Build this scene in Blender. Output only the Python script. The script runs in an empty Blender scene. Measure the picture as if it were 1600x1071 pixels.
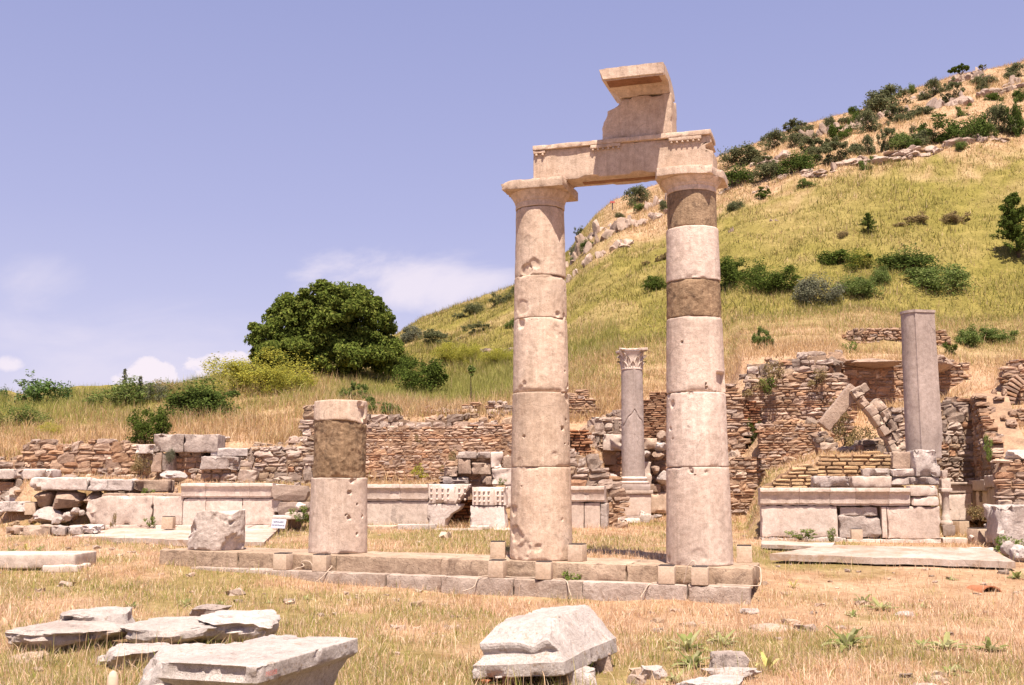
import bpy, math, random
import numpy as np
from mathutils import Vector, Matrix

random.seed(11)
rng = np.random.default_rng(11)
SC = bpy.context.scene
COL = SC.collection

# ------------------------------------------------------------------ camera maths (photo is 1600 x 1071)
F, CX, CY = 1700.0, 800.0, 535.5
EYE = 1.57
PIT = math.atan(229.5 / F)
SP, CP = math.sin(PIT), math.cos(PIT)

def slope(py):
    yc = (CY - py) / F
    return (SP + yc * CP) / (CP - yc * SP)
def zat(py, Y):
    return EYE + Y * slope(py)
def xat(px, py, Y):
    yc = (CY - py) / F
    return Y * ((px - CX) / F) / (CP - yc * SP)
def at(px, py, Y):
    return Vector((xat(px, py, Y), Y, zat(py, Y)))
def at_z(px, py, z):
    Y = (z - EYE) / slope(py)
    return at(px, py, Y)
def mpp(Y):            # metres per photo pixel at depth Y
    return Y / F

# ------------------------------------------------------------------ noise
_P = np.random.default_rng(3).permutation(256)
_P = np.concatenate([_P, _P])
_V = np.random.default_rng(4).uniform(-1, 1, 256)
def vnoise(p):
    p = np.asarray(p, float)
    i = np.floor(p).astype(int); f = p - i
    f = f * f * f * (f * (f * 6 - 15) + 10)
    i &= 255
    x, y, z = i[:, 0], i[:, 1], i[:, 2]
    x1, y1, z1 = (x + 1) & 255, (y + 1) & 255, (z + 1) & 255
    def h(a, b, c): return _V[_P[_P[_P[a] + b] + c]]
    fx, fy, fz = f[:, 0], f[:, 1], f[:, 2]
    def l(a, b, t): return a + (b - a) * t
    return l(l(l(h(x, y, z), h(x1, y, z), fx), l(h(x, y1, z), h(x1, y1, z), fx), fy),
             l(l(h(x, y, z1), h(x1, y, z1), fx), l(h(x, y1, z1), h(x1, y1, z1), fx), fy), fz)
def fbm(p, oct=4, lac=2.03, gain=.5):
    p = np.asarray(p, float); s = 0; a = 1.0; t = 0
    for k in range(oct):
        s = s + a * vnoise(p + 17.3 * k); t += a; a *= gain; p = p * lac
    return s / t * 1.6
def fbm2(x, y, sc, oct=4, off=0.0):
    x = np.asarray(x, float); y = np.asarray(y, float)
    return fbm(np.stack([x * sc + off, y * sc - off, np.full_like(x, off * .37)], 1), oct)
def sstep(a, b, x):
    t = np.clip((x - a) / (b - a), 0, 1); return t * t * (3 - 2 * t)

# ------------------------------------------------------------------ mesh building
def mkmesh(name, V, faces, mat=None, parent=None, col=None, loc=None, smooth=False, sharp=None, rotz=0.0):
    """faces: list of int arrays (n x k), k = 3, 4 ... ; col: per-vertex rgb"""
    V = np.asarray(V, np.float32)
    me = bpy.data.meshes.new(name)
    me.vertices.add(len(V)); me.vertices.foreach_set('co', V.ravel())
    if isinstance(faces, np.ndarray): faces = [faces]
    faces = [np.asarray(f, np.int32) for f in faces if len(f)]
    nl = sum(f.size for f in faces); nf = sum(len(f) for f in faces)
    me.loops.add(nl); me.polygons.add(nf)
    me.loops.foreach_set('vertex_index', np.concatenate([f.ravel() for f in faces]))
    tot = np.concatenate([np.full(len(f), f.shape[1], np.int32) for f in faces])
    st = np.concatenate([[0], np.cumsum(tot)[:-1]]).astype(np.int32)
    me.polygons.foreach_set('loop_start', st)
    try: me.polygons.foreach_set('loop_total', tot)
    except Exception: pass
    me.update(calc_edges=True)
    me.polygons.foreach_set('use_smooth', np.full(nf, bool(smooth)))
    if col is not None:
        c = np.ones((len(V), 4), np.float32); c[:, :3] = col
        a = me.attributes.new('col', 'FLOAT_COLOR', 'POINT'); a.data.foreach_set('color', c.ravel())
    if sharp:
        try: me.set_sharp_from_angle(angle=math.radians(sharp))
        except Exception: pass
    if mat: me.materials.append(mat)
    o = bpy.data.objects.new(name, me); COL.objects.link(o)
    if parent: o.parent = parent
    if loc is not None: o.location = loc
    o.rotation_euler.z = rotz
    return o
def tag(o, label=None, cat=None, group=None, kind=None):
    if label: o['label'] = label
    if cat: o['category'] = cat
    if group: o['group'] = group
    if kind: o['kind'] = kind
    elif label: o['kind'] = 'thing'
    return o
def empty(name, loc, label=None, cat=None, group=None, rotz=0.0):
    o = bpy.data.objects.new(name, None); COL.objects.link(o)
    o.location = loc; o.rotation_euler.z = rotz; o.empty_display_size = .2
    return tag(o, label, cat, group)
class Acc:
    """collects several pieces into one mesh"""
    def __init__(s): s.V = []; s.F = []; s.C = []; s.n = 0
    def add(s, V, faces, col=None):
        V = np.asarray(V, float)
        if isinstance(faces, np.ndarray): faces = [faces]
        for f in faces:
            if len(f): s.F.append(np.asarray(f, int) + s.n)
        s.V.append(V); s.n += len(V)
        c = np.ones((len(V), 3)) * (np.asarray(col) if col is not None else .5)
        s.C.append(c)
    def build(s, name, mat, parent=None, loc=None, smooth=False, sharp=None, usecol=True, rotz=0.0):
        V = np.concatenate(s.V)
        fs = {}
        for f in s.F: fs.setdefault(f.shape[1], []).append(f)
        return mkmesh(name, V, [np.concatenate(v) for v in fs.values()], mat, parent,
                      np.concatenate(s.C) if usecol else None, loc, smooth, sharp, rotz)

def lattice_box(xs, ys, zs):
    """surface of a box over given coordinate lines; shared vertices; outward quads"""
    nx, ny, nz = len(xs), len(ys), len(zs)
    idx = -np.ones((nx, ny, nz), int)
    m = np.zeros((nx, ny, nz), bool)
    m[0], m[-1] = True, True; m[:, 0], m[:, -1] = True, True; m[:, :, 0], m[:, :, -1] = True, True
    I = np.argwhere(m); idx[m] = np.arange(len(I))
    V = np.stack([np.asarray(xs)[I[:, 0]], np.asarray(ys)[I[:, 1]], np.asarray(zs)[I[:, 2]]], 1)
    Q = []
    def q(a, flip):
        a0, a1, a2, a3 = a[:-1, :-1].ravel(), a[1:, :-1].ravel(), a[1:, 1:].ravel(), a[:-1, 1:].ravel()
        Q.append(np.stack([a0, a3, a2, a1] if flip else [a0, a1, a2, a3], 1))
    q(idx[:, :, 0], True); q(idx[:, :, -1], False)
    q(idx[0], True); q(idx[-1], False)
    q(idx[:, 0, :], False); q(idx[:, -1, :], True)
    return V, np.concatenate(Q)
def lines(h, r, cell):
    n = max(1, int(round((2 * h - 2 * r) / cell)))
    r = min(r, h * .6)
    inner = np.linspace(-h + r, h - r, n + 1)
    return np.concatenate([[-h, -h + r * .45], inner, [h - r * .45, h]])
def worn(size, r=.015, cell=.08, amp=.006, freq=5.0, chip=.03, cf=4.0, thr=.25, seed=0.0, warp=None):
    """a weathered block centred on x,y with its base at z=0: rounded arrises, uneven faces, chipped edges"""
    h = np.asarray(size, float) / 2
    r = min(r, h.min() * .6)
    V, Q = lattice_box(lines(h[0], r, cell), lines(h[1], r, cell), lines(h[2], r, cell))
    q = np.clip(V, -(h - r), h - r); d = V - q
    L = np.linalg.norm(d, axis=1); k = L > 1e-9
    nrm = np.zeros_like(V); nrm[k] = d[k] / L[k, None]
    V[k] = q[k] + nrm[k] * r
    face = np.sort(h - np.abs(V), axis=1)           # distances to the nearest faces
    edge = np.exp(-face[:, 1] / max(chip * 1.6, 1e-4))
    s = seed * 13.7
    nz = fbm(V * freq + s, 4)
    V = V + nrm * (nz * amp)[:, None]
    if chip > 0:
        c = sstep(thr, thr + .5, fbm(V * cf + s + 5.1, 3)) * edge
        V = V - (V / np.maximum(np.linalg.norm(V, axis=1), 1e-6)[:, None]) * (c * chip * 1.5)[:, None]
        V = V - nrm * (c * chip)[:, None]
    if warp is not None: V = warp(V, h)
    V[:, 2] += h[2]
    return V, Q
def rotz(V, a):
    c, s = math.cos(a), math.sin(a); V = np.asarray(V, float).copy()
    x, y = V[:, 0].copy(), V[:, 1].copy()
    V[:, 0], V[:, 1] = c * x - s * y, s * x + c * y
    return V
def rot3(V, ax, ay, az):
    from mathutils import Euler
    M = np.array(Euler((ax, ay, az)).to_matrix()); return np.asarray(V) @ M.T

def rock(size, n=10, seed=0, cuts=9, amp=.18, cutmin=.55):
    """an angular boulder about `size` metres, base at z=0"""
    r = np.random.default_rng(seed + 100)
    g = np.linspace(-1, 1, n + 1)
    V, Q = lattice_box(g, g, g)
    V = V / np.linalg.norm(V, axis=1)[:, None]
    V = V * (1 + amp * fbm(V * 1.7 + seed * 3.1, 3))[:, None]
    for k in range(cuts):
        nn = r.normal(size=3); nn /= np.linalg.norm(nn); dd = r.uniform(cutmin, .85)
        t = V @ nn - dd; m = t > 0; V[m] -= np.outer(t[m], nn) * .93
    V = V * (1 + .035 * fbm(V * 7 + seed, 3))[:, None]
    V = V * np.asarray(size, float) / 2
    V[:, 2] -= V[:, 2].min()
    return V, Q
def tube(pts, rad, nseg=8):
    P = np.asarray(pts, float); n = len(P)
    rad = np.broadcast_to(rad, (n,))
    T = np.gradient(P, axis=0); T /= np.maximum(np.linalg.norm(T, axis=1), 1e-9)[:, None]
    up = np.array([0, 0, 1.0]) if abs(T[0, 2]) < .9 else np.array([1.0, 0, 0])
    V = []
    for i in range(n):
        a = np.cross(T[i], up); a /= max(np.linalg.norm(a), 1e-9); b = np.cross(a, T[i]); up = b
        th = np.linspace(0, 2 * math.pi, nseg, endpoint=False)
        V.append(P[i] + rad[i] * (np.cos(th)[:, None] * a + np.sin(th)[:, None] * b))
    V = np.concatenate(V); Q = []
    for i in range(n - 1):
        for j in range(nseg):
            k = (j + 1) % nseg
            Q.append((i * nseg + j, i * nseg + k, (i + 1) * nseg + k, (i + 1) * nseg + j))
    return V, [np.array(Q)[:, ::-1], np.array([list(range(nseg)), [(n - 1) * nseg + j for j in range(nseg)][::-1]])]
def spline(pts, per=8):
    P = np.asarray(pts, float); out = []
    P = np.concatenate([[2 * P[0] - P[1]], P, [2 * P[-1] - P[-2]]])
    for i in range(1, len(P) - 2):
        for t in np.linspace(0, 1, per, endpoint=False):
            p0, p1, p2, p3 = P[i - 1:i + 3]
            out.append(.5 * ((2 * p1) + (p2 - p0) * t + (2 * p0 - 5 * p1 + 4 * p2 - p3) * t * t + (3 * p1 - p0 - 3 * p2 + p3) * t ** 3))
    out.append(P[-2]); return np.array(out)
def lathe(prof, n=48, disp=None, cap=True):
    """prof: (r, z) from bottom to top; disp(ang, z, r) -> r"""
    prof = np.asarray(prof, float); m = len(prof)
    th = np.linspace(0, 2 * math.pi, n, endpoint=False)
    A, Z = np.meshgrid(th, prof[:, 1]); R = np.repeat(prof[:, 0][:, None], n, 1)
    if disp is not None: R, Z = disp(A, Z, R)
    V = np.stack([R * np.sin(A), -R * np.cos(A), Z], 2).reshape(-1, 3)
    i = np.arange(m - 1)[:, None] * n; j = np.arange(n)[None]; k = (j + 1) % n
    Q = np.stack([(i + j), (i + k), (i + n + k), (i + n + j)], 2).reshape(-1, 4)
    fs = [Q]
    if cap:
        fs.append(np.array([list(range(n))[::-1], [(m - 1) * n + q for q in range(n)]]))
    return V, fs
def extrude(prof, L, cell=.12, amp=.004, freq=5, chip=.012, seed=0):
    """closed profile of (y, z) points, extruded along x from -L/2 to L/2 with slightly worn surface"""
    P = np.asarray(prof, float); m = len(P)
    n = max(2, int(L / cell) + 1)
    xs = np.linspace(-L / 2, L / 2, n)
    V = np.zeros((n, m, 3)); V[:, :, 0] = xs[:, None]; V[:, :, 1] = P[None, :, 0]; V[:, :, 2] = P[None, :, 1]
    V = V.reshape(-1, 3)
    c = P.mean(0); d = V[:, 1:] - c; d /= np.maximum(np.linalg.norm(d, axis=1), 1e-6)[:, None]
    w = fbm(V * freq + seed * 7.3, 3) * amp - sstep(.3, .8, fbm(V * 9 + seed * 3, 2)) * chip
    V[:, 1:] += d * w[:, None]
    i = np.arange(n - 1)[:, None] * m; j = np.arange(m)[None]; k = (j + 1) % m
    Q = np.stack([i + j, i + m + j, i + m + k, i + k], 2).reshape(-1, 4)
    return V, [Q, np.array([list(range(m)), [(n - 1) * m + q for q in range(m)][::-1]])]

# ------------------------------------------------------------------ materials
def nodes(name):
    m = bpy.data.materials.new(name); m.use_nodes = True
    nt = m.node_tree; nt.nodes.clear()
    out = nt.nodes.new('ShaderNodeOutputMaterial')
    return m, nt, out
def N(nt, t, **kw):
    n = nt.nodes.new(t)
    for k, v in kw.items():
        if k in n.inputs: n.inputs[k].default_value = v
        else: setattr(n, k, v)
    return n
def mixc(nt, fac, a, b, mode='MIX'):
    n = nt.nodes.new('ShaderNodeMix'); n.data_type = 'RGBA'; n.blend_type = mode
    for s, v in ((0, fac), (6, a), (7, b)):
        if hasattr(v, 'links') or hasattr(v, 'is_linked'): nt.links.new(v, n.inputs[s])
        else: n.inputs[s].default_value = v if s == 0 else (*v, 1)[:4]
    return n.outputs[2]
def ramp(nt, fac, stops):
    n = nt.nodes.new('ShaderNodeValToRGB'); e = n.color_ramp.elements
    while len(e) < len(stops): e.new(.5)
    for q, (p, c) in zip(e, stops):
        q.position = p; q.color = (*c, 1) if len(c) == 3 else c
    nt.links.new(fac, n.inputs[0]); return n.outputs[0]
def noise(nt, vec, scale, detail=5, rough=.6, dist=0.0):
    n = N(nt, 'ShaderNodeTexNoise'); n.inputs['Scale'].default_value = scale
    n.inputs['Detail'].default_value = detail; n.inputs['Roughness'].default_value = rough
    n.inputs['Distortion'].default_value = dist
    nt.links.new(vec, n.inputs['Vector']); return n.outputs[0]
def mapping(nt, vec, scale, loc=(0, 0, 0), rot=(0, 0, 0)):
    n = nt.nodes.new('ShaderNodeMapping'); n.inputs['Scale'].default_value = scale
    n.inputs['Location'].default_value = loc; n.inputs['Rotation'].default_value = rot
    nt.links.new(vec, n.inputs['Vector']); return n.outputs[0]
G0, G1 = (0, 0, 0), (1, 1, 1)
def stone_mat(name, base, second, stain=(.16, .14, .13), stain_amt=.5, stain_lo=.56, streak=.35, pit=.6, bump=.35,
              use_col=False, rough=.85, scale=1.0, lichen=None, grain=1.0, crack=.55):
    m, nt, out = nodes(name); L = nt.links.new
    b = N(nt, 'ShaderNodeBsdfPrincipled'); b.inputs['Roughness'].default_value = rough
    b.inputs['Specular IOR Level'].default_value = .25
    L(b.outputs[0], out.inputs[0])
    tc = N(nt, 'ShaderNodeTexCoord'); oi = N(nt, 'ShaderNodeObjectInfo')
    va = N(nt, 'ShaderNodeVectorMath', operation='MULTIPLY_ADD')
    L(oi.outputs['Random'], va.inputs[0]); va.inputs[1].default_value = (31, 17, 23); L(tc.outputs['Object'], va.inputs[2])
    vec = va.outputs[0]
    big = noise(nt, vec, 1.6 * scale, 5, .65, .4)
    c = mixc(nt, ramp(nt, big, [(.35, G0), (.65, G1)]), base, second)
    if use_col:
        at_ = N(nt, 'ShaderNodeAttribute', attribute_name='col')
        var = ramp(nt, big, [(.3, (.72, .72, .72)), (.7, (1.25, 1.22, 1.18))])
        c = mixc(nt, 1.0, at_.outputs['Color'], var, 'MULTIPLY')
    if streak:
        st = noise(nt, mapping(nt, vec, (9 * scale, 9 * scale, .9 * scale), rot=(.12, .1, 0)), 1.0, 6, .7, .6)
        c = mixc(nt, ramp(nt, st, [(.45, G0), (.70, (streak,) * 3)]), c, tuple(x * .60 for x in second), 'MIX')
        st2 = noise(nt, mapping(nt, vec, (14 * scale, 14 * scale, .8 * scale), loc=(3, 7, 1), rot=(.15, -.08, 0)), 1.0, 5, .7, .5)
        c = mixc(nt, ramp(nt, st2, [(.52, G0), (.72, (streak * .9,) * 3)]), c, tuple(min(.86, x * 1.28) for x in base), 'MIX')
    med = noise(nt, vec, 11 * scale, 6, .7)
    c = mixc(nt, 1.0, c, ramp(nt, med, [(.3, (.74, .72, .70)), (.62, (1.06, 1.06, 1.06))]), 'MULTIPLY')
    if stain_amt:
        sn = noise(nt, vec, 2.7 * scale, 7, .72, .8)
        c = mixc(nt, ramp(nt, sn, [(stain_lo, G0), (stain_lo + .12, (stain_amt,) * 3)]), c, stain)
    if lichen:
        ln = noise(nt, vec, 6.0 * scale, 4, .6)
        c = mixc(nt, ramp(nt, ln, [(.6, G0), (.68, (.6,) * 3)]), c, lichen)
    c = mixc(nt, 1.0, c, ramp(nt, oi.outputs['Random'], [(0.0, (.90, .89, .87)), (.5, (1, 1, 1)), (1.0, (1.05, 1.07, 1.09))]), 'MULTIPLY')
    tone = noise(nt, vec, .55 * scale, 3, .6, .3)
    c = mixc(nt, 1.0, c, ramp(nt, tone, [(.3, (.86, .85, .84)), (.7, (1.10, 1.10, 1.10))]), 'MULTIPLY')
    if crack:
        wv = N(nt, 'ShaderNodeVectorMath', operation='MULTIPLY_ADD'); nn_ = N(nt, 'ShaderNodeTexNoise'); nn_.inputs['Scale'].default_value = 3.0; L(vec, nn_.inputs['Vector'])
        L(nn_.outputs['Color'], wv.inputs[0]); wv.inputs[1].default_value = (.45, .45, .45); L(vec, wv.inputs[2])
        vc = N(nt, 'ShaderNodeTexVoronoi'); vc.feature = 'DISTANCE_TO_EDGE'; vc.inputs['Scale'].default_value = 1.15 * scale; L(wv.outputs[0], vc.inputs['Vector'])
        cm = N(nt, 'ShaderNodeMath', operation='MULTIPLY'); L(ramp(nt, vc.outputs['Distance'], [(.004, G1), (.012, G0)]), cm.inputs[0])
        L(ramp(nt, noise(nt, vec, .9 * scale, 2, .5), [(.57, G0), (.66, (crack,) * 3)]), cm.inputs[1])
        c = mixc(nt, cm.outputs[0], c, tuple(x * .35 for x in second))
    fine = noise(nt, vec, 70 * scale, 3, .7)
    c = mixc(nt, 1.0, c, ramp(nt, fine, [(.3, (1 - .25 * grain,) * 3), (.65, (1.05, 1.05, 1.05))]), 'MULTIPLY')
    vo = N(nt, 'ShaderNodeTexVoronoi'); vo.inputs['Scale'].default_value = 26 * scale; L(vec, vo.inputs['Vector'])
    pm = noise(nt, vec, 5 * scale, 3, .6)
    pits = N(nt, 'ShaderNodeMath', operation='MULTIPLY')
    L(ramp(nt, vo.outputs['Distance'], [(.12, G1), (.24, G0)]), pits.inputs[0])
    L(ramp(nt, pm, [(.5, G0), (.62, G1)]), pits.inputs[1])
    pp = N(nt, 'ShaderNodeMath', operation='MULTIPLY'); L(pits.outputs[0], pp.inputs[0]); pp.inputs[1].default_value = pit
    c = mixc(nt, pp.outputs[0], c, tuple(x * .42 for x in second))
    L(c, b.inputs['Base Color'])
    h = N(nt, 'ShaderNodeMath', operation='MULTIPLY_ADD'); L(fine, h.inputs[0]); h.inputs[1].default_value = .35; L(med, h.inputs[2])
    h2 = N(nt, 'ShaderNodeMath', operation='SUBTRACT'); L(h.outputs[0], h2.inputs[0]); L(pp.outputs[0], h2.inputs[1])
    bp = N(nt, 'ShaderNodeBump'); bp.inputs['Strength'].default_value = bump; bp.inputs['Distance'].default_value = .03
    L(h2.outputs[0], bp.inputs['Height']); L(bp.outputs[0], b.inputs['Normal'])
    return m
def leafy_mat(name, trans=.35, rough=.6, gain=1.0):
    m, nt, out = nodes(name); L = nt.links.new
    a = N(nt, 'ShaderNodeAttribute', attribute_name='col')
    c = mixc(nt, 1.0, a.outputs['Color'], (gain, gain, gain), 'MULTIPLY')
    d = N(nt, 'ShaderNodeBsdfDiffuse'); t = N(nt, 'ShaderNodeBsdfTranslucent')
    L(c, d.inputs[0]); L(c, t.inputs[0])
    mx = N(nt, 'ShaderNodeMixShader'); mx.inputs[0].default_value = trans
    L(d.outputs[0], mx.inputs[1]); L(t.outputs[0], mx.inputs[2]); L(mx.outputs[0], out.inputs[0])
    return m
def flat_mat(name, c, rough=.6, var=.15, sc=20, metallic=0.0):
    m, nt, out = nodes(name); L = nt.links.new
    b = N(nt, 'ShaderNodeBsdfPrincipled'); b.inputs['Roughness'].default_value = rough; b.inputs['Metallic'].default_value = metallic
    tc = N(nt, 'ShaderNodeTexCoord'); n = noise(nt, tc.outputs['Object'], sc, 4)
    L(ramp(nt, n, [(.3, tuple(x * (1 - var) for x in c)), (.7, tuple(min(1, x * (1 + var)) for x in c))]), b.inputs['Base Color'])
    L(b.outputs[0], out.inputs[0]); return m

M = {}
M['marble'] = stone_mat('peach_marble', (.67, .515, .405), (.585, .425, .315), stain=(.37, .25, .18), stain_amt=.5, stain_lo=.585, streak=.5, bump=.35)
M['marble_pale'] = stone_mat('pale_marble', (.68, .545, .46), (.60, .46, .375), stain=(.40, .30, .25), stain_amt=.45, stain_lo=.59, streak=.42, bump=.32)
M['marble_white'] = stone_mat('white_marble', (.68, .58, .525), (.56, .46, .405), stain=(.20, .155, .135), stain_amt=.6, stain_lo=.58, streak=.15, pit=.8, bump=.5, scale=1.6)
M['marble_speck'] = stone_mat('speckled_marble', (.68, .60, .56), (.55, .47, .43), stain=(.24, .19, .17), stain_amt=.65, stain_lo=.58, streak=.1, pit=1, bump=.8, scale=2.6, lichen=(.36, .24, .14), grain=1.8)
M['marble_grey'] = stone_mat('grey_marble', (.44, .35, .31), (.375, .293, .255), stain=(.26, .195, .17), stain_amt=.35, stain_lo=.6, streak=.3, bump=.25)
M['panel'] = stone_mat('podium_marble', (.67, .55, .48), (.60, .475, .40), stain=(.24, .19, .17), stain_amt=.65, stain_lo=.61, streak=.15, pit=.5, bump=.25)
M['panel_stained'] = stone_mat('stained_podium_marble', (.64, .53, .46), (.54, .43, .365), stain=(.21, .165, .15), stain_amt=.85, stain_lo=.56, streak=.2, pit=.7, bump=.35, scale=.8)
M['rough_stone'] = stone_mat('rough_stone', (.46, .34, .26), (.36, .25, .19), stain=(.17, .12, .10), stain_amt=.55, stain_lo=.55, streak=.15, pit=1, bump=.8, scale=1.4)
M['grey_rock'] = stone_mat('grey_rock', (.49, .40, .355), (.37, .30, .265), stain=(.14, .10, .09), stain_amt=.55, stain_lo=.54, streak=.1, pit=1, bump=.9, scale=1.3)
M['white_rock'] = stone_mat('white_rock', (.62, .53, .485), (.47, .39, .35), stain=(.15, .11, .10), stain_amt=.6, stain_lo=.55, streak=.1, pit=1, bump=.9, scale=1.6)
M['concrete'] = stone_mat('brown_concrete', (.41, .275, .17), (.28, .18, .105), stain=(.10, .062, .04), stain_amt=.75, stain_lo=.53, streak=.6, pit=1, bump=.8, scale=1.5)
M['step'] = stone_mat('step_stone', (.50, .37, .27), (.37, .26, .185), stain=(.13, .085, .06), stain_amt=.7, stain_lo=.53, streak=.2, pit=1, bump=.8, scale=1.2)
M['step_low'] = stone_mat('lower_step_stone', (.52, .42, .36), (.40, .305, .25), stain=(.21, .135, .095), stain_amt=.65, stain_lo=.53, streak=.2, pit=1, bump=.8, scale=1.2)
M['masonry'] = stone_mat('masonry', (.4, .3, .2), (.34, .24, .16), stain=(.16, .11, .08), stain_amt=.3, stain_lo=.6, streak=0, pit=.6, bump=.7, use_col=True, scale=1.5)
M['lamp_box'] = stone_mat('lamp_box_concrete', (.60, .46, .35), (.56, .42, .31), stain=(.3, .2, .14), stain_amt=.2, stain_lo=.65, streak=0, pit=.3, bump=.15, scale=2)
M['hillrock'] = stone_mat('hill_rock', (.48, .36, .29), (.36, .26, .20), stain=(.17, .12, .09), stain_amt=.6, stain_lo=.52, streak=.1, pit=.5, bump=1, scale=.25)
M['terracotta'] = stone_mat('terracotta', (.42, .17, .085), (.34, .13, .06), stain=(.2, .08, .05), stain_amt=.4, streak=0, pit=.4, bump=.3, scale=2)
M['glass'] = flat_mat('lamp_glass', (.03, .03, .035), .15)
M['cable'] = flat_mat('cable_plastic', (.50, .39, .30), .6)
M['sign_face'] = flat_mat('sign_white', (.40, .395, .46), .5, .04)
M['ink'] = flat_mat('sign_ink', (.045, .045, .08), .6, .1)
M['red_paint'] = flat_mat('red_paint', (.62, .14, .12), .7, .25, 60)
M['rust'] = flat_mat('rusty_red_metal', (.4, .08, .06), .6)
M['iron'] = flat_mat('dark_iron', (.08, .06, .055), .6)
M['bark'] = stone_mat('bark', (.13, .09, .065), (.085, .06, .045), stain_amt=.3, streak=.5, pit=0, bump=.9, scale=2)
M['wood'] = flat_mat('weathered_wood', (.5, .36, .26), .8, .2, 30)
M['leaf'] = leafy_mat('leaves', .3)
M['grass'] = leafy_mat('grass_blades', .4)
# ================================================================== TERRAIN
def z_(py, Y): return zat(py, Y)
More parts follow.
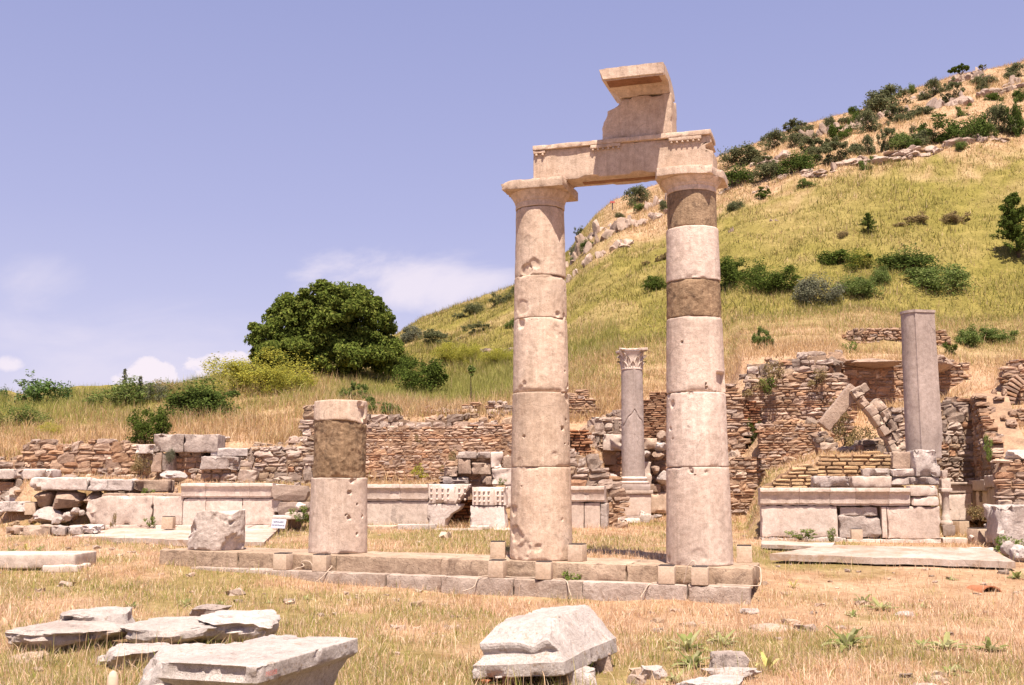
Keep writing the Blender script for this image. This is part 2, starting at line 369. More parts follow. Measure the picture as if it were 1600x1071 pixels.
# columns: photo px at the horizon -> list of (Y, height) ; heights given as metres or as the photo row they show at
def prof(*pts):
    out = []
    for Y, v in pts:
        out.append((Y, v if v < 30 else z_(v, Y)))
    return out
LEFT = ((14, 0.02), (16.5, .18), (17.6, .33), (20.6, .42), (24, .60))
COLS = [
 (-700, prof(*LEFT, (26, .8), (30, 742), (31, 705), (36, 680), (42, 655), (48, 640))),
 (0,   prof(*LEFT, (26, .72), (27.25, .8), (27.7, 752), (30.6, 744), (31.0, 718), (36, 672), (42, 642), (48, 627))),
 (38,  prof(*LEFT, (26, .70), (26.7, 754), (30.65, 744), (31.0, 714), (36, 672), (42, 642), (48, 627))),
 (46,  prof(*LEFT, (26, .70), (26.7, 754), (30.65, 744), (31.0, 694), (36, 672), (42, 642), (48, 627))),
 (230, prof(*LEFT, (26, .66), (26.7, 760), (30.35, 748), (30.75, 696), (36, 668), (42, 634), (48, 618))),
 (300, prof(*LEFT, (26, .66), (26.7, 762), (29.9, 750), (30.4, 706), (30.9, 690), (36, 660), (42, 622), (48, 600))),
 (400, prof((14, 0), (16.3, .14), (17.1, .26), (18.9, .48), (24, .62), (26, .68), (26.7, 762), (29.25, 757), (29.7, 704), (31, 692), (36, 655), (42, 606), (48, 575))),
 (470, prof((14, 0), (16.2, .10), (16.9, .18), (18.7, .48), (24, .64), (26, .70), (26.7, 764), (29.1, 758), (29.6, 705), (31, 688), (36, 645), (42, 602), (48, 577))),
 (485, prof((14, 0), (16.2, .08), (16.8, .15), (18.6, .48), (24, .66), (25.6, .74), (26.2, 764), (31.1, 757), (31.5, 656), (36, 640), (43, 600), (48, 578))),
 (620, prof((14, 0), (15.8, .05), (16.4, .09), (18.2, .46), (23, .66), (25.2, .76), (25.8, 764), (30.95, 755), (31.35, 654), (36, 640), (43, 608), (48, 590))),
 (700, prof((14, 0), (16.2, .05), (17.8, .45), (23, .66), (26.3, .76), (26.7, 760), (30.85, 754), (31.25, 652), (36, 642), (43, 615), (48, 600))),
 (790, prof((14, 0), (15.9, .03), (17.5, .45), (23, .66), (26.3, .76), (26.7, 760), (30.7, 748), (31.1, 650), (36, 632), (43, 598), (48, 578))),
 (870, prof((14, 0), (15.7, .02), (17.3, .45), (23, .66), (24.9, .76), (25.3, 722), (28.3, 706), (28.6, 682), (30.2, 668), (31.3, 660), (31.7, 632), (36, 620), (42, 588), (48, 558))),
 (940, prof((14, 0), (15.5, 0.), (17.2, .45), (23, .62), (25.0, .76), (25.4, 745), (28.3, 716), (30.2, 705), (30.7, 660), (31.6, 645), (36, 616), (42, 578), (48, 542))),
 (960, prof((14, 0), (15.4, 0.), (17.1, .45), (23, .62), (27.5, .80), (30.3, .88), (30.7, 655), (36, 612), (42, 575), (48, 538))),
 (1050, prof((14, 0), (15.0, 0.), (16.9, .43), (23, .56), (27.5, .76), (30.35, .84), (30.7, 625), (36, 600), (42, 562), (48, 525))),
 (1140, prof((14, 0), (15.0, 0.02), (16.8, .36), (22, .50), (27, .74), (29.4, .80), (29.7, 722), (30.45, 715), (30.8, 640), (33, 600), (36, 575), (42, 540), (48, 505))),
 (1165, prof((14, 0), (15.3, 0.03), (18, .32), (22.4, .50), (24.5, .6), (29.3, .8), (29.7, 722), (30.75, 702), (31.05, 602), (31.35, 592), (31.7, 566), (36, 538), (42, 522), (48, 495))),
 (1200, prof((14, 0), (15.6, 0.03), (18.6, .30), (22.4, .50), (23.4, .56), (25.4, 742), (29.1, 740), (29.5, 668), (30.7, 664), (31.0, 594), (31.35, 588), (31.7, 562), (36, 538), (42, 522), (48, 492))),
 (1288, prof((14, 0), (16, 0.03), (18.6, .28), (22.4, .49), (23.2, .6), (24.6, 716), (28.9, 706), (29.2, 668), (30.45, 664), (30.8, 588), (31.15, 580), (31.5, 553), (36, 538), (42, 512), (48, 484))),
 (1312, prof((14, 0), (16, 0.03), (18.6, .28), (22.4, .49), (23.2, .6), (24.6, 715), (28, 706), (30.35, 692), (30.75, 594), (31.2, 582), (31.7, 558), (36, 540), (42, 512), (48, 484))),
 (1335, prof((14, 0), (16, 0.03), (18.6, .28), (22.4, .49), (23.2, .6), (24.6, 714), (28, 706), (33.3, 650), (33.7, 642), (34.1, 566), (38.6, 550), (39.1, 520), (48, 480))),
 (1380, prof((14, 0), (16, 0.03), (18.6, .27), (22.4, .48), (23.1, .6), (24.6, 716), (28, 708), (33.3, 642), (33.65, 640), (34.0, 568), (38.6, 548), (39.0, 517), (48, 482))),
 (1390, prof((14, 0), (16, 0.03), (18.6, .27), (22.4, .48), (23.1, .6), (24.6, 718), (28.2, 708), (28.6, 644), (33.6, 638), (34.0, 568), (38.5, 548), (39.0, 517), (48, 484))),
 (1461, prof((14, 0), (16, 0.03), (18.6, .26), (22.4, .48), (23.0, .6), (24.6, 728), (28.15, 714), (28.5, 632), (33.5, 628), (33.9, 566), (38.5, 546), (39, 520), (48, 492))),
 (1472, prof((14, 0), (16, 0.03), (18.6, .25), (22.4, .48), (28.1, .66), (28.5, 632), (33.5, 628), (33.9, 566), (38.5, 546), (39, 522), (48, 494))),
 (1517, prof((14, 0), (16, 0.03), (18.6, .24), (22.4, .46), (28.1, .64), (28.6, 622), (32.8, 608), (34.4, 578), (38, 546), (42, 524), (48, 496))),
 (1527, prof((14, 0), (16, 0.03), (18.6, .24), (22.4, .46), (28.0, .62), (28.35, 632), (28.6, 626), (32.8, 600), (36, 570), (42, 526), (48, 496))),
 (1541, prof((14, 0), (16, 0.03), (18.6, .24), (22.0, .45), (27.3, .6), (27.6, 676), (28.2, 668), (28.5, 645), (32.8, 596), (36, 568), (42, 526), (48, 496))),
 (1562, prof((14, 0), (16, 0.03), (18.5, .23), (21.6, .43), (25.7, .55), (25.95, 700), (26.2, 690), (28.2, 668), (28.5, 646), (31, 610), (36, 570), (42, 526), (48, 494))),
 (1582, prof((14, 0), (16, 0.03), (18.4, .22), (20.6, .42), (23.5, .45), (23.8, 722), (25.6, 712), (26, 690), (28.1, 668), (28.5, 645), (30.5, 632), (31.2, 580), (36, 568), (42, 526), (48, 492))),
 (2300, prof((14, 0), (16, 0.03), (18.4, .22), (20.2, .42), (21.8, .5), (22.3, 730), (25.5, 712), (28.1, 668), (28.5, 650), (31, 620), (36, 580), (42, 545), (48, 510))),
]
CREST = [(-700, 640), (300, 640), (480, 605), (560, 565), (620, 541), (660, 518), (700, 503), (740, 488), (790, 468), (850, 438), (890, 410), (915, 372), (930, 352), (960, 328),
         (990, 316), (1040, 296), (1125, 254), (1200, 230), (1250, 206), (1340, 184), (1400, 157), (1450, 141), (1500, 124), (1560, 114), (1620, 98), (2300, -120)]
YC = 115.0
_cu = np.array([xat(p, q, 1.0) for p, q in CREST]); _cz = np.array([zat(q, YC) for p, q in CREST])
_colu = np.array([(p - CX) / F * CP for p, _ in COLS])
def terr0(X, Y):
    X = np.atleast_1d(np.asarray(X, float)); Y = np.atleast_1d(np.asarray(Y, float))
    u = X / np.maximum(Y, 8.0)
    u = np.clip(u, _colu[0] + 1e-6, _colu[-1] - 1e-6)
    k = np.clip(np.searchsorted(_colu, u) - 1, 0, len(COLS) - 2)
    zc = np.interp(u, _cu, _cz)
    z = np.zeros_like(Y)
    def column(i, Y, zc):
        P = COLS[i][1]; ys = np.array([q[0] for q in P]); zs = np.array([q[1] for q in P])
        zn = np.interp(Y, ys, zs)
        z48 = zs[-1]
        t = np.clip((Y - 48.0) / (YC - 48.0), 0, 1)
        far = z48 + (zc - z48) * (t + .10 * np.sin(math.pi * t))
        zz = np.where(Y > 48, far, zn)
        return zz
    t = (u - _colu[k]) / (_colu[k + 1] - _colu[k])
    za = np.zeros_like(Y); zb = np.zeros_like(Y)
    for i in range(len(COLS)):
        m = k == i
        if m.any():
            za[m] = column(i, Y[m], zc[m]); zb[m] = column(i + 1, Y[m], zc[m])
    z = za + (zb - za) * t
    over = np.maximum(Y - YC, 0)
    z = np.where(over > 0, np.maximum(z - over * .32, -2.0), z)
    return z
def terr(X, Y):
    X = np.atleast_1d(np.asarray(X, float)); Y = np.atleast_1d(np.asarray(Y, float))
    z = terr0(X, Y)
    a = .025 + .06 * sstep(31, 38, Y) + .30 * sstep(46, 62, Y)
    return z + a * fbm2(X, Y, .55, 3, 2.2) * np.where(Y > 46, .8, 1) + sstep(50, 70, Y) * .55 * fbm2(X, Y, .11, 3, 7.7)
def tz(x, y): return float(terr(x, y)[0])
def hit(px, py, y0=9.0, y1=130.0):
    """the point of the terrain seen at a photo pixel"""
    Ys = np.arange(y0, y1, .1)
    yc = (CY - py) / F
    X = Ys * ((px - CX) / F) / (CP - yc * SP); Z = EYE + Ys * slope(py)
    T = terr(X, Ys)
    i = np.argmax(T >= Z)
    if not (T >= Z).any():
        i = int(np.argmin(Z - T))
    return Vector((X[i], Ys[i], T[i]))
_ug = np.unique(np.concatenate([np.linspace(-2.6, -.6, 34), np.linspace(-.6, .6, 420), np.linspace(.6, 2.6, 34)]))
_yg = np.concatenate([np.arange(-40, 6, 2.0), np.arange(6, 20, .25), np.arange(20, 36, .14), np.arange(36, 50, .35), np.arange(50, 118, .9), np.arange(118, 150, 4), [160, 190, 240, 320, 450, 700]])
UU, YY = np.meshgrid(_ug, _yg)
XX = UU * np.maximum(YY, 8.0)
ZZ = terr(XX.ravel(), YY.ravel()).reshape(XX.shape)
def green(X, Y):
    """0 = dry straw, 1 = yellow green: where the cover is still green"""
    X = np.asarray(X, float); Y = np.asarray(Y, float); u = X / np.maximum(Y, 8)
    n = fbm2(X, Y, .16, 4, 4.4); n2 = fbm2(X, Y, .9, 3, 9.1)
    hill = sstep(43, 49, Y) * (.90 + .25 * n)
    pxh = CX + u * F
    band = sstep(880, 980, pxh)
    # dry strip under the crest
    hill = hill * (1 - band * sstep(63, 71, Y + 4 * n2) * .85)
    hill = hill * (1 - .38 * sstep(.3, .65, n))
    mead = sstep(33, 40, Y) * (1 - sstep(43, 49, Y)) * np.clip(.74 + .5 * n + .3 * n2, 0, 1) * np.where(pxh > 850, .55, 1)
    near = (1 - sstep(26, 33, Y)) * np.clip(.05 + .60 * sstep(.2, .65, n + .4 * n2), 0, 1)
    return np.clip(hill + mead + near, 0, 1)
GR = green(XX.ravel(), YY.ravel())
rows, cols = XX.shape
i = np.arange(rows - 1)[:, None] * cols; j = np.arange(cols - 1)[None]
Q = np.stack([i + j, i + j + 1, i + cols + j + 1, i + cols + j], 2)
V = np.stack([XX.ravel(), YY.ravel(), ZZ.ravel()], 1)
cc = np.stack([GR, GR, GR], 1)
def ground_mat():
    m, nt, out = nodes('dry_ground'); L = nt.links.new
    b = N(nt, 'ShaderNodeBsdfPrincipled'); b.inputs['Roughness'].default_value = .95; b.inputs['Specular IOR Level'].default_value = .1
    g = N(nt, 'ShaderNodeNewGeometry'); vec = g.outputs['Position']
    a = N(nt, 'ShaderNodeAttribute', attribute_name='col')
    n1 = noise(nt, vec, 1.1, 8, .7, .3); n2 = noise(nt, vec, 9, 6, .75); n3 = noise(nt, vec, .25, 4, .6)
    soil = ramp(nt, n1, [(.3, (.30, .16, .09)), (.5, (.42, .275, .175)), (.68, (.53, .37, .25))])
    grn = ramp(nt, n1, [(.3, (.14, .125, .028)), (.5, (.19, .165, .038)), (.7, (.27, .22, .06))])
    c = mixc(nt, a.outputs['Fac'], soil, grn)
    c = mixc(nt, 1.0, c, ramp(nt, n2, [(.3, (.6, .58, .55)), (.65, (1.15, 1.12, 1.1))]), 'MULTIPLY')
    L(c, b.inputs['Base Color'])
    bp = N(nt, 'ShaderNodeBump'); bp.inputs['Strength'].default_value = .8; bp.inputs['Distance'].default_value = .08
    L(n2, bp.inputs['Height']); L(bp.outputs[0], b.inputs['Normal']); L(b.outputs[0], out.inputs[0])
    return m
M['ground'] = ground_mat()
ysplit = int(np.searchsorted(_yg, 48.0))
def sub(rows_from, rows_to, name):
    v = V.reshape(rows, cols, 3)[rows_from:rows_to].reshape(-1, 3); c = cc.reshape(rows, cols, 3)[rows_from:rows_to].reshape(-1, 3)
    r = rows_to - rows_from
    ii = np.arange(r - 1)[:, None] * cols
    q = np.stack([ii + j, ii + j + 1, ii + cols + j + 1, ii + cols + j], 2).reshape(-1, 4)
    return tag(mkmesh(name, v, q, M['ground'], col=c, smooth=True), kind='structure')
tag(sub(0, ysplit + 1, 'ground'), 'dry trampled ground and terraces among the ruins', 'ground')
tag(sub(ysplit, rows, 'hillside'), 'grassy yellow green hillside rising to the right', 'hill')
# ================================================================== COLONNADE
RB, LB = np.array([2.72, 16.05]), np.array([.443, 16.75])      # axes of the two standing columns
ev = (LB - RB) / np.linalg.norm(LB - RB)                        # along the row, to the left
rv = -ev                                                        # to the right
nv = np.array([rv[1], -rv[0]]);  nv = nv if nv[1] < 0 else -nv  # out of the front, towards the viewer
YAW = math.atan2(rv[1], rv[0])
STEP_SLOPE = .0115
def ztop(x): return .50 + (2.72 - x) * STEP_SLOPE
def fac(right, front, z=0.0):
    """facade frame (metres right of the right column's axis, metres in front of it) -> world"""
    p = RB + rv * right + nv * front
    return Vector((p[0], p[1], z))

def drum(name, parent, r0, r1, z0, z1, mat, ax, seed, pits=(), notch=(), chip=.02, tiltb=0.0, tiltt=0.0, rough=.0026, n=176, label=None, topfn=None, botfn=None):
    """one column drum, z in metres above the column's base. pits: (angle, z, radius, depth); angle 0 faces -y, positive to the right"""
    H = z1 - z0
    m = max(6, int(H / .018))
    t = np.concatenate([[0, .006 / H, .014 / H, .026 / H], np.linspace(.045 / H, 1 - .045 / H, m), [1 - .026 / H, 1 - .014 / H, 1 - .006 / H, 1]])
    pr = [(r0 + (r1 - r0) * q, z0 + H * q) for q in t]
    def disp(A, Z, R):
        x, y = np.sin(A), -np.cos(A)
        P = np.stack([(R * x).ravel(), (R * y).ravel(), Z.ravel()], 1)
        R = R + (fbm(P * 3.1 + seed * 9.1, 4) * rough * 1.8 + fbm(P * 17 + seed, 3) * rough * .7).reshape(R.shape)
        e = np.minimum(Z - z0, z1 - Z)
        R = R - .007 * np.exp(-e / .006)
        c = sstep(.22, .7, fbm(P * np.array([3.3, 3.3, 6]) + seed * 3.3, 3)).reshape(R.shape)
        R = R - c * chip * np.exp(-e / .03) * 1.2
        for a, z, rad, dep in pits:
            d = np.sqrt(((((A - a + math.pi) % (2 * math.pi)) - math.pi) * r0) ** 2 + (Z - z) ** 2)
            wob = 1 + .25 * fbm(P * 14 + a * 7, 2).reshape(R.shape) + (.32 if rad > .06 else .1) * fbm(P * 4 + a * 3, 2).reshape(R.shape)
            R = R - (dep if rad < .05 else dep * .7) * sstep(1.0, .62, d / rad * wob)
        for a0, a1, za, zb, dep in notch:
            inn = sstep(a0 - .02, a0 + .02, A) * sstep(a1 + .02, a1 - .02, A) * sstep(za - .012, za + .012, Z) * sstep(zb + .008, zb - .008, Z)
            R = R - dep * inn
        tt = (Z - z0) / H
        if topfn is not None:
            top = topfn(A[-1]); Zt = z0 + (Z - z0) * ((top - z0) / H)[None, :]
            Z = Zt
        if botfn is not None:
            bot = botfn(A[0]); top = Z[-1]
            Z = bot[None, :] + (top - bot)[None, :] * tt
        return R, Z
    Vv, Ff = lathe(pr, n, disp)
    o = mkmesh(name, Vv, Ff, mat, parent, smooth=True, sharp=50)
    if label: o['label'] = label
    return o
def wav(base, amp, fr, sd):
    return lambda A: base + amp * fbm(np.stack([np.cos(A) * fr, np.sin(A) * fr, A * 0 + sd], 1), 4)

def capital(parent, rneck, z0, z1, mat, seed, abw=1.0, broken=None, stain=None):
    H = z1 - z0
    pr = [(rneck, z0), (rneck + .004, z0 + .02), (rneck + .003, z0 + .09 * H / .39), (rneck + .012, z0 + .10 * H / .39), (rneck + .02, z0 + .13 * H / .39),
          (rneck + .03, z0 + .15 * H / .39), (rneck + .052, z0 + .185 * H / .39), (rneck + .075, z0 + .222 * H / .39), (rneck + .084, z0 + .242 * H / .39), (rneck + .075, z0 + .25 * H / .39)]
    p2 = spline(np.array([(a, 0, b) for a, b in pr]), 5)[:, [0, 2]]
    def disp(A, Z, R):
        P = np.stack([(R * np.sin(A)).ravel(), (-R * np.cos(A)).ravel(), Z.ravel()], 1)
        return R + (fbm(P * 6 + seed, 4) * .006).reshape(R.shape) - .008 * sstep(.35, .75, fbm(P * 5 + seed * 2.7, 3)).reshape(R.shape), Z
    Vv, Ff = lathe(p2, 128, disp)
    mkmesh('echinus', Vv, Ff, mat, parent, smooth=True, sharp=45)
    zt = z0 + .247 * H / .39
    Vv, Q = worn((abw, abw, z1 - zt), r=.006, cell=.04, amp=.003, chip=.010, cf=5, thr=.35, seed=seed, warp=broken)
    Vv = rotz(Vv, YAW); Vv[:, 2] += zt
    mkmesh('abacus', Vv, Q, mat, parent, smooth=True, sharp=40)

def colspec(axis, base_y_front):
    Yf = axis[1] - .45
    zb = ztop(axis[0])
    return Yf, zb
# ---- left column
YfL, zbL = colspec(LB, 877)
def zl(py): return zat(py, YfL) - zbL
axL = LB[0] / LB[1]
def angL(px, py, R, Yax=LB[1], X=LB[0]):
    x = xat(px, py, Yax - R * .8) - X
    return math.asin(max(-.97, min(.97, x / R)))
ROTC = 0.0
colL = empty('marble_column', (LB[0], LB[1], zbL), 'complete peach marble column at left under the beam, all drums of stone', 'column', 'standing columns of the colonnade')
rL = lambda z: .476 - .098 * (z / 5.45) ** 1.05
JL = [0, zl(730), zl(612), zl(495), zl(428), zl(319)]
def P(px, py, rad, dep, R): return (angL(px, py, R), zl(py), rad, dep)
drum('drum', colL, rL(0), rL(JL[1]), 0.0, JL[1], M['marble'], axL, 1,
     pits=[P(802, 800, .10, .03, .47), P(806, 835, .18, .04, .47), P(812, 862, .18, .03, .47), P(840, 857, .07, .03, .47), P(814, 760, .014, .03, .47), P(879, 812, .02, .02, .47)], chip=.022)
drum('drum', colL, rL(JL[1]), rL(JL[2]), JL[1] + .004, JL[2], M['marble'], axL, 2,
     pits=[P(880, 669, .034, .05, .45), P(886, 655, .026, .05, .45), P(818, 682, .024, .035, .45), P(883, 693, .018, .04, .45), P(867, 710, .06, .02, .45), P(890, 694, .018, .04, .45), P(812, 722, .1, .012, .45), P(888, 618, .09, .05, .45)], chip=.03)
drum('drum', colL, rL(JL[2]), rL(JL[3]), JL[2] + .004, JL[3], M['marble'], axL, 3,
     pits=[P(884, 578, .02, .04, .44), P(818, 598, .05, .03, .44), P(812, 606, .07, .03, .44), P(889, 600, .045, .05, .44), P(872, 515, .12, .012, .44), P(880, 525, .10, .012, .44), P(812, 503, .10, .05, .44)], chip=.03)
drum('drum', colL, rL(JL[3]), rL(JL[4]), JL[3] + .004, JL[4], M['marble'], axL, 4,
     pits=[P(886, 450, .018, .03, .43), P(884, 490, .05, .04, .43), P(874, 488, .05, .03, .43), P(815, 478, .16, .02, .43)], chip=.03, topfn=wav(JL[4], .01, 1.2, 3))
drum('drum', colL, rL(JL[4]), rL(JL[5]), JL[4] + .006, JL[5] - .004, M['marble'], axL, 5,
     pits=[P(832, 410, .10, .035, .42), P(823, 420, .13, .05, .42), P(882, 359, .02, .04, .42), P(822, 372, .09, .008, .42)], chip=.012)
capL = empty('capital', (0, 0, 0)); capL.parent = colL
def brkL(V, h):
    # the left front corner has broken off short and sloping
    x = V[:, 0]; k = sstep(-h[0] + .20, -h[0], x) * sstep(h[1], -h[1], V[:, 1])
    V[:, 2] -= k * .045 * (V[:, 2] > 0); V[:, 0] += k * .02 * (V[:, 2] < 0); return V
ZT = zat(280, 16.3)
capital(capL, rL(JL[5]) + .004, JL[5] + .004, ZT - zbL, M['marble'], 6, broken=brkL)

# ---- right column
YfR, zbR = colspec(RB, 882)
def zr(py): return zat(py, YfR) - zbR
def PR(px, py, rad, dep, R=.44): return (angL(px, py, R, RB[1], RB[0]), zr(py), rad, dep)
colR = empty('marble_column', (RB[0], RB[1], zbR), 'pale marble column at right patched with two bands of brown concrete', 'column', 'standing columns of the colonnade')
rR = lambda z: .480 - .108 * (z / 5.45) ** 1.0
JR = [0, zr(730), zr(612), zr(493), zr(434), zr(350), zr(293)]
drum('drum', colR, rR(0), rR(JR[1]), 0, JR[1], M['marble_pale'], 0, 11,
     pits=[PR(1088, 868, .12, .014), PR(1080, 738, .03, .05), PR(1078, 733, .05, .03), PR(1085, 742, .012, .03), PR(1050, 876, .06, .03), PR(1102, 738, .03, .02)], chip=.02)
drum('drum', colR, rR(JR[1]), rR(JR[2]), JR[1] + .006, JR[2], M['marble_pale'], 0, 12,
     pits=[PR(1052, 629, .05, .05), PR(1051, 668, .035, .045), PR(1054, 685, .022, .045), PR(1043, 702, .018, .04), PR(1046, 614, .05, .05), PR(1078, 616, .05, .03)], chip=.022)
drum('drum', colR, rR(JR[2]), rR(JR[3]), JR[2] + .008, JR[3], M['marble_pale'], 0, 13,
     pits=[PR(1064, 533, .022, .04), PR(1103, 605, .022, .05), PR(1102, 600, .015, .05)],
     notch=[(.62, 1.18, JR[2] - .05, zr(581), .055)], chip=.026, topfn=wav(JR[3], .010, 1.6, 4))
drum('concrete_band', colR, rR(JR[3]) - .006, rR(JR[4]) - .004, JR[3] + .004, JR[4], M['concrete'], 0, 14, pits=[PR(1075, 470, .10, .012), PR(1105, 455, .08, .012)], chip=.01, rough=.006, label='lower band of brown concrete with pocked streaks')
drum('drum', colR, rR(JR[4]) + .004, rR(JR[5]) + .006, JR[4] + .003, JR[5], M['marble_pale'], 0, 15, pits=[PR(1100, 436, .05, .03)], chip=.03, botfn=wav(JR[4] + .003, .016, 1.8, 6), topfn=wav(JR[5], .010, 1.4, 8))
drum('concrete_band', colR, rR(JR[5]) - .014, rR(JR[6]) - .006, JR[5] + .003, JR[6] - .004, M['concrete'], 0, 16, chip=.006, rough=.004, label='upper band of brown concrete under the capital')
capR = empty('capital', (0, 0, 0)); capR.parent = colR
def brkR(V, h):
    # the left front corner is chipped round and the right front corner cut off
    k = sstep(1.52, 1.9, (-V[:, 0] / h[0]) + (-V[:, 1] / h[1]))
    V[:, 0] += k * .05; V[:, 1] += k * .03
    k = sstep(.95, 1.9, (V[:, 0] / h[0]) + (-V[:, 1] / h[1]))
    V[:, 0] -= k * .13; V[:, 1] += k * .08; return V
capital(capR, rR(JR[6]), JR[6] - .002, ZT - zbR, M['marble'], 17, broken=brkR)

# ---- beam on the two capitals (facade frame: x to the right, y to the back)
def fobj(root_right, front, z, name, label, cat):
    return empty(name, fac(root_right, front, z), label, cat, rotz=YAW)
span = np.linalg.norm(LB - RB)
bx0, bx1 = -span - .03, .37
bL = bx1 - bx0; bH = .575
beam = fobj((bx0 + bx1) / 2, 0, ZT + .003, 'architrave_beam', 'long peach marble architrave beam lying across the two tall columns', 'stone beam')
def brkB(V, h):
    k = sstep(h[0] - .10, h[0] - .06, V[:, 0]) * sstep(.02, .04, V[:, 2]) * sstep(.115, .095, V[:, 2])
    V[:, 0] -= k * .12
    k2 = sstep(h[0] - .05, h[0], V[:, 0]) * sstep(.10, .2, V[:, 2]); V[:, 0] -= k2 * .035
    # ragged bottom arris
    e = np.exp(-(V[:, 2] + h[2]) / .03) * np.exp(-np.minimum(V[:, 1] + h[1], h[1] - V[:, 1]) / .03)
    V[:, 2] += e * sstep(.1, .5, fbm(V * 4 + 3, 3)) * .05
    return V
Vv, Q = worn((bL, .54, bH - .075), r=.01, cell=.05, amp=.004, chip=.012, seed=21, warp=brkB)
body = mkmesh('beam', Vv, Q, M['marble'], beam, smooth=True, sharp=40)
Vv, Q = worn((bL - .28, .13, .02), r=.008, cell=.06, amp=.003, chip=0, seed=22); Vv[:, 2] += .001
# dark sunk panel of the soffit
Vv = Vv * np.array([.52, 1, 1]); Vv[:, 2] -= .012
M['stain'] = stone_mat('stained_shaded_soffit', (.36, .18, .10), (.24, .11, .06), stain_amt=.4, streak=.2, bump=.6)  # brown stain on the beam; also the painted cavity shade under the cornice
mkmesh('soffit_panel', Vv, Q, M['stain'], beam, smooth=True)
zt_ = bH - .073
def fill(x0, x1, y0, y1, z0, z1, name, parent, mat, seed=1, chip=.012, cell=.04, label=None, amp=.003):
    Vv, Q = worn((x1 - x0, y1 - y0, z1 - z0), r=.007, cell=cell, amp=amp, chip=chip, seed=seed)
    Vv += np.array([(x0 + x1) / 2, (y0 + y1) / 2, z0])
    o = mkmesh(name, Vv, Q, mat, parent, smooth=True, sharp=40)
    if label: o['label'] = label
    return o
fill(-bL / 2, bL / 2 - .02, -.27 - .05, .29, zt_, bH, 'crown_moulding', beam, M['marble'], 23, chip=.008)
u2 = lambda px: None
for (x0, x1) in ((-bL / 2 + .005, -bL / 2 + .21), (-bL / 2 + .92, -bL / 2 + 1.40), (-bL / 2 + 2.13, -bL / 2 + 2.62)):
    A = Acc()
    Vv, Q = worn((x1 - x0, .045, .055), r=.005, cell=.04, amp=.002, chip=.008, seed=x0 * 3)
    A.add(Vv + np.array([(x0 + x1) / 2, -.27 - .0235, zt_ - .057]), Q)
    n = max(2, int((x1 - x0) / .075))
    for k in range(n):
        pr = [(.019, 0), (.020, .006), (.014, .03)]
        Vg, Fg = lathe(pr, 10)
        A.add(Vg + np.array([x0 + (k + .5) * (x1 - x0) / n, -.27 - .028, zt_ - .086]), Fg)
    A.build('regula', M['marble'], beam, smooth=True, sharp=40, usecol=False)

# ---- frieze and cornice block on the beam
cx0, cx1 = -1.33, -.24
cb = fobj((cx0 + cx1) / 2, 0, ZT + bH + .006, 'cornice_block', 'broken frieze block with overhanging cornice perched on top of the beam', 'stone block')
cw = cx1 - cx0; fz = .66
def brkF(V, h):
    t = (V[:, 2] + h[2]) / (2 * h[2])
    k = sstep(-h[0] + .55, -h[0], V[:, 0])
    prof_ = np.interp(t, [0, .3, .62, .72, .8, 1], [0, .02, .10, .12, .26, .30])
    V[:, 0] += k * (prof_ + .05 * fbm(V * 6 + 2, 3) * (t > .1)); return V
Vv, Q = worn((cw, .50, fz), r=.012, cell=.035, amp=.006, chip=.02, seed=31, warp=brkF); Vv[:, 1] += .03
mkmesh('frieze', Vv, Q, M['marble'], cb, smooth=True, sharp=40)
# cornice: profile in (depth, height), y negative is outwards
A = Acc()
pr = [(-.82, .665), (-.815, .68), (-.84, .69), (-.845, .85), (-.60, .885), (-.15, .86), (.10, .80), (.26, .70), (.27, .60), (-.23, .60), (-.25, .64), (-.275, .66), (-.30, .70), (-.34, .705), (-.36, .735), (-.74, .715), (-.76, .685)]
Lc = cw - .125
pr = [(a, b + .06) for a, b in pr]; Vv, Fs = extrude(pr, Lc, .03, .007, 6, .016, 5)
# broken left end of the cornice, thinner towards the bottom
k = sstep(-Lc / 2 + .30, -Lc / 2, Vv[:, 0]); Vv[:, 0] += k * (np.interp(Vv[:, 2], [.66, .76, .86], [.16, .03, .0])) * (1 + .5 * fbm(Vv * 7, 2))
k = sstep(.0, .25, Vv[:, 1]); Vv[:, 2] += k * .05 * fbm(Vv * np.array([9, 9, 2]) + 3, 3)
Vv[:, 0] += .043
mkmesh('cornice', Vv, Fs, M['marble'], cb, smooth=True, sharp=35)
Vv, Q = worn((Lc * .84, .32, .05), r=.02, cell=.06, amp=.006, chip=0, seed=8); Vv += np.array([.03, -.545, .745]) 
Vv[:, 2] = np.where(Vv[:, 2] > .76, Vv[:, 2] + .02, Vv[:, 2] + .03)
mkmesh('soffit_panel', Vv, Q, M['stain'], cb, smooth=True)  # dark colour stands in for the shade inside the hollow cornice soffit
Vv, Q = rock((.16, .16, .10), 8, 41); 
fr = mkmesh('stone_chip', Vv, Q, M['marble_white'], None, loc=fac(cx0 + .09, .14, ZT + bH + .42), smooth=True, sharp=40)
bpy.data.objects.remove(fr)

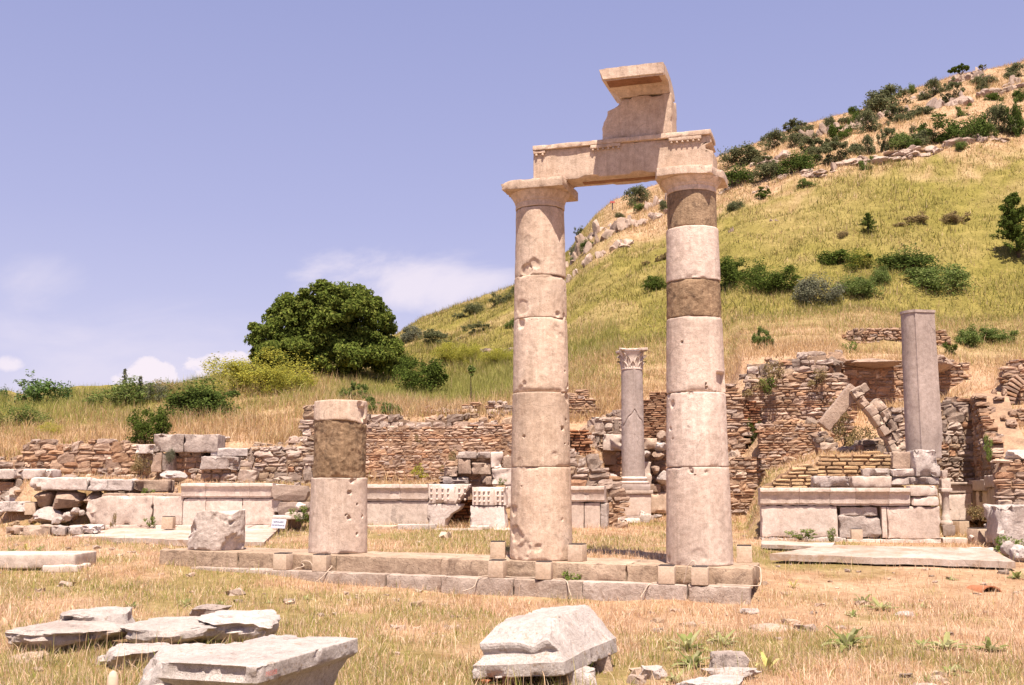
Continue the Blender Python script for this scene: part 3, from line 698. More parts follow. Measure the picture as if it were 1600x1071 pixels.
# ---- broken third column
SB = np.array([xat(528, 860, 17.85), 17.85]); zbS = ztop(SB[0])
YfS = SB[1] - .47
def zs(py): return zat(py, YfS) - zat(866, YfS)
stub = empty('broken_column', (SB[0], SB[1], zbS), 'short broken column of marble drum, brown concrete and a tilted marble cap piece', 'column', None)
ks = zat(866, YfS) - zbS
def PS(px, py, rad, dep, R=.45): return (angL(px, py, R, SB[1], SB[0]), zs(py), rad, dep)
H1 = zs(747); H2 = zs(655); H3 = zs(625)
drum('drum', stub, .472, .452, 0, H1, M['marble_pale'], 0, 51,
     pits=[PS(546, 770, .036, .05), PS(557, 788, .024, .04), PS(545, 809, .034, .05), PS(541, 805, .018, .04), PS(563, 808, .024, .04), PS(556, 835, .026, .04), PS(550, 752, .05, .06)], chip=.03, topfn=wav(H1, .012, 1.3, 9))
def capbot(A):
    a = ((A + math.pi) % (2 * math.pi)) - math.pi
    return H2 + .02 - .10 * sstep(-.3, .9, a) + .05 * np.sin(a * 2.2 - .4) * np.exp(-(a / 1.4) ** 2) + .02 * fbm(np.stack([np.cos(A) * 2, np.sin(A) * 2, A * 0], 1), 3)
drum('concrete_band', stub, .415, .415, H1 + .005, H2 - .01, M['concrete'], 0, 52, pits=[PS(520, 706, .13, .012), PS(556, 712, .16, .014)], chip=.03, rough=.011, label='rough brown concrete core', topfn=lambda A: capbot(A) + .006)
drum('drum', stub, .434, .428, H2, H3, M['marble'], 0, 53, botfn=capbot,
     pits=[PS(566, 640, .12, .07), PS(571, 655, .10, .07), PS(562, 632, .08, .04)], chip=.035, label='pale capping piece broken away on the right', topfn=wav(H3, .012, 1.1, 5))

# ---- drum stump at the left end of the step
TB = np.array([xat(338, 850, 18.25), 18.25]); zbT = ztop(TB[0])
def stump_top(A):
    a = ((A + math.pi) % (2 * math.pi)) - math.pi
    return .62 + .05 * np.sin(a + .3) - .16 * np.exp(-((a + 1.25) / .55) ** 2) - .10 * np.exp(-((a - .75) / .35) ** 2) + .035 * fbm(np.stack([np.cos(A) * 1.7, np.sin(A) * 1.7, A * 0 + 3], 1), 3)
st = empty('broken_drum', (TB[0], TB[1], zbT), 'squat broken marble drum standing alone at the left end of the step', 'column drum')
drum('drum', st, .445, .45, 0, .62, M['marble_white'], 0, 61, pits=[(.95, .02, .28, .12), (-1.3, .55, .3, .06), (-1.0, .42, .22, .04), (.5, .60, .2, .05)], chip=.05, rough=.008, topfn=stump_top)

# ================================================================== STEPPED BASE
sty_r1 = .80; sty_r0 = -(RB[0] + 5.55) / rv[0]
def stepped(front_edge, back, ztf, height, sr0, sr1, nb, name, mat, seed, label):
    Lr = sr1 - sr0
    root = empty(name, fac((sr0 + sr1) / 2, 0, 0), label, 'step', rotz=YAW)
    edges = np.linspace(-Lr / 2, Lr / 2, nb + 1)
    edges[1:-1] += np.random.default_rng(seed).uniform(-.3, .3, nb - 1)
    for k in range(nb):
        x0, x1 = edges[k] + .0015, edges[k + 1] - .0015
        xm = (sr0 + sr1) / 2 + (x0 + x1) / 2
        wx = fac(xm, 0)[0]
        zt = ztf(wx)
        w = x1 - x0; d = front_edge + back
        Vv, Q = worn((w, d, height), r=.010, cell=.06, amp=.005, chip=.018, cf=3.2, thr=.22, seed=seed + k * 3)
        Vv[:, 2] += -(Vv[:, 0]) * STEP_SLOPE
        Vv += np.array([(x0 + x1) / 2, (back - front_edge) / 2 + np.random.default_rng(k + seed).uniform(-.003, .003), zt - height])
        mkmesh('block', Vv, Q, mat, root, smooth=True, sharp=38)
    return root
stepped(.62, .66, ztop, .27, sty_r0, sty_r1, 6, 'upper_step', M['step'], 71, 'upper brownish stone step of the colonnade carrying the columns')
stepped(.86, -.60, lambda x: ztop(x) - .235, .36, sty_r0 + .75, sty_r1 - .02, 8, 'lower_step', M['step_low'], 83, 'lower grey stone step of the colonnade meeting the grass')

# ================================================================== LAMP BOXES, CABLES
def lampbox_mesh():
    A = Acc(); s = .245; t = .022; h = .26
    Vv, Q = worn((s, s, h), r=.006, cell=.12, amp=.001, chip=.004, seed=3)
    # hollow rim: push the middle of the top down
    A.add(Vv, Q)
    return A
LB_proto = None
def lamp_box(p, rot, label, s=1.0):
    global LB_proto
    if LB_proto is None:
        r = empty('lamp_box', p, label, 'lamp', 'small concrete lamp boxes', rotz=rot)
        b = lampbox_mesh().build('box', M['lamp_box'], r, smooth=True, sharp=40, usecol=False)
        Vv, Q = lattice_box(np.array([-.095, .095]), np.array([-.095, .095]), np.array([.258, .272]))
        mkmesh('glass_lid', Vv, Q, M['glass'], r)
        Vv, Q = lattice_box(np.array([-.112, .112]), np.array([-.112, -.098]), np.array([.259, .278])); A = Acc(); A.add(Vv, Q)
        A.add(Vv * np.array([1, -1, 1]), Q[:, ::-1]); A.add(Vv[:, [1, 0, 2]] , Q[:, ::-1]); A.add(Vv[:, [1, 0, 2]] * np.array([-1, 1, 1]), Q)
        A.build('lid_frame', M['iron'], r, usecol=False)
        LB_proto = r
    else:
        r = LB_proto.copy(); COL.objects.link(r)
        for c in LB_proto.children:
            k = c.copy(); COL.objects.link(k); k.parent = r
        r.location = p; r.rotation_euler.z = rot; r['label'] = label
    r.scale = (s, s, s)
    return r
def on_step(px, py, low):
    """a box whose front foot shows at px,py on the upper (low=False) or lower step"""
    X = xat(px, py, 16.4)
    for _ in range(8):
        z = ztop(X) - (.235 if low else 0); p = at_z(px, py, z); X = p[0]
    if low:       # keep it on the narrow lower tread
        rel = np.array([p[0], p[1]]) - RB; right = rel @ rv
        q = fac(right, .745); p = Vector((q[0], q[1], ztop(q[0]) - .235))
    else:
        p = p + Vector((0, .12, 0)); p.z = ztop(p[0])
    p.z += .002
    return p
for px, py, low, rot, lab in (
    (459, 888, True, YAW, 'beige lamp box left of the pair below the broken column'),
    (506, 892, True, YAW + .1, 'beige lamp box right of the pair below the broken column'),
    (778, 873, False, YAW + .25, 'beige lamp box on the upper step against the left side of the left column'),
    (903, 878, False, YAW - .1, 'beige lamp box on the upper step against the right side of the left column'),
    (780, 902, True, YAW + .02, 'beige lamp box on the lower step, left of the pair below the left column'),
    (851, 905, True, YAW + .12, 'beige lamp box on the lower step, right of the pair below the left column'),
    (1047, 910, True, YAW + .05, 'beige lamp box on the lower step, left of the looped cable'),
    (1098, 912, True, YAW + .02, 'beige lamp box on the lower step, right of the looped cable'),
    (1166, 880, False, YAW + .1, 'beige lamp box on the right end of the upper step')):
    lamp_box(on_step(px, py, low), rot, lab, .92)
for px, py, rot, lab, s in (
    (1339, 848, .05, 'beige lamp box in front of the long podium wall', .95),
    (1533, 852, .35, 'beige lamp box with dark lid beside the end of the oblique podium', 1.25),
    (1503, 836, .4, 'larger beige lamp box inside the shaded corner niche', 1.2),
    (1489, 820, .3, 'beige lamp box deepest in the shaded corner niche', 1.0),
    (46, 822, .05, 'beige lamp box at the far left under the brown boulder block', 1.1),
    (261, 824, .02, 'beige lamp box against the stained left panel', 1.0)):
    p = at(px, py, 24.3) if px == 261 else hit(px, py); p.y += .1; p.z = .705 if px == 261 else tz(p.x, p.y) - .015
    lamp_box(p, rot, lab, s)
def cable(pts, label, rad=.0075):
    P_ = spline(pts, 8); Vv, Fs = tube(P_, rad, 6)
    c = P_.mean(0); Vv -= c
    return tag(mkmesh('power_cable', Vv, Fs, M['cable'], loc=c, smooth=True), label, 'cable', 'pale lamp cables on the steps')
def sp(px, front, dz, low=True):
    """a point on the step tread by photo column"""
    best = None
    for r in np.arange(-10, 1.3, .02):
        q = fac(r, front); pxx = CX + (q[0] / q[1]) / (1 / CP) * F
        if best is None or abs(pxx - px) < best[0]: best = (abs(pxx - px), q)
    q = best[1]; return (q[0], q[1], ztop(q[0]) - (.235 if low else 0) + dz)
cable([sp(1060, .80, .02), sp(1063, .81, .10), sp(1068, .82, .25), sp(1075, .82, .33), sp(1079, .82, .26), sp(1081, .81, .10), sp(1086, .80, .03)], 'pale cable looping up between the two lamp boxes at right')
cable([sp(1036, .76, .015), sp(1018, .80, .012), sp(1006, .87, -.02), sp(1000, .92, -.12), sp(994, .95, -.19)], 'pale cable hanging over the lower step left of the looped cable')
cable([sp(1110, .72, .015), sp(1140, .74, .014), sp(1168, .72, .012), sp(1176, .60, .03), sp(1178, .50, .20), sp(1174, .40, .248), sp(1160, .2, .25)], 'pale cable running round the right end of the steps')
cable([sp(790, .70, .014), sp(805, .78, .014), sp(830, .70, .014), sp(848, .66, .014)], 'pale cable lying between the boxes below the left column')
cable([sp(866, .74, .014), sp(878, .80, .014), sp(884, .88, -.02), sp(887, .92, -.13), sp(890, .96, -.2)], 'pale cable dropping over the lower step beside the green plant')
cable([sp(768, .70, .014), sp(756, .80, .014), sp(748, .87, -.01), sp(742, .92, -.13), sp(724, .97, -.2)], 'pale cable dropping over the lower step left of the left column')
cable([sp(518, .68, .05), sp(526, .74, .08), sp(522, .84, .03), sp(512, .90, -.08), sp(504, .93, -.14)], 'pale cable curling over the lower step below the broken column')
cable([sp(470, .70, .014), sp(484, .66, .06), sp(480, .64, .12), sp(492, .7, .13), sp(498, .7, .03)], 'pale cable knot between the boxes below the broken column')
# ================================================================== MASONRY
class Plane:
    """a vertical wall face between two plan points, addressed by photo pixels"""
    def __init__(s, pxL, YL, pxR, YR, py=700):
        s.A = np.array([xat(pxL, py, YL), YL]); s.B = np.array([xat(pxR, py, YR), YR])
        d = s.B - s.A; s.L = np.linalg.norm(d); s.u = d / s.L
        n = np.array([s.u[1], -s.u[0]]); s.n = n                # towards the viewer for a wall running left to right
        s.ang = math.atan2(s.u[1], s.u[0])
    def loc(s, px, py):
        yc = (CY - py) / F; k = ((px - CX) / F) / (CP - yc * SP)
        t = (k * s.A[1] - s.A[0]) / (s.u[0] - k * s.u[1])
        Y = s.A[1] + t * s.u[1]
        return t, zat(py, Y)
    def world(s, t, d, z):
        p = s.A + s.u * t - s.n * d
        return Vector((p[0], p[1], z))
def tmpl(n, p):
    g = np.linspace(-1, 1, n + 1); V, Q = lattice_box(g, g, g)
    r = (np.abs(V) ** p).sum(1) ** (1 / p)
    return V / r[:, None], Q
T3 = tmpl(3, 7.0); T2 = tmpl(2, 9.0)
PAL = {
 'warm': [(.43, .29, .205), (.38, .25, .17), (.35, .24, .18), (.48, .335, .245), (.31, .215, .165), (.41, .25, .155), (.38, .285, .235)],
 'grey': [(.40, .305, .255), (.33, .25, .205), (.46, .355, .295), (.38, .27, .19), (.28, .21, .17), (.50, .40, .34)],
 'brick': [(.41, .235, .145), (.36, .20, .12), (.45, .28, .18), (.32, .175, .105), (.42, .265, .175)],
 'ybrick': [(.58, .40, .23), (.54, .36, .20), (.60, .43, .26), (.50, .33, .19)],
 'pale': [(.56, .42, .33), (.60, .46, .36), (.50, .37, .29), (.46, .34, .27)],
 'rust': [(.36, .17, .09), (.30, .14, .07), (.40, .21, .12), (.28, .15, .09)],
}
def pick(rg, pal, n): 
    a = np.array(PAL[pal]); c = a[rg.integers(0, len(a), n)]
    return c * rg.uniform(.82, 1.14, (n, 1))
STY = {
 'rubble': dict(bands=[('stone', 9)], h=(.10, .20), l=(.16, .55), pal='warm', gap=.014, prot=.035, rough=.05, mort=(.36, .24, .16)),
 'grubble': dict(bands=[('stone', 9)], h=(.10, .24), l=(.14, .55), pal='grey', gap=.016, prot=.045, rough=.06, mort=(.34, .235, .165)),
 'small': dict(bands=[('stone', 9)], h=(.08, .15), l=(.14, .36), pal='warm', gap=.014, prot=.05, rough=.06, mort=(.30, .19, .12)),
 'big': dict(bands=[('stone', 9)], h=(.26, .40), l=(.4, .9), pal='grey', gap=.03, prot=.07, rough=.05, mort=(.25, .16, .1)),
 'mixed': dict(bands=[('stone', 4), ('brick', 2), ('stone', 3), ('brick', 1)], h=(.065, .15), l=(.12, .50), pal='warm', gap=.010, prot=.026, rough=.055, mort=(.38, .25, .165)),
 'facing': dict(bands=[('stone', 4), ('brick', 1)], h=(.055, .12), l=(.10, .42), pal='warm', gap=.008, prot=.016, rough=.05, mort=(.37, .235, .15), core=.018),
 'brick': dict(bands=[('brick', 9)], h=(.05, .06), l=(.2, .4), pal='brick', gap=.014, prot=.03, rough=.05, mort=(.30, .18, .11)),
 'ybrick': dict(bands=[('ybrick', 9)], h=(.075, .085), l=(.26, .42), pal='ybrick', gap=.016, prot=.03, rough=.03, mort=(.25, .15, .09)),
 'rust': dict(bands=[('rust', 9)], h=(.06, .09), l=(.15, .35), pal='rust', gap=.02, prot=.08, rough=.07, mort=(.14, .07, .04)),
}
def stones_into(acc, cen, size, col, PL, rg, rough=.05, tm=T3, tilt=.03, skew=.10):
    Vt, Qt = tm; n = len(cen)
    if n == 0: return
    m = len(Vt)
    P = Vt[None] * (size[:, None] / 2)
    a = rg.normal(0, skew, (n, 4))
    P[:, :, 0] *= 1 + a[:, 0:1] * Vt[None, :, 2] + .5 * a[:, 1:2] * Vt[None, :, 1]
    P[:, :, 2] *= 1 + a[:, 2:3] * Vt[None, :, 0]
    P[:, :, 2] += a[:, 3:4] * .5 * Vt[None, :, 0] * size[:, None, 2] * .3
    P += rg.normal(0, rough, (n, m, 3)) * np.minimum(size[:, None], .22)
    th = rg.normal(0, tilt, n); c, s = np.cos(th)[:, None], np.sin(th)[:, None]
    x, z = P[:, :, 0].copy(), P[:, :, 2].copy()
    P[:, :, 0], P[:, :, 2] = c * x - s * z, s * x + c * z
    P += cen[:, None]
    t, d, zz = P[:, :, 0].ravel(), P[:, :, 1].ravel(), P[:, :, 2].ravel()
    W = np.stack([PL.A[0] + PL.u[0] * t - PL.n[0] * d, PL.A[1] + PL.u[1] * t - PL.n[1] * d, zz], 1)
    Q = (Qt[None] + (np.arange(n) * m)[:, None, None]).reshape(-1, 4)
    acc.add(W, Q, np.repeat(col, m, 0))
def masonry(name, label, cat, YL, YR, top, base, style, thick=.6, seed=1, group=None, sag=0.0, extra=0.0):
    st = STY[style]; rg = np.random.default_rng(seed)
    PL = Plane(top[0][0], YL, top[-1][0], YR, top[0][1])
    ts = np.array([PL.loc(*p) for p in top]); ts[:, 0] = np.maximum.accumulate(ts[:, 0] + np.arange(len(ts)) * 1e-5)
    if not isinstance(base, (list, tuple)): base = [(top[0][0], base), (top[-1][0], base)]
    bs = np.array([PL.loc(*p) for p in base])
    Tz = lambda t: np.interp(t, ts[:, 0], ts[:, 1]); Bz = lambda t: np.interp(t, bs[:, 0], bs[:, 1]) - extra
    s0, s1 = ts[0, 0], ts[-1, 0]
    z = min(bs[:, 1]) - extra; zmax = ts[:, 1].max()
    acc = Acc(); seq = []
    for kind, n in st['bands']: seq += [kind] * n
    ci = 0; C3, S3, K3, C2, S2, K2 = [], [], [], [], [], []
    while z < zmax + .1:
        kind = seq[ci % len(seq)]; ci += 1
        if kind == 'stone': h = rg.uniform(*st['h']); ln = st['l']
        elif kind == 'brick' and style != 'brick': h = rg.uniform(.045, .06); ln = (.2, .42)
        else: h = rg.uniform(*st['h']); ln = st['l']
        t = s0 - rg.uniform(0, ln[0])
        while t < s1:
            w = rg.uniform(*ln); tm_ = t + w / 2
            if s0 - .08 < tm_ < s1 + .08:
                tz_ = Tz(tm_) + rg.normal(0, .25) * h
                if z + h * .55 < tz_ and z + h * .6 > Bz(tm_):
                    hh = h * rg.uniform(.82, 1.12)
                    if kind == 'stone' and rg.random() < .16: hh *= rg.uniform(1.4, 2.0)
                    dep = rg.uniform(.22, .34)
                    c = (tm_, dep / 2 - rg.uniform(0, st['prot']), z + h / 2)
                    s = (w - st['gap'], dep, hh - st['gap'])
                    pal = st['pal'] if kind == 'stone' else kind
                    if kind == 'stone' and style != 'big' and rg.random() < .14: pal = 'pale' if rg.random() < .5 else 'brick'
                    k = pick(rg, pal, 1)[0]
                    if kind == 'stone': C3.append(c); S3.append(s); K3.append(k)
                    else: C2.append(c); S2.append(s); K2.append(k)
            t += w
        z += h
    if C3: stones_into(acc, np.array(C3), np.array(S3), np.array(K3), PL, rg, st['rough'], T3)
    if C2: stones_into(acc, np.array(C2), np.array(S2), np.array(K2), PL, rg, st['rough'] * .6, T2, .012, .05)
    # mortar core
    n = max(6, int((s1 - s0) / .12)); t = np.linspace(s0 + .02, s1 - .02, n)
    zt = np.maximum(Tz(t) - .05 - .05 * rg.random(n), Bz(t) + .02); zb = np.minimum(Bz(t) - .25, zt - .05)
    nz = 6; rows_ = []
    for q in np.linspace(0, 1, nz): rows_.append(np.stack([t, np.full(n, st.get('core', .032)) + rg.normal(0, .012, n), zb + (zt - zb) * q], 1))
    for dd in np.linspace(.12, thick, 3): rows_.append(np.stack([t, np.full(n, dd), zt + rg.normal(0, .03, n)], 1))
    rows_.append(np.stack([t, np.full(n, thick), zb], 1))
    R_ = np.array(rows_); k = len(rows_)
    W = np.stack([PL.A[0] + PL.u[0] * R_[..., 0] - PL.n[0] * R_[..., 1], PL.A[1] + PL.u[1] * R_[..., 0] - PL.n[1] * R_[..., 1], R_[..., 2]], 2).reshape(-1, 3)
    ii = np.arange(k - 1)[:, None] * n; jj = np.arange(n - 1)[None]
    Q = np.stack([ii + jj, ii + jj + 1, ii + n + jj + 1, ii + n + jj], 2).reshape(-1, 4)
    ends = np.array([[q * n for q in range(k)], [q * n + n - 1 for q in range(k)][::-1]])
    acc.add(W, [Q, ends], np.array(st['mort']))
    # loose top stones over the thickness
    m = int((s1 - s0) * 3.2)
    tt = rg.uniform(s0, s1, m); 
    cen = np.stack([tt, rg.uniform(.2, thick, m), Tz(tt) - .03], 1)
    if style in ('rubble', 'grubble', 'small', 'mixed', 'facing', 'big'):
        stones_into(acc, cen, rg.uniform(.10, .24, (m, 3)) * np.array([1.2, 1, .8]), pick(rg, st['pal'], m), PL, rg, .07, T3, .2)
    allV = np.concatenate(acc.V); c0 = np.array([allV[:, 0].mean(), allV[:, 1].mean(), allV[:, 2].min()])
    acc.V = [v - c0 for v in acc.V]
    o = acc.build(name, M['masonry'], loc=c0, smooth=False)
    return tag(o, label, cat, group)
def blk(name, label, cat, px0, px1, py0, py1, Y, depth, mat, rot=0.0, chip=.03, amp=.012, seed=None, group=None, cell=.06, r=.02, warp=None, tilt=0.0, freq=5.0):
    seed = seed if seed is not None else px0 * .37 + py0 * .11
    z0, z1 = zat(py1, Y), zat(py0, Y); pm = (py0 + py1) / 2
    x0, x1 = xat(px0, pm, Y), xat(px1, pm, Y)
    Vv, Q = worn((x1 - x0, depth, z1 - z0), r=r, cell=cell, amp=amp, chip=chip, seed=seed, warp=warp, freq=freq)
    if tilt: 
        Vv = rot3(Vv, 0, tilt, 0)
    c = Vector(((x0 + x1) / 2, Y, z0)) + Matrix.Rotation(rot, 3, 'Z') @ Vector((0, depth / 2, 0))
    o = mkmesh(name, Vv, Q, M[mat], loc=c, smooth=True, sharp=36, rotz=rot)
    return tag(o, label, cat, group)
def rk(name, label, cat, px0, px1, py0, py1, Y, mat, depth=None, seed=0, group=None, cuts=9, n=10, rot=0.0, amp=.18):
    z0 = zat(py1, Y); h = zat(py0, Y) - z0; w = xat(px1, py1, Y) - xat(px0, py1, Y); dpt = depth or w * .7
    Vv, Q = rock((1, 1, 1), n, seed, cuts, amp)
    e = Vv.max(0) - Vv.min(0); Vv[:, :2] -= (Vv.max(0) + Vv.min(0))[:2] / 2
    Vv = Vv / e * np.array([w, dpt, h])
    o = mkmesh(name, Vv, Q, M[mat], loc=((xat(px0, py1, Y) + xat(px1, py1, Y)) / 2, Y + dpt * .45, z0), smooth=True, sharp=28, rotz=rot)
    return tag(o, label, cat, group)

# ---- walls from left to right
masonry('rubble_wall', 'long weathered rubble wall below the tall grass at far left', 'wall', 30.7, 30.2,
        [(-60, 722), (0, 718), (37, 714), (39, 688), (60, 689), (100, 692), (130, 690), (150, 690), (170, 686), (180, 690), (200, 692), (240, 693)], 752, 'rubble', .7, 101)
masonry('rubble_wall', 'brown patched rubble under the pair of big ashlar blocks', 'wall', 29.9, 29.7,
        [(266, 709), (300, 707), (318, 712), (352, 722), (392, 735)], 758, 'rubble', .7, 102)
masonry('rubble_wall', 'tumbled rubble wall left of the broken third column', 'wall', 29.2, 29.0,
        [(372, 730), (392, 705), (402, 698), (430, 703), (446, 700), (462, 706), (478, 700), (500, 704)], 760, 'grubble', .8, 103)
masonry('rubble_wall', 'short row of pale stones on the slope above the tumbled rubble', 'wall', 30.4, 30.3,
        [(398, 697), (402, 692), (425, 693), (445, 690), (452, 683), (468, 685), (472, 694)], 706, 'grubble', .5, 104)
masonry('rubble_pier', 'narrow upright rubble pier behind the cap of the broken column', 'wall', 31.0, 31.0,
        [(474, 634), (482, 632), (492, 634), (520, 640)], 700, 'grubble', .6, 105)
masonry('terrace_wall', 'long terrace wall with thin brick bands between the broken and left columns', 'wall', 31.0, 30.5,
        [(490, 668), (560, 666), (640, 667), (720, 666), (830, 664)], 758, 'facing', .7, 106)
masonry('rubble_wall', 'band of rough boulders topping the long terrace wall', 'wall', 31.15, 30.7,
        [(494, 655), (560, 650), (575, 653), (600, 650), (640, 654), (660, 656), (690, 653), (735, 655), (770, 660), (830, 658)], 669, 'grubble', .8, 107)
masonry('rubble_wall', 'stepped bit of brick and stone wall standing above the terrace wall', 'wall', 31.9, 31.6,
        [(625, 647), (642, 645), (660, 647), (663, 636), (680, 637), (700, 640), (725, 642), (728, 629), (744, 629), (746, 652)], 660, 'mixed', .6, 108)
masonry('rubble_wall', 'short pale rubble wall on the slope left of the left column', 'wall', hit(760, 553).y, hit(815, 554).y, [(752, 544), (775, 546), (800, 543), (830, 548)], 553, 'grubble', .6, 109)
masonry('rubble_wall', 'low stone heap right beside the left column above the terrace', 'wall', 31.6, 31.4, [(762, 628), (772, 622), (785, 632), (800, 634), (826, 630)], 664, 'grubble', .7, 110)
# behind the far left
masonry('rubble_wall', 'dark coursed stones under the long white block at the far left', 'wall', 27.3, 27.2, [(-50, 752), (0, 751), (48, 751)], 782, 'grubble', .5, 111)
blk('marble_block', 'long broken white block lying on dark stones at the left edge', 'stone block', -40, 79, 734, 749, 27.1, .7, 'marble_white', chip=.08, amp=.02)
blk('marble_block', 'long broken white block on brown boulders, left of two end to end', 'stone block', 47, 135, 747, 766, 25.7, .6, 'marble_white', chip=.10, amp=.03)
blk('stone_block', 'long grey stone right of the white block, on top of the low wall', 'stone block', 136, 206, 750, 767, 25.7, .55, 'white_rock', chip=.06, amp=.03)
blk('stone_block', 'last stone at the right end of the low wall top row', 'stone block', 207, 262, 751, 768, 25.75, .5, 'rough_stone', chip=.08, amp=.03)
rk('boulder', 'dark brown boulder under the long white block', 'boulder', 68, 119, 766, 796, 25.55, 'rough_stone', 1.0, 3, cuts=7)
rk('boulder', 'paler brown boulder at the left corner under the white block', 'boulder', 44, 80, 767, 797, 25.75, 'rough_stone', .9, 4, cuts=7)
rk('boulder', 'brown boulder left of the big stained panel', 'boulder', 117, 160, 767, 792, 25.8, 'rough_stone', .9, 5, cuts=7)
rk('boulder', 'grey craggy boulder behind the far left lamp box', 'boulder', 42, 92, 792, 822, 25.3, 'grey_rock', 1.0, 6, cuts=8)
masonry('rubble_wall', 'thin course of stones behind the stained panel', 'wall', 26.0, 26.0, [(160, 768), (240, 770), (276, 766)], 800, 'rubble', .4, 112)
for k, (a, b, c, d) in enumerate(((95, 112, 800, 815), (108, 124, 793, 804), (122, 132, 797, 806), (78, 96, 808, 820))):
    rk('loose_stone', ('flat pale loose stone under the brown boulders', 'white loose stone tucked beneath the brown boulder', 'small white loose stone touching the stained panel', 'low loose stone beside the far left lamp box')[k], 'stone', a, b, c, d, 25.2, 'white_rock', seed=20 + k, group='loose stones under the boulders')
blk('marble_block', 'tilted white slab at the far left under the dark stones', 'stone slab', 10, 45, 772, 790, 26.6, .5, 'marble_white', tilt=-.22, chip=.03)
blk('stone_block', 'low grey block at the far left in the grass', 'stone block', -10, 38, 784, 800, 26.0, .5, 'white_rock', chip=.05)
for k, (a, b, c, d) in enumerate(((8, 37, 823, 836), (36, 79, 822, 841), (81, 102, 823, 837), (103, 126, 823, 836), (127, 153, 821, 833))):
    blk('kerb_stone', ('leftmost low rounded kerb stone by the white floor', 'largest brown kerb stone left of the white floor', 'third kerb stone from the left, beside the white floor', 'fourth kerb stone from the left, beside the white floor', 'kerb stone nearest the stained panel')[k], 'kerb stone', a, b, c, d, 23.6 - k * .05, .4, 'rough_stone' if k < 2 else 'white_rock', chip=.05, amp=.03, group='kerb stones at the left')
# ashlar above
blk('ashlar_block', 'big grey ashlar block with a scar, left of the upper pair', 'stone block', 240, 287, 679, 707, 29.6, .8, 'grey_rock', chip=.06, amp=.02)
blk('ashlar_block', 'big grey ashlar block, right of the upper pair', 'stone block', 288, 340, 679, 707, 29.55, .8, 'grey_rock', chip=.05, amp=.015)
blk('ashlar_block', 'upright tan block under the left ashlar block', 'stone block', 236, 252, 708, 738, 29.6, .5, 'rough_stone', chip=.04)
blk('ashlar_block', 'upright grey block with a dry weed on it', 'stone block', 252.5, 272, 708, 736, 29.65, .5, 'grey_rock', chip=.03)
blk('stone_block', 'flat pale block at the right end of the rubble wall', 'stone block', 212, 238, 695, 709, 29.9, .5, 'marble_white', chip=.05)
blk('stone_block', 'long rounded grey block lying on the rubble slope', 'stone block', 313, 372, 714, 734, 28.9, .7, 'grey_rock', chip=.09, amp=.04)
blk('stone_block', 'flat slab lying just right of the big ashlar blocks', 'stone block', 330, 386, 701, 713, 29.6, .7, 'white_rock', chip=.04, amp=.03)
rk('boulder', 'white rounded boulder on the terrace above the stained panel', 'boulder', 243, 282, 735, 754, 27.4, 'white_rock', .9, 30, cuts=6)
masonry('rubble_wall', 'low rubble under the long rounded grey block on the slope', 'wall', 29.1, 29.0, [(300, 738), (330, 733), (372, 734), (388, 742)], 758, 'grubble', .5, 171)
rk('loose_stone', 'tiny white stone on the grass beside the ashlar blocks', 'stone', 343, 358, 682, 688, 30.8, 'marble_white', .3, 31)

# ---- PODIUMS (marble benches)
def wall_root(PL, name, label, cat, z, px0=None):
    t = PL.L / 2; p = PL.world(t, 0, z); r = empty(name, p, label, cat, rotz=PL.ang)
    r['_t'] = t; return r
def part(PL, root, name, px0, px1, py0, py1, d0, d1, mat, seed=1, chip=.015, amp=.004, cell=.06, r=.01, label=None, warp=None):
    pm, xm = (py0 + py1) / 2, (px0 + px1) / 2
    t0, t1 = PL.loc(px0, pm)[0], PL.loc(px1, pm)[0]; z0, z1 = PL.loc(xm, py1)[1], PL.loc(xm, py0)[1]
    Vv, Q = worn((t1 - t0 - .006, d1 - d0, z1 - z0 - .004), r=r, cell=cell, amp=amp, chip=chip, seed=seed + px0 * .13, warp=warp)
    Vv += np.array([(t0 + t1) / 2 - root['_t'], (d0 + d1) / 2, z0 - root.location.z])
    o = mkmesh(name, Vv, Q, M[mat], root, smooth=True, sharp=38)
    if label: o['label'] = label
    return o
def moulding(PL, root, px0, px1, py0, py1, mat, seed=1, proj=.105, ends=True, name='cornice', back=.3):
    pm, xm = (py0 + py1) / 2, (px0 + px1) / 2
    t0, t1 = PL.loc(px0, pm)[0], PL.loc(px1, pm)[0]; z0, z1 = PL.loc(xm, py1)[1], PL.loc(xm, py0)[1]; H = z1 - z0
    pr = [(back, z0), (-.015, z0), (-.018, z0 + .10 * H), (-.045, z0 + .13 * H), (-.05, z0 + .60 * H), (-.058, z0 + .64 * H), (-.066, z0 + .70 * H), (-.075, z0 + .75 * H), (-proj * .9, z0 + .78 * H), (-proj, z0 + .79 * H), (-proj, z0 + .95 * H), (-proj * .93, z1), (back, z1)]
    pr = [(a, b - root.location.z) for a, b in pr]
    Vv, Fs = extrude(pr, t1 - t0 - .006, .05, .004, 6, .014, seed)
    Vv[:, 0] += (t0 + t1) / 2 - root['_t']
    return mkmesh(name, Vv, Fs, M[mat], root, smooth=True, sharp=32)
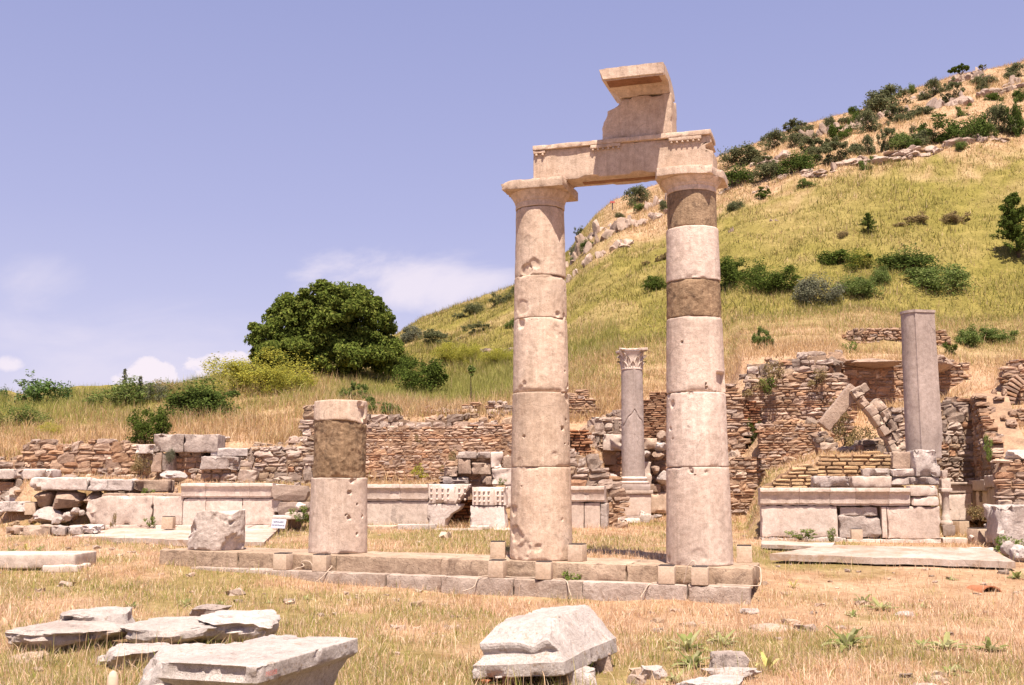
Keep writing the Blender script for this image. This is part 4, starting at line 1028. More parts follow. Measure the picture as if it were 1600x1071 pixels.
# left podium
PLl = Plane(132, 25.0, 445, 24.8, 800)
r = wall_root(PLl, 'marble_podium', 'stained marble podium bench with moulded cornice behind the drum stump', 'podium', PLl.loc(285, 824)[1])
def wl(V, h):
    k = sstep(-h[0] + .55, -h[0], V[:, 0]); V[:, 2] -= k * .10 * (V[:, 2] > 0) ; V[:, 1] += k * .10 * (V[:, 1] < 0) * (1 + .6 * fbm(V * 5, 3)); V[:, 0] += k * .12 * sstep(0, -h[2], V[:, 2]); return V
part(PLl, r, 'panel', 132, 238, 775, 821, -.02, .4, 'panel_stained', 3, .05, .012, warp=wl, label='big stained end panel broken at its left')
for k, (a, b, c) in enumerate(((238, 285.5, 776), (285.5, 321, 779), (321, 379, 779), (379, 430, 779))):
    part(PLl, r, 'panel', a, b, c, 821, .0, .3, 'panel_stained' if k in (0, 3) else 'panel', 4 + k)
for k, (a, b) in enumerate(((284, 322), (322, 391), (391, 428))): moulding(PLl, r, a, b, 755, 778.5, 'panel', 7 + k, .10)
part(PLl, r, 'end_block', 428, 442, 757, 800, -.03, .3, 'white_rock', 9, .05, .015)
part(PLl, r, 'base_course', 165, 440, 820.5, 828, -.05, .3, 'panel', 10, .03)
part(PLl, r, 'core', 150, 440, 772, 826, .28, .7, 'rough_stone', 11, .05, .03)
masonry('rubble_pier', 'rough stone pier with weeds at the right end of the stained podium', 'wall', 24.7, 24.7, [(441, 757), (450, 756), (466, 757)], 808, 'big', .6, 121)
masonry('rubble_wall', 'two grey courses seen between the rough pier and the broken column', 'wall', 25.6, 25.6, [(464, 762), (486, 762), (500, 762)], 790, 'big', .4, 122)
blk('stone_block', 'thin white slab behind the white sign', 'stone slab', 426, 456, 806, 812, 24.2, .3, 'marble_white')
blk('stone_block', 'small grey step block above the white sign', 'stone block', 445, 475, 801, 812, 24.3, .4, 'panel_stained')
rk('loose_stone', 'white stone fragments left of the broken column', 'stone', 460, 476, 785, 799, 24.4, 'marble_white', .3, 33)
# centre podium
PLc = Plane(560, 25.0, 800, 24.4, 790)
r = wall_root(PLc, 'marble_podium', 'stained marble podium bench right of the broken column', 'podium', PLc.loc(680, 828)[1])
moulding(PLc, r, 548, 626, 757, 783, 'panel', 17, .10); moulding(PLc, r, 626, 670, 757, 783, 'panel', 18, .10)
part(PLc, r, 'panel', 548, 669.5, 783.5, 826, 0, .3, 'panel_stained', 19, label='broad panel with a dark crusty stain')
part(PLc, r, 'core', 548, 664, 760, 826, .28, .7, 'rough_stone', 20, .05, .03)
def dotted(PL, root, px0, px1, py0, py1, cols, rws, seed, split):
    o = part(PL, root, 'coffer_slab', px0, px1, py0, py1, -.06, .26, 'panel', seed, .03, .006)
    A = Acc()
    for i_ in range(cols):
        for j_ in range(rws):
            px = px0 + (i_ + .6) * (px1 - px0) / (cols + .3); py = py0 + 3 + (j_ + .5) * (py1 - py0 - 5) / rws
            if abs(px - split) < 3: continue
            t, z = PL.loc(px, py)
            Vv, Fs = lathe([(.028, -.012), (.026, .012), (.016, .028), (.004, .034)], 8)
            Vv = rot3(Vv, math.pi / 2, 0, 0)
            A.add(Vv + np.array([t - root['_t'], -.062, z - root.location.z]), Fs)
    A.build('guttae', M['panel'], root, smooth=True, usecol=False)
    part(PL, root, 'groove_fillet', split - 1.2, split + 1.2, py0 + 4, py1 - 3, -.072, -.05, 'panel', seed + 1, .005, .002)
r = wall_root(PLc, 'carved_marble_block', 'carved marble block with rows of pegs, left of the dark gap', 'carved block', PLc.loc(680, 828)[1])
def cut1(V, h):   # the right side is eaten away in a curve
    t = (V[:, 2] + h[2]) / (2 * h[2]); k = sstep(-.1, 1, V[:, 0] / h[0])
    V[:, 0] -= k * np.interp(t, [0, .25, .45, .62, .8, 1], [.36, .36, .30, .24, .06, .0]); return V
def cut0(V, h):
    t = (V[:, 2] + h[2]) / (2 * h[2]); k = sstep(.3, 1, V[:, 0] / h[0])
    V[:, 0] -= k * np.interp(t, [0, .5, .8, 1], [.28, .12, .01, .0]); return V
_w = part(PLc, r, 'body', 668, 722, 787.5, 828, -.04, .34, 'marble_white', 21, .03, .006, cell=.03, warp=cut1)
_keep = part
def part_cut(*a, **k): k['warp'] = cut0; return _keep(*a, **k)
part = part_cut; dotted(PLc, r, 670, 733.5, 756.5, 787, 7, 3, 22, 712); part = _keep
r = wall_root(PLc, 'carved_marble_block', 'carved marble block with rows of pegs, right of the dark gap', 'carved block', PLc.loc(680, 828)[1])
def cut2(V, h):
    t = (V[:, 2] + h[2]) / (2 * h[2]); V[:, 1] -= (V[:, 1] < 0) * .07 * (1 - t); V[:, 0] += sstep(0, 1, V[:, 0] / h[0]) * .05 * (1 - t); return V
part(PLc, r, 'body', 735, 788, 790.5, 829, -.04, .34, 'marble_white', 23, .03, .006, warp=cut2)
dotted(PLc, r, 738.5, 791, 761, 790, 7, 3, 24, 773)
masonry('brick_core', 'dark rust brickwork deep in the gap between the carved blocks', 'wall', 26.2, 26.15, [(690, 764), (730, 764), (745, 762)], 835, 'rust', .4, 123)
masonry('rubble_wall', 'masonry of big stones and brick courses above the carved blocks', 'wall', 25.6, 25.5, [(692, 728), (700, 724), (712, 715), (728, 707), (768, 706)], 764, 'mixed', .6, 124)
for k, (a, b, c, d_, mt) in enumerate(((715, 744, 706, 716.5, 'grey_rock'), (744, 766, 707, 716, 'grey_rock'), (716, 736, 717, 741, 'rough_stone'), (738, 767, 724, 742, 'rough_stone'), (694, 715, 730, 745, 'rough_stone'), (692, 732, 746, 757, 'grey_rock'), (751, 768, 745, 758, 'rough_stone'),
        (767, 785, 707, 731.5, 'panel'), (786, 812, 713, 732, 'rough_stone'), (768, 812, 732.5, 758, 'panel'), (790, 812, 758.5, 795, 'panel'))):
    blk('ashlar_block', ('left stone on top of the wall above the pegged blocks', 'second stone on top of the wall above the pegged blocks', 'rounded stone in the middle of the wall above the pegged blocks', 'long grey stone right of the middle above the pegged blocks', 'leftmost brown stone of the wall above the pegged blocks', 'grey stone just over the left pegged block', 'small rounded stone just over the dark gap',
         'upright pale block near the left column', 'brown block touching the left column at mid height', 'broad pale block over the right pegged block', 'pale block between the right pegged block and the left column')[k], 'stone block', a, b, c, d_, 25.35, .4, mt, chip=.045, amp=.02)
for k, (a, b, c, d_, mt) in enumerate(((571, 620, 822, 838, 'marble'), (621, 680, 820, 833, 'white_rock'), (672, 754, 827, 838, 'step_low'), (735, 764, 822, 829, 'marble_white'), (772, 800, 827, 842, 'panel'))):
    blk('kerb_stone', ('white rounded kerb stone right of the broken column', 'slanting flat kerb stone below the stained panel', 'low grey kerb stone below the left pegged block', 'small white slab below the right pegged block', 'kerb block left of the left column')[k], 'kerb stone', a, b, c, d_, 23.9 - .1 * (k == 2), .5, mt, chip=.04, amp=.015)
# podium behind, between the two columns
PLj = Plane(880, 24.4, 952, 24.2, 800)
r = wall_root(PLj, 'marble_podium', 'cracked marble podium end seen between the two tall columns', 'podium', PLj.loc(915, 835)[1])
moulding(PLj, r, 872, 945, 760, 785, 'panel', 27, .09)
part(PLj, r, 'panel', 872, 912.5, 785.5, 834, 0, .3, 'panel', 28); part(PLj, r, 'panel', 913, 938, 785.5, 834, 0.006, .3, 'panel', 29); part(PLj, r, 'end_block', 938.5, 949, 787, 832, -.02, .3, 'white_rock', 30, .05, .02)
part(PLj, r, 'base_course', 872, 945, 834.5, 841, -.05, .3, 'white_rock', 31, .03)
part(PLj, r, 'core', 872, 946, 763, 836, .28, .6, 'rough_stone', 32, .05, .03)
masonry('rubble_wall', 'rubble wall on the podium between the two tall columns', 'wall', 24.9, 24.9, [(870, 712), (890, 705), (905, 708), (925, 716), (948, 730)], 764, 'grubble', .6, 125)
masonry('rubble_pier', 'ragged column of stones beside the cracked podium end', 'wall', 24.9, 24.9, [(944, 742), (953, 740), (966, 744)], 838, 'rubble', .5, 126)
rk('boulder', 'upright white stone left of the Corinthian pedestal', 'boulder', 950, 965, 740, 758, 25.6, 'white_rock', .4, 36)
masonry('brick_pile', 'orange broken brickwork on the slope between the tall columns', 'wall', 28.2, 28.2, [(880, 676), (900, 670), (916, 668), (920, 690), (925, 702)], 712, 'rust', .8, 127)
masonry('rubble_wall', 'curved grey rubble wall left of the Corinthian column', 'wall', 29.6, 30.3, [(915, 692), (924, 668), (934, 655), (950, 652), (958, 648), (975, 640)], 712, 'grubble', .6, 128)
masonry('fallen_vault', 'fallen curved piece of vault on the slope between the tall columns', 'wall', 31.2, 31.4, [(878, 620), (893, 613), (905, 610), (920, 618), (932, 632), (945, 641)], 645, 'facing', .8, 129)
# wall behind the Corinthian column
masonry('brick_wall', 'red brick wall right of the Corinthian column shaft', 'wall', 30.4, 30.3, [(968, 648), (985, 630), (1006, 628), (1022, 612), (1040, 610), (1052, 615)], 690, 'brick', .7, 130)
masonry('rubble_wall', 'lower stone wall behind the Corinthian column', 'wall', 30.2, 30.1, [(945, 702), (975, 690), (1006, 688), (1030, 690), (1055, 680)], 800, 'rubble', .7, 131)
for k, (a, b, c, d_, mt) in enumerate(((942, 973, 679, 704, 'panel'), (1005, 1027, 685, 702, 'marble'), (1005, 1018, 722, 758, 'panel'), (1010, 1052, 770, 802, 'marble'), (1012, 1032, 757, 769, 'rough_stone'))):
    blk('ashlar_block', ('pale squared block left of the Corinthian shaft', 'squared block right of the Corinthian shaft', 'upright block right of the Corinthian base', 'broad pink block right of the Corinthian pedestal', 'small block on the broad pink block')[k], 'stone block', a, b, c, d_, 29.75, .5, mt, chip=.04, amp=.015)
for k, (a, b, c, d_) in enumerate(((1020, 1040, 706, 719), (1024, 1046, 690, 706), (1019, 1032, 728, 742), (1026, 1048, 735, 757), (1028, 1046, 672, 690), (1005, 1018, 704, 714))):
    rk('boulder', ('boulder in the loose stack, second from the top of it', 'boulder high in the loose stack left of the right column', 'small boulder low in the loose stack left of the right column', 'largest pinkish boulder at the foot of the loose stack', 'topmost boulder of the loose stack left of the right column', 'grey boulder touching the Corinthian shaft on its right')[k], 'boulder', a, b, c, d_, 29.6, 'white_rock' if k % 2 else 'rough_stone', .5, 50 + k, cuts=8)
# Corinthian column
YK = 28.4
kx = xat(989, 700, YK); kz = zat(818, YK)
K = empty('corinthian_column', (kx, YK, kz), 'slender grey column with carved leafy capital on a marble pedestal', 'column')
def kr(px): return px * mpp(YK) / CP / 2
def kzz(py): return zat(py, YK - .3) - kz
def kbox(name, wpx, y0, y1, mat, seed, off=0.0, chip=.012):
    s = 2 * kr(wpx); Vv, Q = worn((s, s, kzz(y0) - kzz(y1) - .003), r=.01, cell=.08, amp=.004, chip=chip, seed=seed); Vv[:, 2] += kzz(y1); Vv[:, 0] += off
    return mkmesh(name, Vv, Q, M[mat], K, smooth=True, sharp=38)
ped = empty('pedestal', (0, 0, 0)); ped.parent = K
_K = K; K = ped
kbox('plinth', 56, 806, 820, 'marble_grey', 1); kbox('dado', 48, 772, 806, 'panel', 2); kbox('crown_moulding', 53, 766.5, 772, 'panel', 3); kbox('crown_moulding', 47, 757, 766.5, 'marble_grey', 4)
K = _K
b0, b1 = kzz(757), kzz(745); hb = b1 - b0; r0 = kr(36)
pr = [(r0 * 1.28, b0), (r0 * 1.33, b0 + .18 * hb), (r0 * 1.30, b0 + .34 * hb), (r0 * 1.14, b0 + .42 * hb), (r0 * 1.10, b0 + .52 * hb), (r0 * 1.17, b0 + .6 * hb), (r0 * 1.21, b0 + .75 * hb), (r0 * 1.16, b0 + .9 * hb), (r0 * 1.02, b0 + hb)]
Vv, Fs = lathe(spline(np.array([(a, 0, b) for a, b in pr]), 4)[:, [0, 2]], 64); mkmesh('base_moulding', Vv, Fs, M['panel'], K, smooth=True, sharp=50)
s0, s1 = kzz(745) + .002, kzz(577)
def kdisp(A, Z, R):
    a = ((A + math.pi) % (2 * math.pi)) - math.pi
    ridge = .020 * np.exp(-((a - .12) / .10) ** 2)
    P_ = np.stack([(R * np.sin(A)).ravel(), (-R * np.cos(A)).ravel(), Z.ravel()], 1)
    zc = kzz(641) - np.abs(a - .05) * .35 + .02 * np.sin(a * 9)
    crack = .03 * np.exp(-((Z - zc) / .014) ** 2) * (np.abs(a) < 1.2)
    return R + ridge - crack + (fbm(P_ * 5, 3) * .004).reshape(R.shape), Z
zz_ = np.linspace(s0, s1, 150)
Vv, Fs = lathe([(r0 - (r0 - kr(33)) * ((q - s0) / (s1 - s0)), q) for q in zz_], 128, kdisp); mkmesh('shaft', Vv, Fs, M['marble_grey'], K, smooth=True, sharp=50)
c0, c1 = kzz(577), kzz(544); hc = c1 - c0; rc = kr(33)
cap = empty('capital', (0, 0, 0)); cap.parent = K
Vv, Fs = lathe([(rc * 1.02, c0), (rc * 1.06, c0 + .03 * hc), (rc * 1.0, c0 + .07 * hc), (rc * .98, c0 + .3 * hc), (rc * 1.03, c0 + .6 * hc), (rc * 1.15, c0 + .84 * hc), (rc * 1.25, c0 + .9 * hc)], 48); mkmesh('bell', Vv, Fs, M['panel'], cap, smooth=True)
A = Acc()
def acanthus(ang, zb, h, w, out, lift):
    n, m = 9, 7
    V_ = np.zeros((n, m, 3))
    for i_ in range(n):
        t = i_ / (n - 1); ww = w * (math.sin(min(1, t * 1.05 + .22) * math.pi) ** .6) * (.9 + .12 * math.cos(t * 22))
        rr = lift + out * t ** 2.6; zz2 = zb + h * (t if t < .85 else .85 + (t - .85) * -.6)
        for j_ in range(m):
            s = (j_ / (m - 1) - .5) * 2
            V_[i_, j_] = (s * ww / 2, -(rr - .02 * abs(s) + .012 * math.cos(s * 9)), zz2 - .02 * abs(s))
    V_ = V_.reshape(-1, 3); B = V_.copy(); B[:, 1] += .03
    V_ = np.concatenate([V_, B]); ii = np.arange(n - 1)[:, None] * m; jj = np.arange(m - 1)[None]
    Q = np.stack([ii + jj, ii + jj + 1, ii + m + jj + 1, ii + m + jj], 2).reshape(-1, 4)
    Qb = Q[:, ::-1] + n * m
    eL = np.array([[k * m, (k + 1) * m, (k + 1) * m + n * m, k * m + n * m] for k in range(n - 1)])
    eR = np.array([[k * m + m - 1, k * m + m - 1 + n * m, (k + 1) * m + m - 1 + n * m, (k + 1) * m + m - 1] for k in range(n - 1)])
    eT = np.array([[(n - 1) * m + k, (n - 1) * m + k + 1, (n - 1) * m + k + 1 + n * m, (n - 1) * m + k + n * m] for k in range(m - 1)])
    A.add(rotz(V_, ang), [Q, Qb, eL, eR, eT])
for k in range(8): acanthus(k * math.pi / 4, c0 + .07 * hc, hc * .44, .21, .10, rc * 1.02)
for k in range(8): acanthus((k + .5) * math.pi / 4, c0 + .10 * hc, hc * .72, .20, .13, rc * 1.01)
for k in range(4): acanthus((k + .5) * math.pi / 2, c0 + .55 * hc, hc * .40, .16, .22, rc * 1.06)
A.build('leaves', M['panel'], cap, smooth=True, sharp=60, usecol=False)
def abw(V, h):
    k = 1 - .22 * np.cos(np.clip(V[:, 0] / h[0], -1, 1) * math.pi / 2) * (np.abs(V[:, 1]) > h[1] * .5); k2 = 1 - .22 * np.cos(np.clip(V[:, 1] / h[1], -1, 1) * math.pi / 2) * (np.abs(V[:, 0]) > h[0] * .5)
    V[:, 1] *= k; V[:, 0] *= k2; return V
s = 2 * kr(46); Vv, Q = worn((s, s, hc * .13), r=.012, cell=.04, amp=.008, chip=.04, seed=5, warp=abw); Vv[:, 2] += c0 + .88 * hc; mkmesh('abacus', Vv, Q, M['panel'], cap, smooth=True, sharp=40)
blk('marble_fragment', 'long broken white moulding lying before the Corinthian pedestal', 'stone fragment', 962, 1002, 811, 823, 26.6, .4, 'marble_white', chip=.06, amp=.03, rot=.1)
blk('marble_fragment', 'tilted white wedge leaning at the Corinthian pedestal', 'stone fragment', 997, 1013, 801, 819, 26.9, .4, 'marble_white', chip=.06, amp=.03, tilt=.35)
rk('loose_stone', 'grey stone lying right of the Corinthian pedestal', 'stone', 1022, 1036, 804, 811, 27.2, 'grey_rock', .3, 61)

# ---- right hand ruins
masonry('rubble_wall', 'rubble wall directly right of the right column foot', 'wall', 29.3, 29.2, [(1120, 722), (1150, 716), (1175, 712), (1200, 722), (1215, 735), (1232, 748)], 803, 'mixed', .7, 140)
masonry('rubble_wall', 'upright ragged wall end rising just right of the right column', 'wall', 30.4, 30.3, [(1118, 610), (1130, 600), (1150, 606), (1153, 616), (1162, 640)], 735, 'mixed', .6, 141)
masonry('brick_pier', 'narrow dark brick pier in the recess right of the right column', 'wall', 30.6, 30.6, [(1158, 634), (1164, 625), (1176, 628), (1182, 634)], 705, 'rust', .4, 142)
masonry('rubble_wall', 'tall ruined wall with rough stone courses under the dry slope', 'wall', 30.7, 30.3,
        [(1168, 600), (1172, 595), (1190, 590), (1225, 588), (1262, 580), (1292, 580), (1300, 590), (1322, 588), (1326, 620)], 715, 'mixed', .8, 143)
masonry('rubble_wall', 'upper wall piece with pale capping stones over a shaded recess', 'wall', 31.3, 30.9, [(1168, 570), (1180, 565), (1210, 566), (1228, 558), (1262, 554), (1292, 551)], 594, 'grubble', .8, 144)
masonry('terrace_wall', 'lower facing wall of small stones and pink brick bands above the brick steps', 'wall', 29.0, 28.9, [(1190, 664), (1230, 660), (1260, 662), (1284, 664), (1292, 700)], 742, 'facing', .7, 145)
masonry('rubble_wall', 'small dark rubble stack under the leaning slab', 'wall', 27.6, 27.6, [(1280, 682), (1290, 676), (1303, 680), (1308, 700)], 716, 'grubble', .5, 146)
masonry('rubble_wall', 'low wall of squared stones below the fallen arch', 'wall', 27.0, 26.9, [(1318, 702), (1330, 698), (1340, 690), (1355, 692), (1358, 684), (1380, 682), (1402, 690)], 714, 'grubble', .4, 147)
masonry('rubble_wall', 'dry stone wall high on the slope left of the tall grey shaft', 'wall', 38.9, 38.5, [(1316, 522), (1335, 516), (1370, 513), (1412, 512), (1435, 518), (1480, 514)], 552, 'small', .7, 148)
masonry('rubble_wall', 'dark overhung brick and stone wall behind the tall grey shaft', 'wall', 33.7, 33.5, [(1318, 566), (1335, 561), (1380, 566), (1412, 564), (1470, 562), (1506, 566)], 642, 'mixed', .7, 149)
masonry('rubble_wall', 'stone wall of round fieldstones right of the tall grey shaft', 'wall', 28.3, 28.0, [(1384, 646), (1400, 636), (1412, 632), (1470, 627), (1500, 626), (1520, 622)], [(1384, 760), (1520, 760)], 'grubble', .6, 150)
# oblique wall running towards the viewer on the right
PLo = Plane(1517, 28.0, 1564, 23.3, 740)
masonry('rubble_wall', 'oblique rubble wall running towards the viewer beside the shaded niche', 'wall', 28.0, 23.3, [(1516, 612), (1522, 618), (1530, 650), (1540, 672), (1548, 700), (1556, 730), (1565, 738)], [(1516, 760), (1565, 744)], 'mixed', .8, 151)
r = wall_root(PLo, 'marble_podium', 'oblique marble podium with cornice block in the right corner niche', 'podium', PLo.loc(1540, 818)[1])
for k, (a, b, p0, p1, q1) in enumerate(((1519, 1543, 750, 767, 814), (1543.3, 1562, 742.5, 761.5, 816))):
    part(PLo, r, 'cornice', a, b, p0, p1, -.07, .3, 'panel', 40 + k, .02); part(PLo, r, 'panel', a, b, p1 + .5, q1, 0, .3, 'panel_stained' if k else 'panel', 42 + k)
r = None
PLn = Plane(1470, 27.5, 1519, 27.4, 780)
r = wall_root(PLn, 'marble_podium', 'shaded marble podium at the back of the right corner niche', 'podium', PLn.loc(1495, 814)[1])
part(PLn, r, 'panel', 1466, 1519, 771, 814, 0, .25, 'panel', 45); part(PLn, r, 'frieze', 1466, 1519, 757.5, 770.5, -.01, .25, 'panel', 46); part(PLn, r, 'cornice', 1466, 1519, 753.5, 757.3, -.08, .25, 'panel', 47)
# right podium
PLr = Plane(1188, 22.7, 1470, 22.35, 800)
r = wall_root(PLr, 'marble_podium', 'long pale marble podium bench with cornice and a rough infilled gap at right', 'podium', PLr.loc(1330, 852)[1])
for k, (a, b) in enumerate(((1187, 1248), (1248, 1296), (1296, 1336), (1336, 1388), (1388, 1421))): moulding(PLr, r, a, b, 762.5, 790.5, 'panel', 60 + k, .115)
part(PLr, r, 'panel', 1190, 1309, 791, 839.5, 0, .3, 'panel', 65); part(PLr, r, 'panel', 1386.5, 1470, 791.5, 842, 0, .3, 'panel', 66, .02, .008)
part(PLr, r, 'panel_strip', 1378, 1386, 792, 841, .0, .3, 'panel', 67)
part(PLr, r, 'infill_stone', 1313, 1372, 792.5, 805.5, .05, .35, 'white_rock', 68, .05, .03); part(PLr, r, 'infill_stone', 1312, 1377, 807, 840, .03, .35, 'grey_rock', 69, .03, .03)
part(PLr, r, 'end_block', 1421.5, 1467, 759, 775.5, -.03, .3, 'panel', 70, .03); part(PLr, r, 'end_block', 1421.5, 1468, 776, 790.5, -.02, .3, 'panel', 71, .03)
part(PLr, r, 'base_course', 1190, 1322, 840, 850, -.05, .3, 'white_rock', 72, .05, .02); part(PLr, r, 'base_course', 1322.5, 1469, 842.5, 856, -.06, .3, 'panel', 73, .03, .01)
part(PLr, r, 'core', 1195, 1462, 768, 850, .28, .7, 'rough_stone', 74, .04, .02)
masonry('brick_steps', 'stepped yellowish brickwork rising above the right podium, left part', 'brickwork', 23.25, 23.2, [(1194, 760), (1206, 752), (1208, 748), (1218, 747), (1220, 741), (1232, 740), (1236, 728), (1244, 726), (1270, 724), (1274, 724)], 765, 'ybrick', .6, 152)
masonry('brick_steps', 'courses of yellowish brick on the right podium, behind the long blocks', 'brickwork', 23.3, 23.2, [(1276, 734), (1284, 720), (1290, 718), (1292, 710), (1330, 707), (1396, 707)], 764, 'ybrick', .6, 153)
for k, (a, b, c, d_, mt, Yb, ch) in enumerate(((1272, 1331, 745, 761.5, 'white_rock', 22.95, .06), (1331.5, 1393, 745, 761.5, 'panel', 22.95, .02), (1348, 1394, 732.5, 744.5, 'grey_rock', 23.0, .05), (1394.5, 1433, 733.5, 745, 'marble_white', 22.9, .03), (1394, 1421, 745.5, 758, 'grey_rock', 22.9, .04), (1421.5, 1467, 745.5, 757.5, 'grey_rock', 22.85, .05), (1431, 1468, 703.5, 744.5, 'white_rock', 22.8, .06), (1394, 1430, 706, 733, 'rough_stone', 23.1, .08))):
    blk('ashlar_block', ('long grey block with broken left end lying on the podium cornice', 'long pale block right of the broken grey one on the podium cornice', 'dark thin block on the long pale block', 'thin white block at the foot of the shaft terrace', 'small dark block under the thin white block', 'dark block at the top right of the podium', 'big pale roughly hewn block below the tall grey shaft', 'brown crumbling block left of the big hewn block')[k], 'stone block', a, b, c, d_, Yb, .5, mt, chip=ch, amp=.02)
# tall grey shaft on the terrace
YS = 24.3
sx_, sz_ = xat(1443, 712, YS), zat(716, YS)
S = empty('pillar_shaft', (sx_, YS, sz_), 'tall smooth grey double shaft pillar without a capital on the right terrace', 'pillar')
def sdisp(A, Z, R):
    a = ((A + math.pi) % (2 * math.pi)) - math.pi
    P_ = np.stack([(R * np.sin(A)).ravel(), (-R * np.cos(A)).ravel(), Z.ravel()], 1)
    x = np.sin(a); y = -np.cos(a)
    # cross-section: round on the left, flat oblique face on the right, ridge between them
    rr = R * 1.0
    left = .40
    f = np.where(a < -.30, 1.0, 1.0)
    flat = .335 / np.maximum(np.cos(a - .18), .25)
    Rn = np.where((a > -.42) & (a < .98), np.minimum(flat, .47), .40 + .05 * np.exp(-((a - 1.0) / .3) ** 2))
    sm = R / R.mean(axis=1, keepdims=True)
    taper = 1 - .10 * (Z / Z.max())
    scr = sstep(.6, .1, Z) * sstep(.35, .75, a) * sstep(1.7, 1.1, a) * .05
    return Rn * taper * .93 - scr + .028 * np.exp(-((a + .42) / .05) ** 2) + (fbm(P_ * 4, 4) * .005).reshape(R.shape), Z
htop = zat(484, YS - .3) - sz_
zz_ = np.concatenate([np.linspace(0, htop - .07, 90), [htop - .06]])
Vv, Fs = lathe([(.4, q) for q in zz_], 144, sdisp); mkmesh('shaft', Vv, Fs, M['marble_grey'], S, smooth=True, sharp=50)
def sdisp2(A, Z, R):
    R2, _ = sdisp(A, np.minimum(Z * 0 + htop * .98, htop), R); return R2 + .02, Z
Vv, Fs = lathe([(.4, htop - .058), (.4, htop - .04), (.4, htop - .02), (.4, htop)], 144, sdisp2); mkmesh('rim', Vv, Fs, M['marble_grey'], S, smooth=True, sharp=50)
# fallen arch and leaning slab
PLa = Plane(1325, 26.4, 1425, 26.2, 650)
A = Acc(); path = [(1338, 606), (1346, 618), (1358, 632), (1370, 647), (1380, 662), (1389, 677), (1397, 692), (1404, 706)]
pts = np.array([PLa.loc(*p) for p in path]); rg = np.random.default_rng(5)
for i_ in range(len(pts) - 1):
    a, b = pts[i_], pts[i_ + 1]; m_ = (a + b) / 2; L_ = np.linalg.norm(b - a); th = math.atan2(b[1] - a[1], b[0] - a[0])
    for row, off in enumerate((-.09, .10)):
        if row == 1 and i_ in (1,): continue
        Vv, Q = worn((L_ * rg.uniform(.9, 1.02), .55, .20 + rg.uniform(-.03, .05)), r=.02, cell=.06, amp=.02, chip=.05, seed=i_ * 2 + row)
        Vv[:, 2] -= .1; Vv = rot3(Vv, 0, -th, 0)
        Vv += np.array([m_[0] - math.sin(th) * off, 0, m_[1] + math.cos(th) * off])
        W = np.stack([PLa.A[0] + PLa.u[0] * Vv[:, 0] - PLa.n[0] * Vv[:, 1], PLa.A[1] + PLa.u[1] * Vv[:, 0] - PLa.n[1] * Vv[:, 1], Vv[:, 2]], 1)
        A.add(W, Q, pick(rg, 'pale', 1)[0] * .85)
allV = np.concatenate(A.V); c0_ = np.array([allV[:, 0].mean(), allV[:, 1].mean(), allV[:, 2].min()]); A.V = [v - c0_ for v in A.V]
tag(A.build('fallen_arch', M['masonry'], loc=c0_, smooth=True, sharp=35), 'slanting remnant of a masonry arch leaning down to the grey shaft', 'arch')
PLb = Plane(1280, 26.6, 1340, 26.5, 640)
p0, p1 = np.array(PLb.loc(1287, 667)), np.array(PLb.loc(1337, 606)); th = math.atan2(p1[1] - p0[1], p1[0] - p0[0])
Vv, Q = worn((np.linalg.norm(p1 - p0), .30, .34), r=.015, cell=.06, amp=.008, chip=.02, seed=7); Vv[:, 2] -= .17; Vv = rot3(Vv, 0, -th, 0)
pm = (p0 + p1) / 2
o = mkmesh('leaning_slab', Vv, Q, M['rough_stone'], loc=PLb.world(pm[0], .1, pm[1]), smooth=True, sharp=36, rotz=PLb.ang); tag(o, 'smooth brown beam of stone propped up against the fallen arch', 'stone beam')
# marble pilaster stub in the niche
YP = 23.4; px_ = xat(1477, 780, YP); pz_ = zat(838, YP)
Pp = empty('marble_pilaster', (px_, YP, pz_), 'slim marble half column with base and capital at the end of the right podium', 'column')
def pz(py): return zat(py, YP - .15) - pz_
def pbox(nm, w, y0, y1, sd, mt='panel'):
    s_ = w * mpp(YP); Vv, Q = worn((s_, s_, pz(y0) - pz(y1) - .003), r=.008, cell=.06, amp=.004, chip=.015, seed=sd); Vv[:, 2] += pz(y1); mkmesh(nm, Vv, Q, M[mt], Pp, smooth=True, sharp=38)
pbox('plinth', 19, 821, 838, 1, 'marble_grey'); pbox('capital_block', 17, 763, 769, 3); pbox('entablature_piece', 14, 748, 763, 4); pbox('entablature_piece', 9, 735, 748, 5)
w_ = mpp(YP)
Vv, Fs = lathe([(9 * w_, pz(821) + .003), (9.6 * w_, pz(818)), (8.6 * w_, pz(815)), (7 * w_, pz(812)), (7.6 * w_, pz(809)), (6 * w_, pz(806)), (5.6 * w_, pz(800)), (5.3 * w_, pz(776)), (6.2 * w_, pz(774)), (8 * w_, pz(769.3))], 40); mkmesh('shaft', Vv, Fs, M['panel'], Pp, smooth=True, sharp=50)
blk('stone_block', 'low white kerb block at the foot of the slim half column', 'kerb stone', 1474, 1512, 841, 853, 22.3, .4, 'panel', chip=.03)
blk('stone_block', 'rough dark post stump in front of the oblique podium', 'stone block', 1546, 1565, 818, 850, 22.2, .4, 'grey_rock', chip=.05)
rk('loose_stone', 'pale stone beside the dark lidded lamp box', 'stone', 1517, 1526, 836, 847, 22.2, 'marble_white', .2, 66)
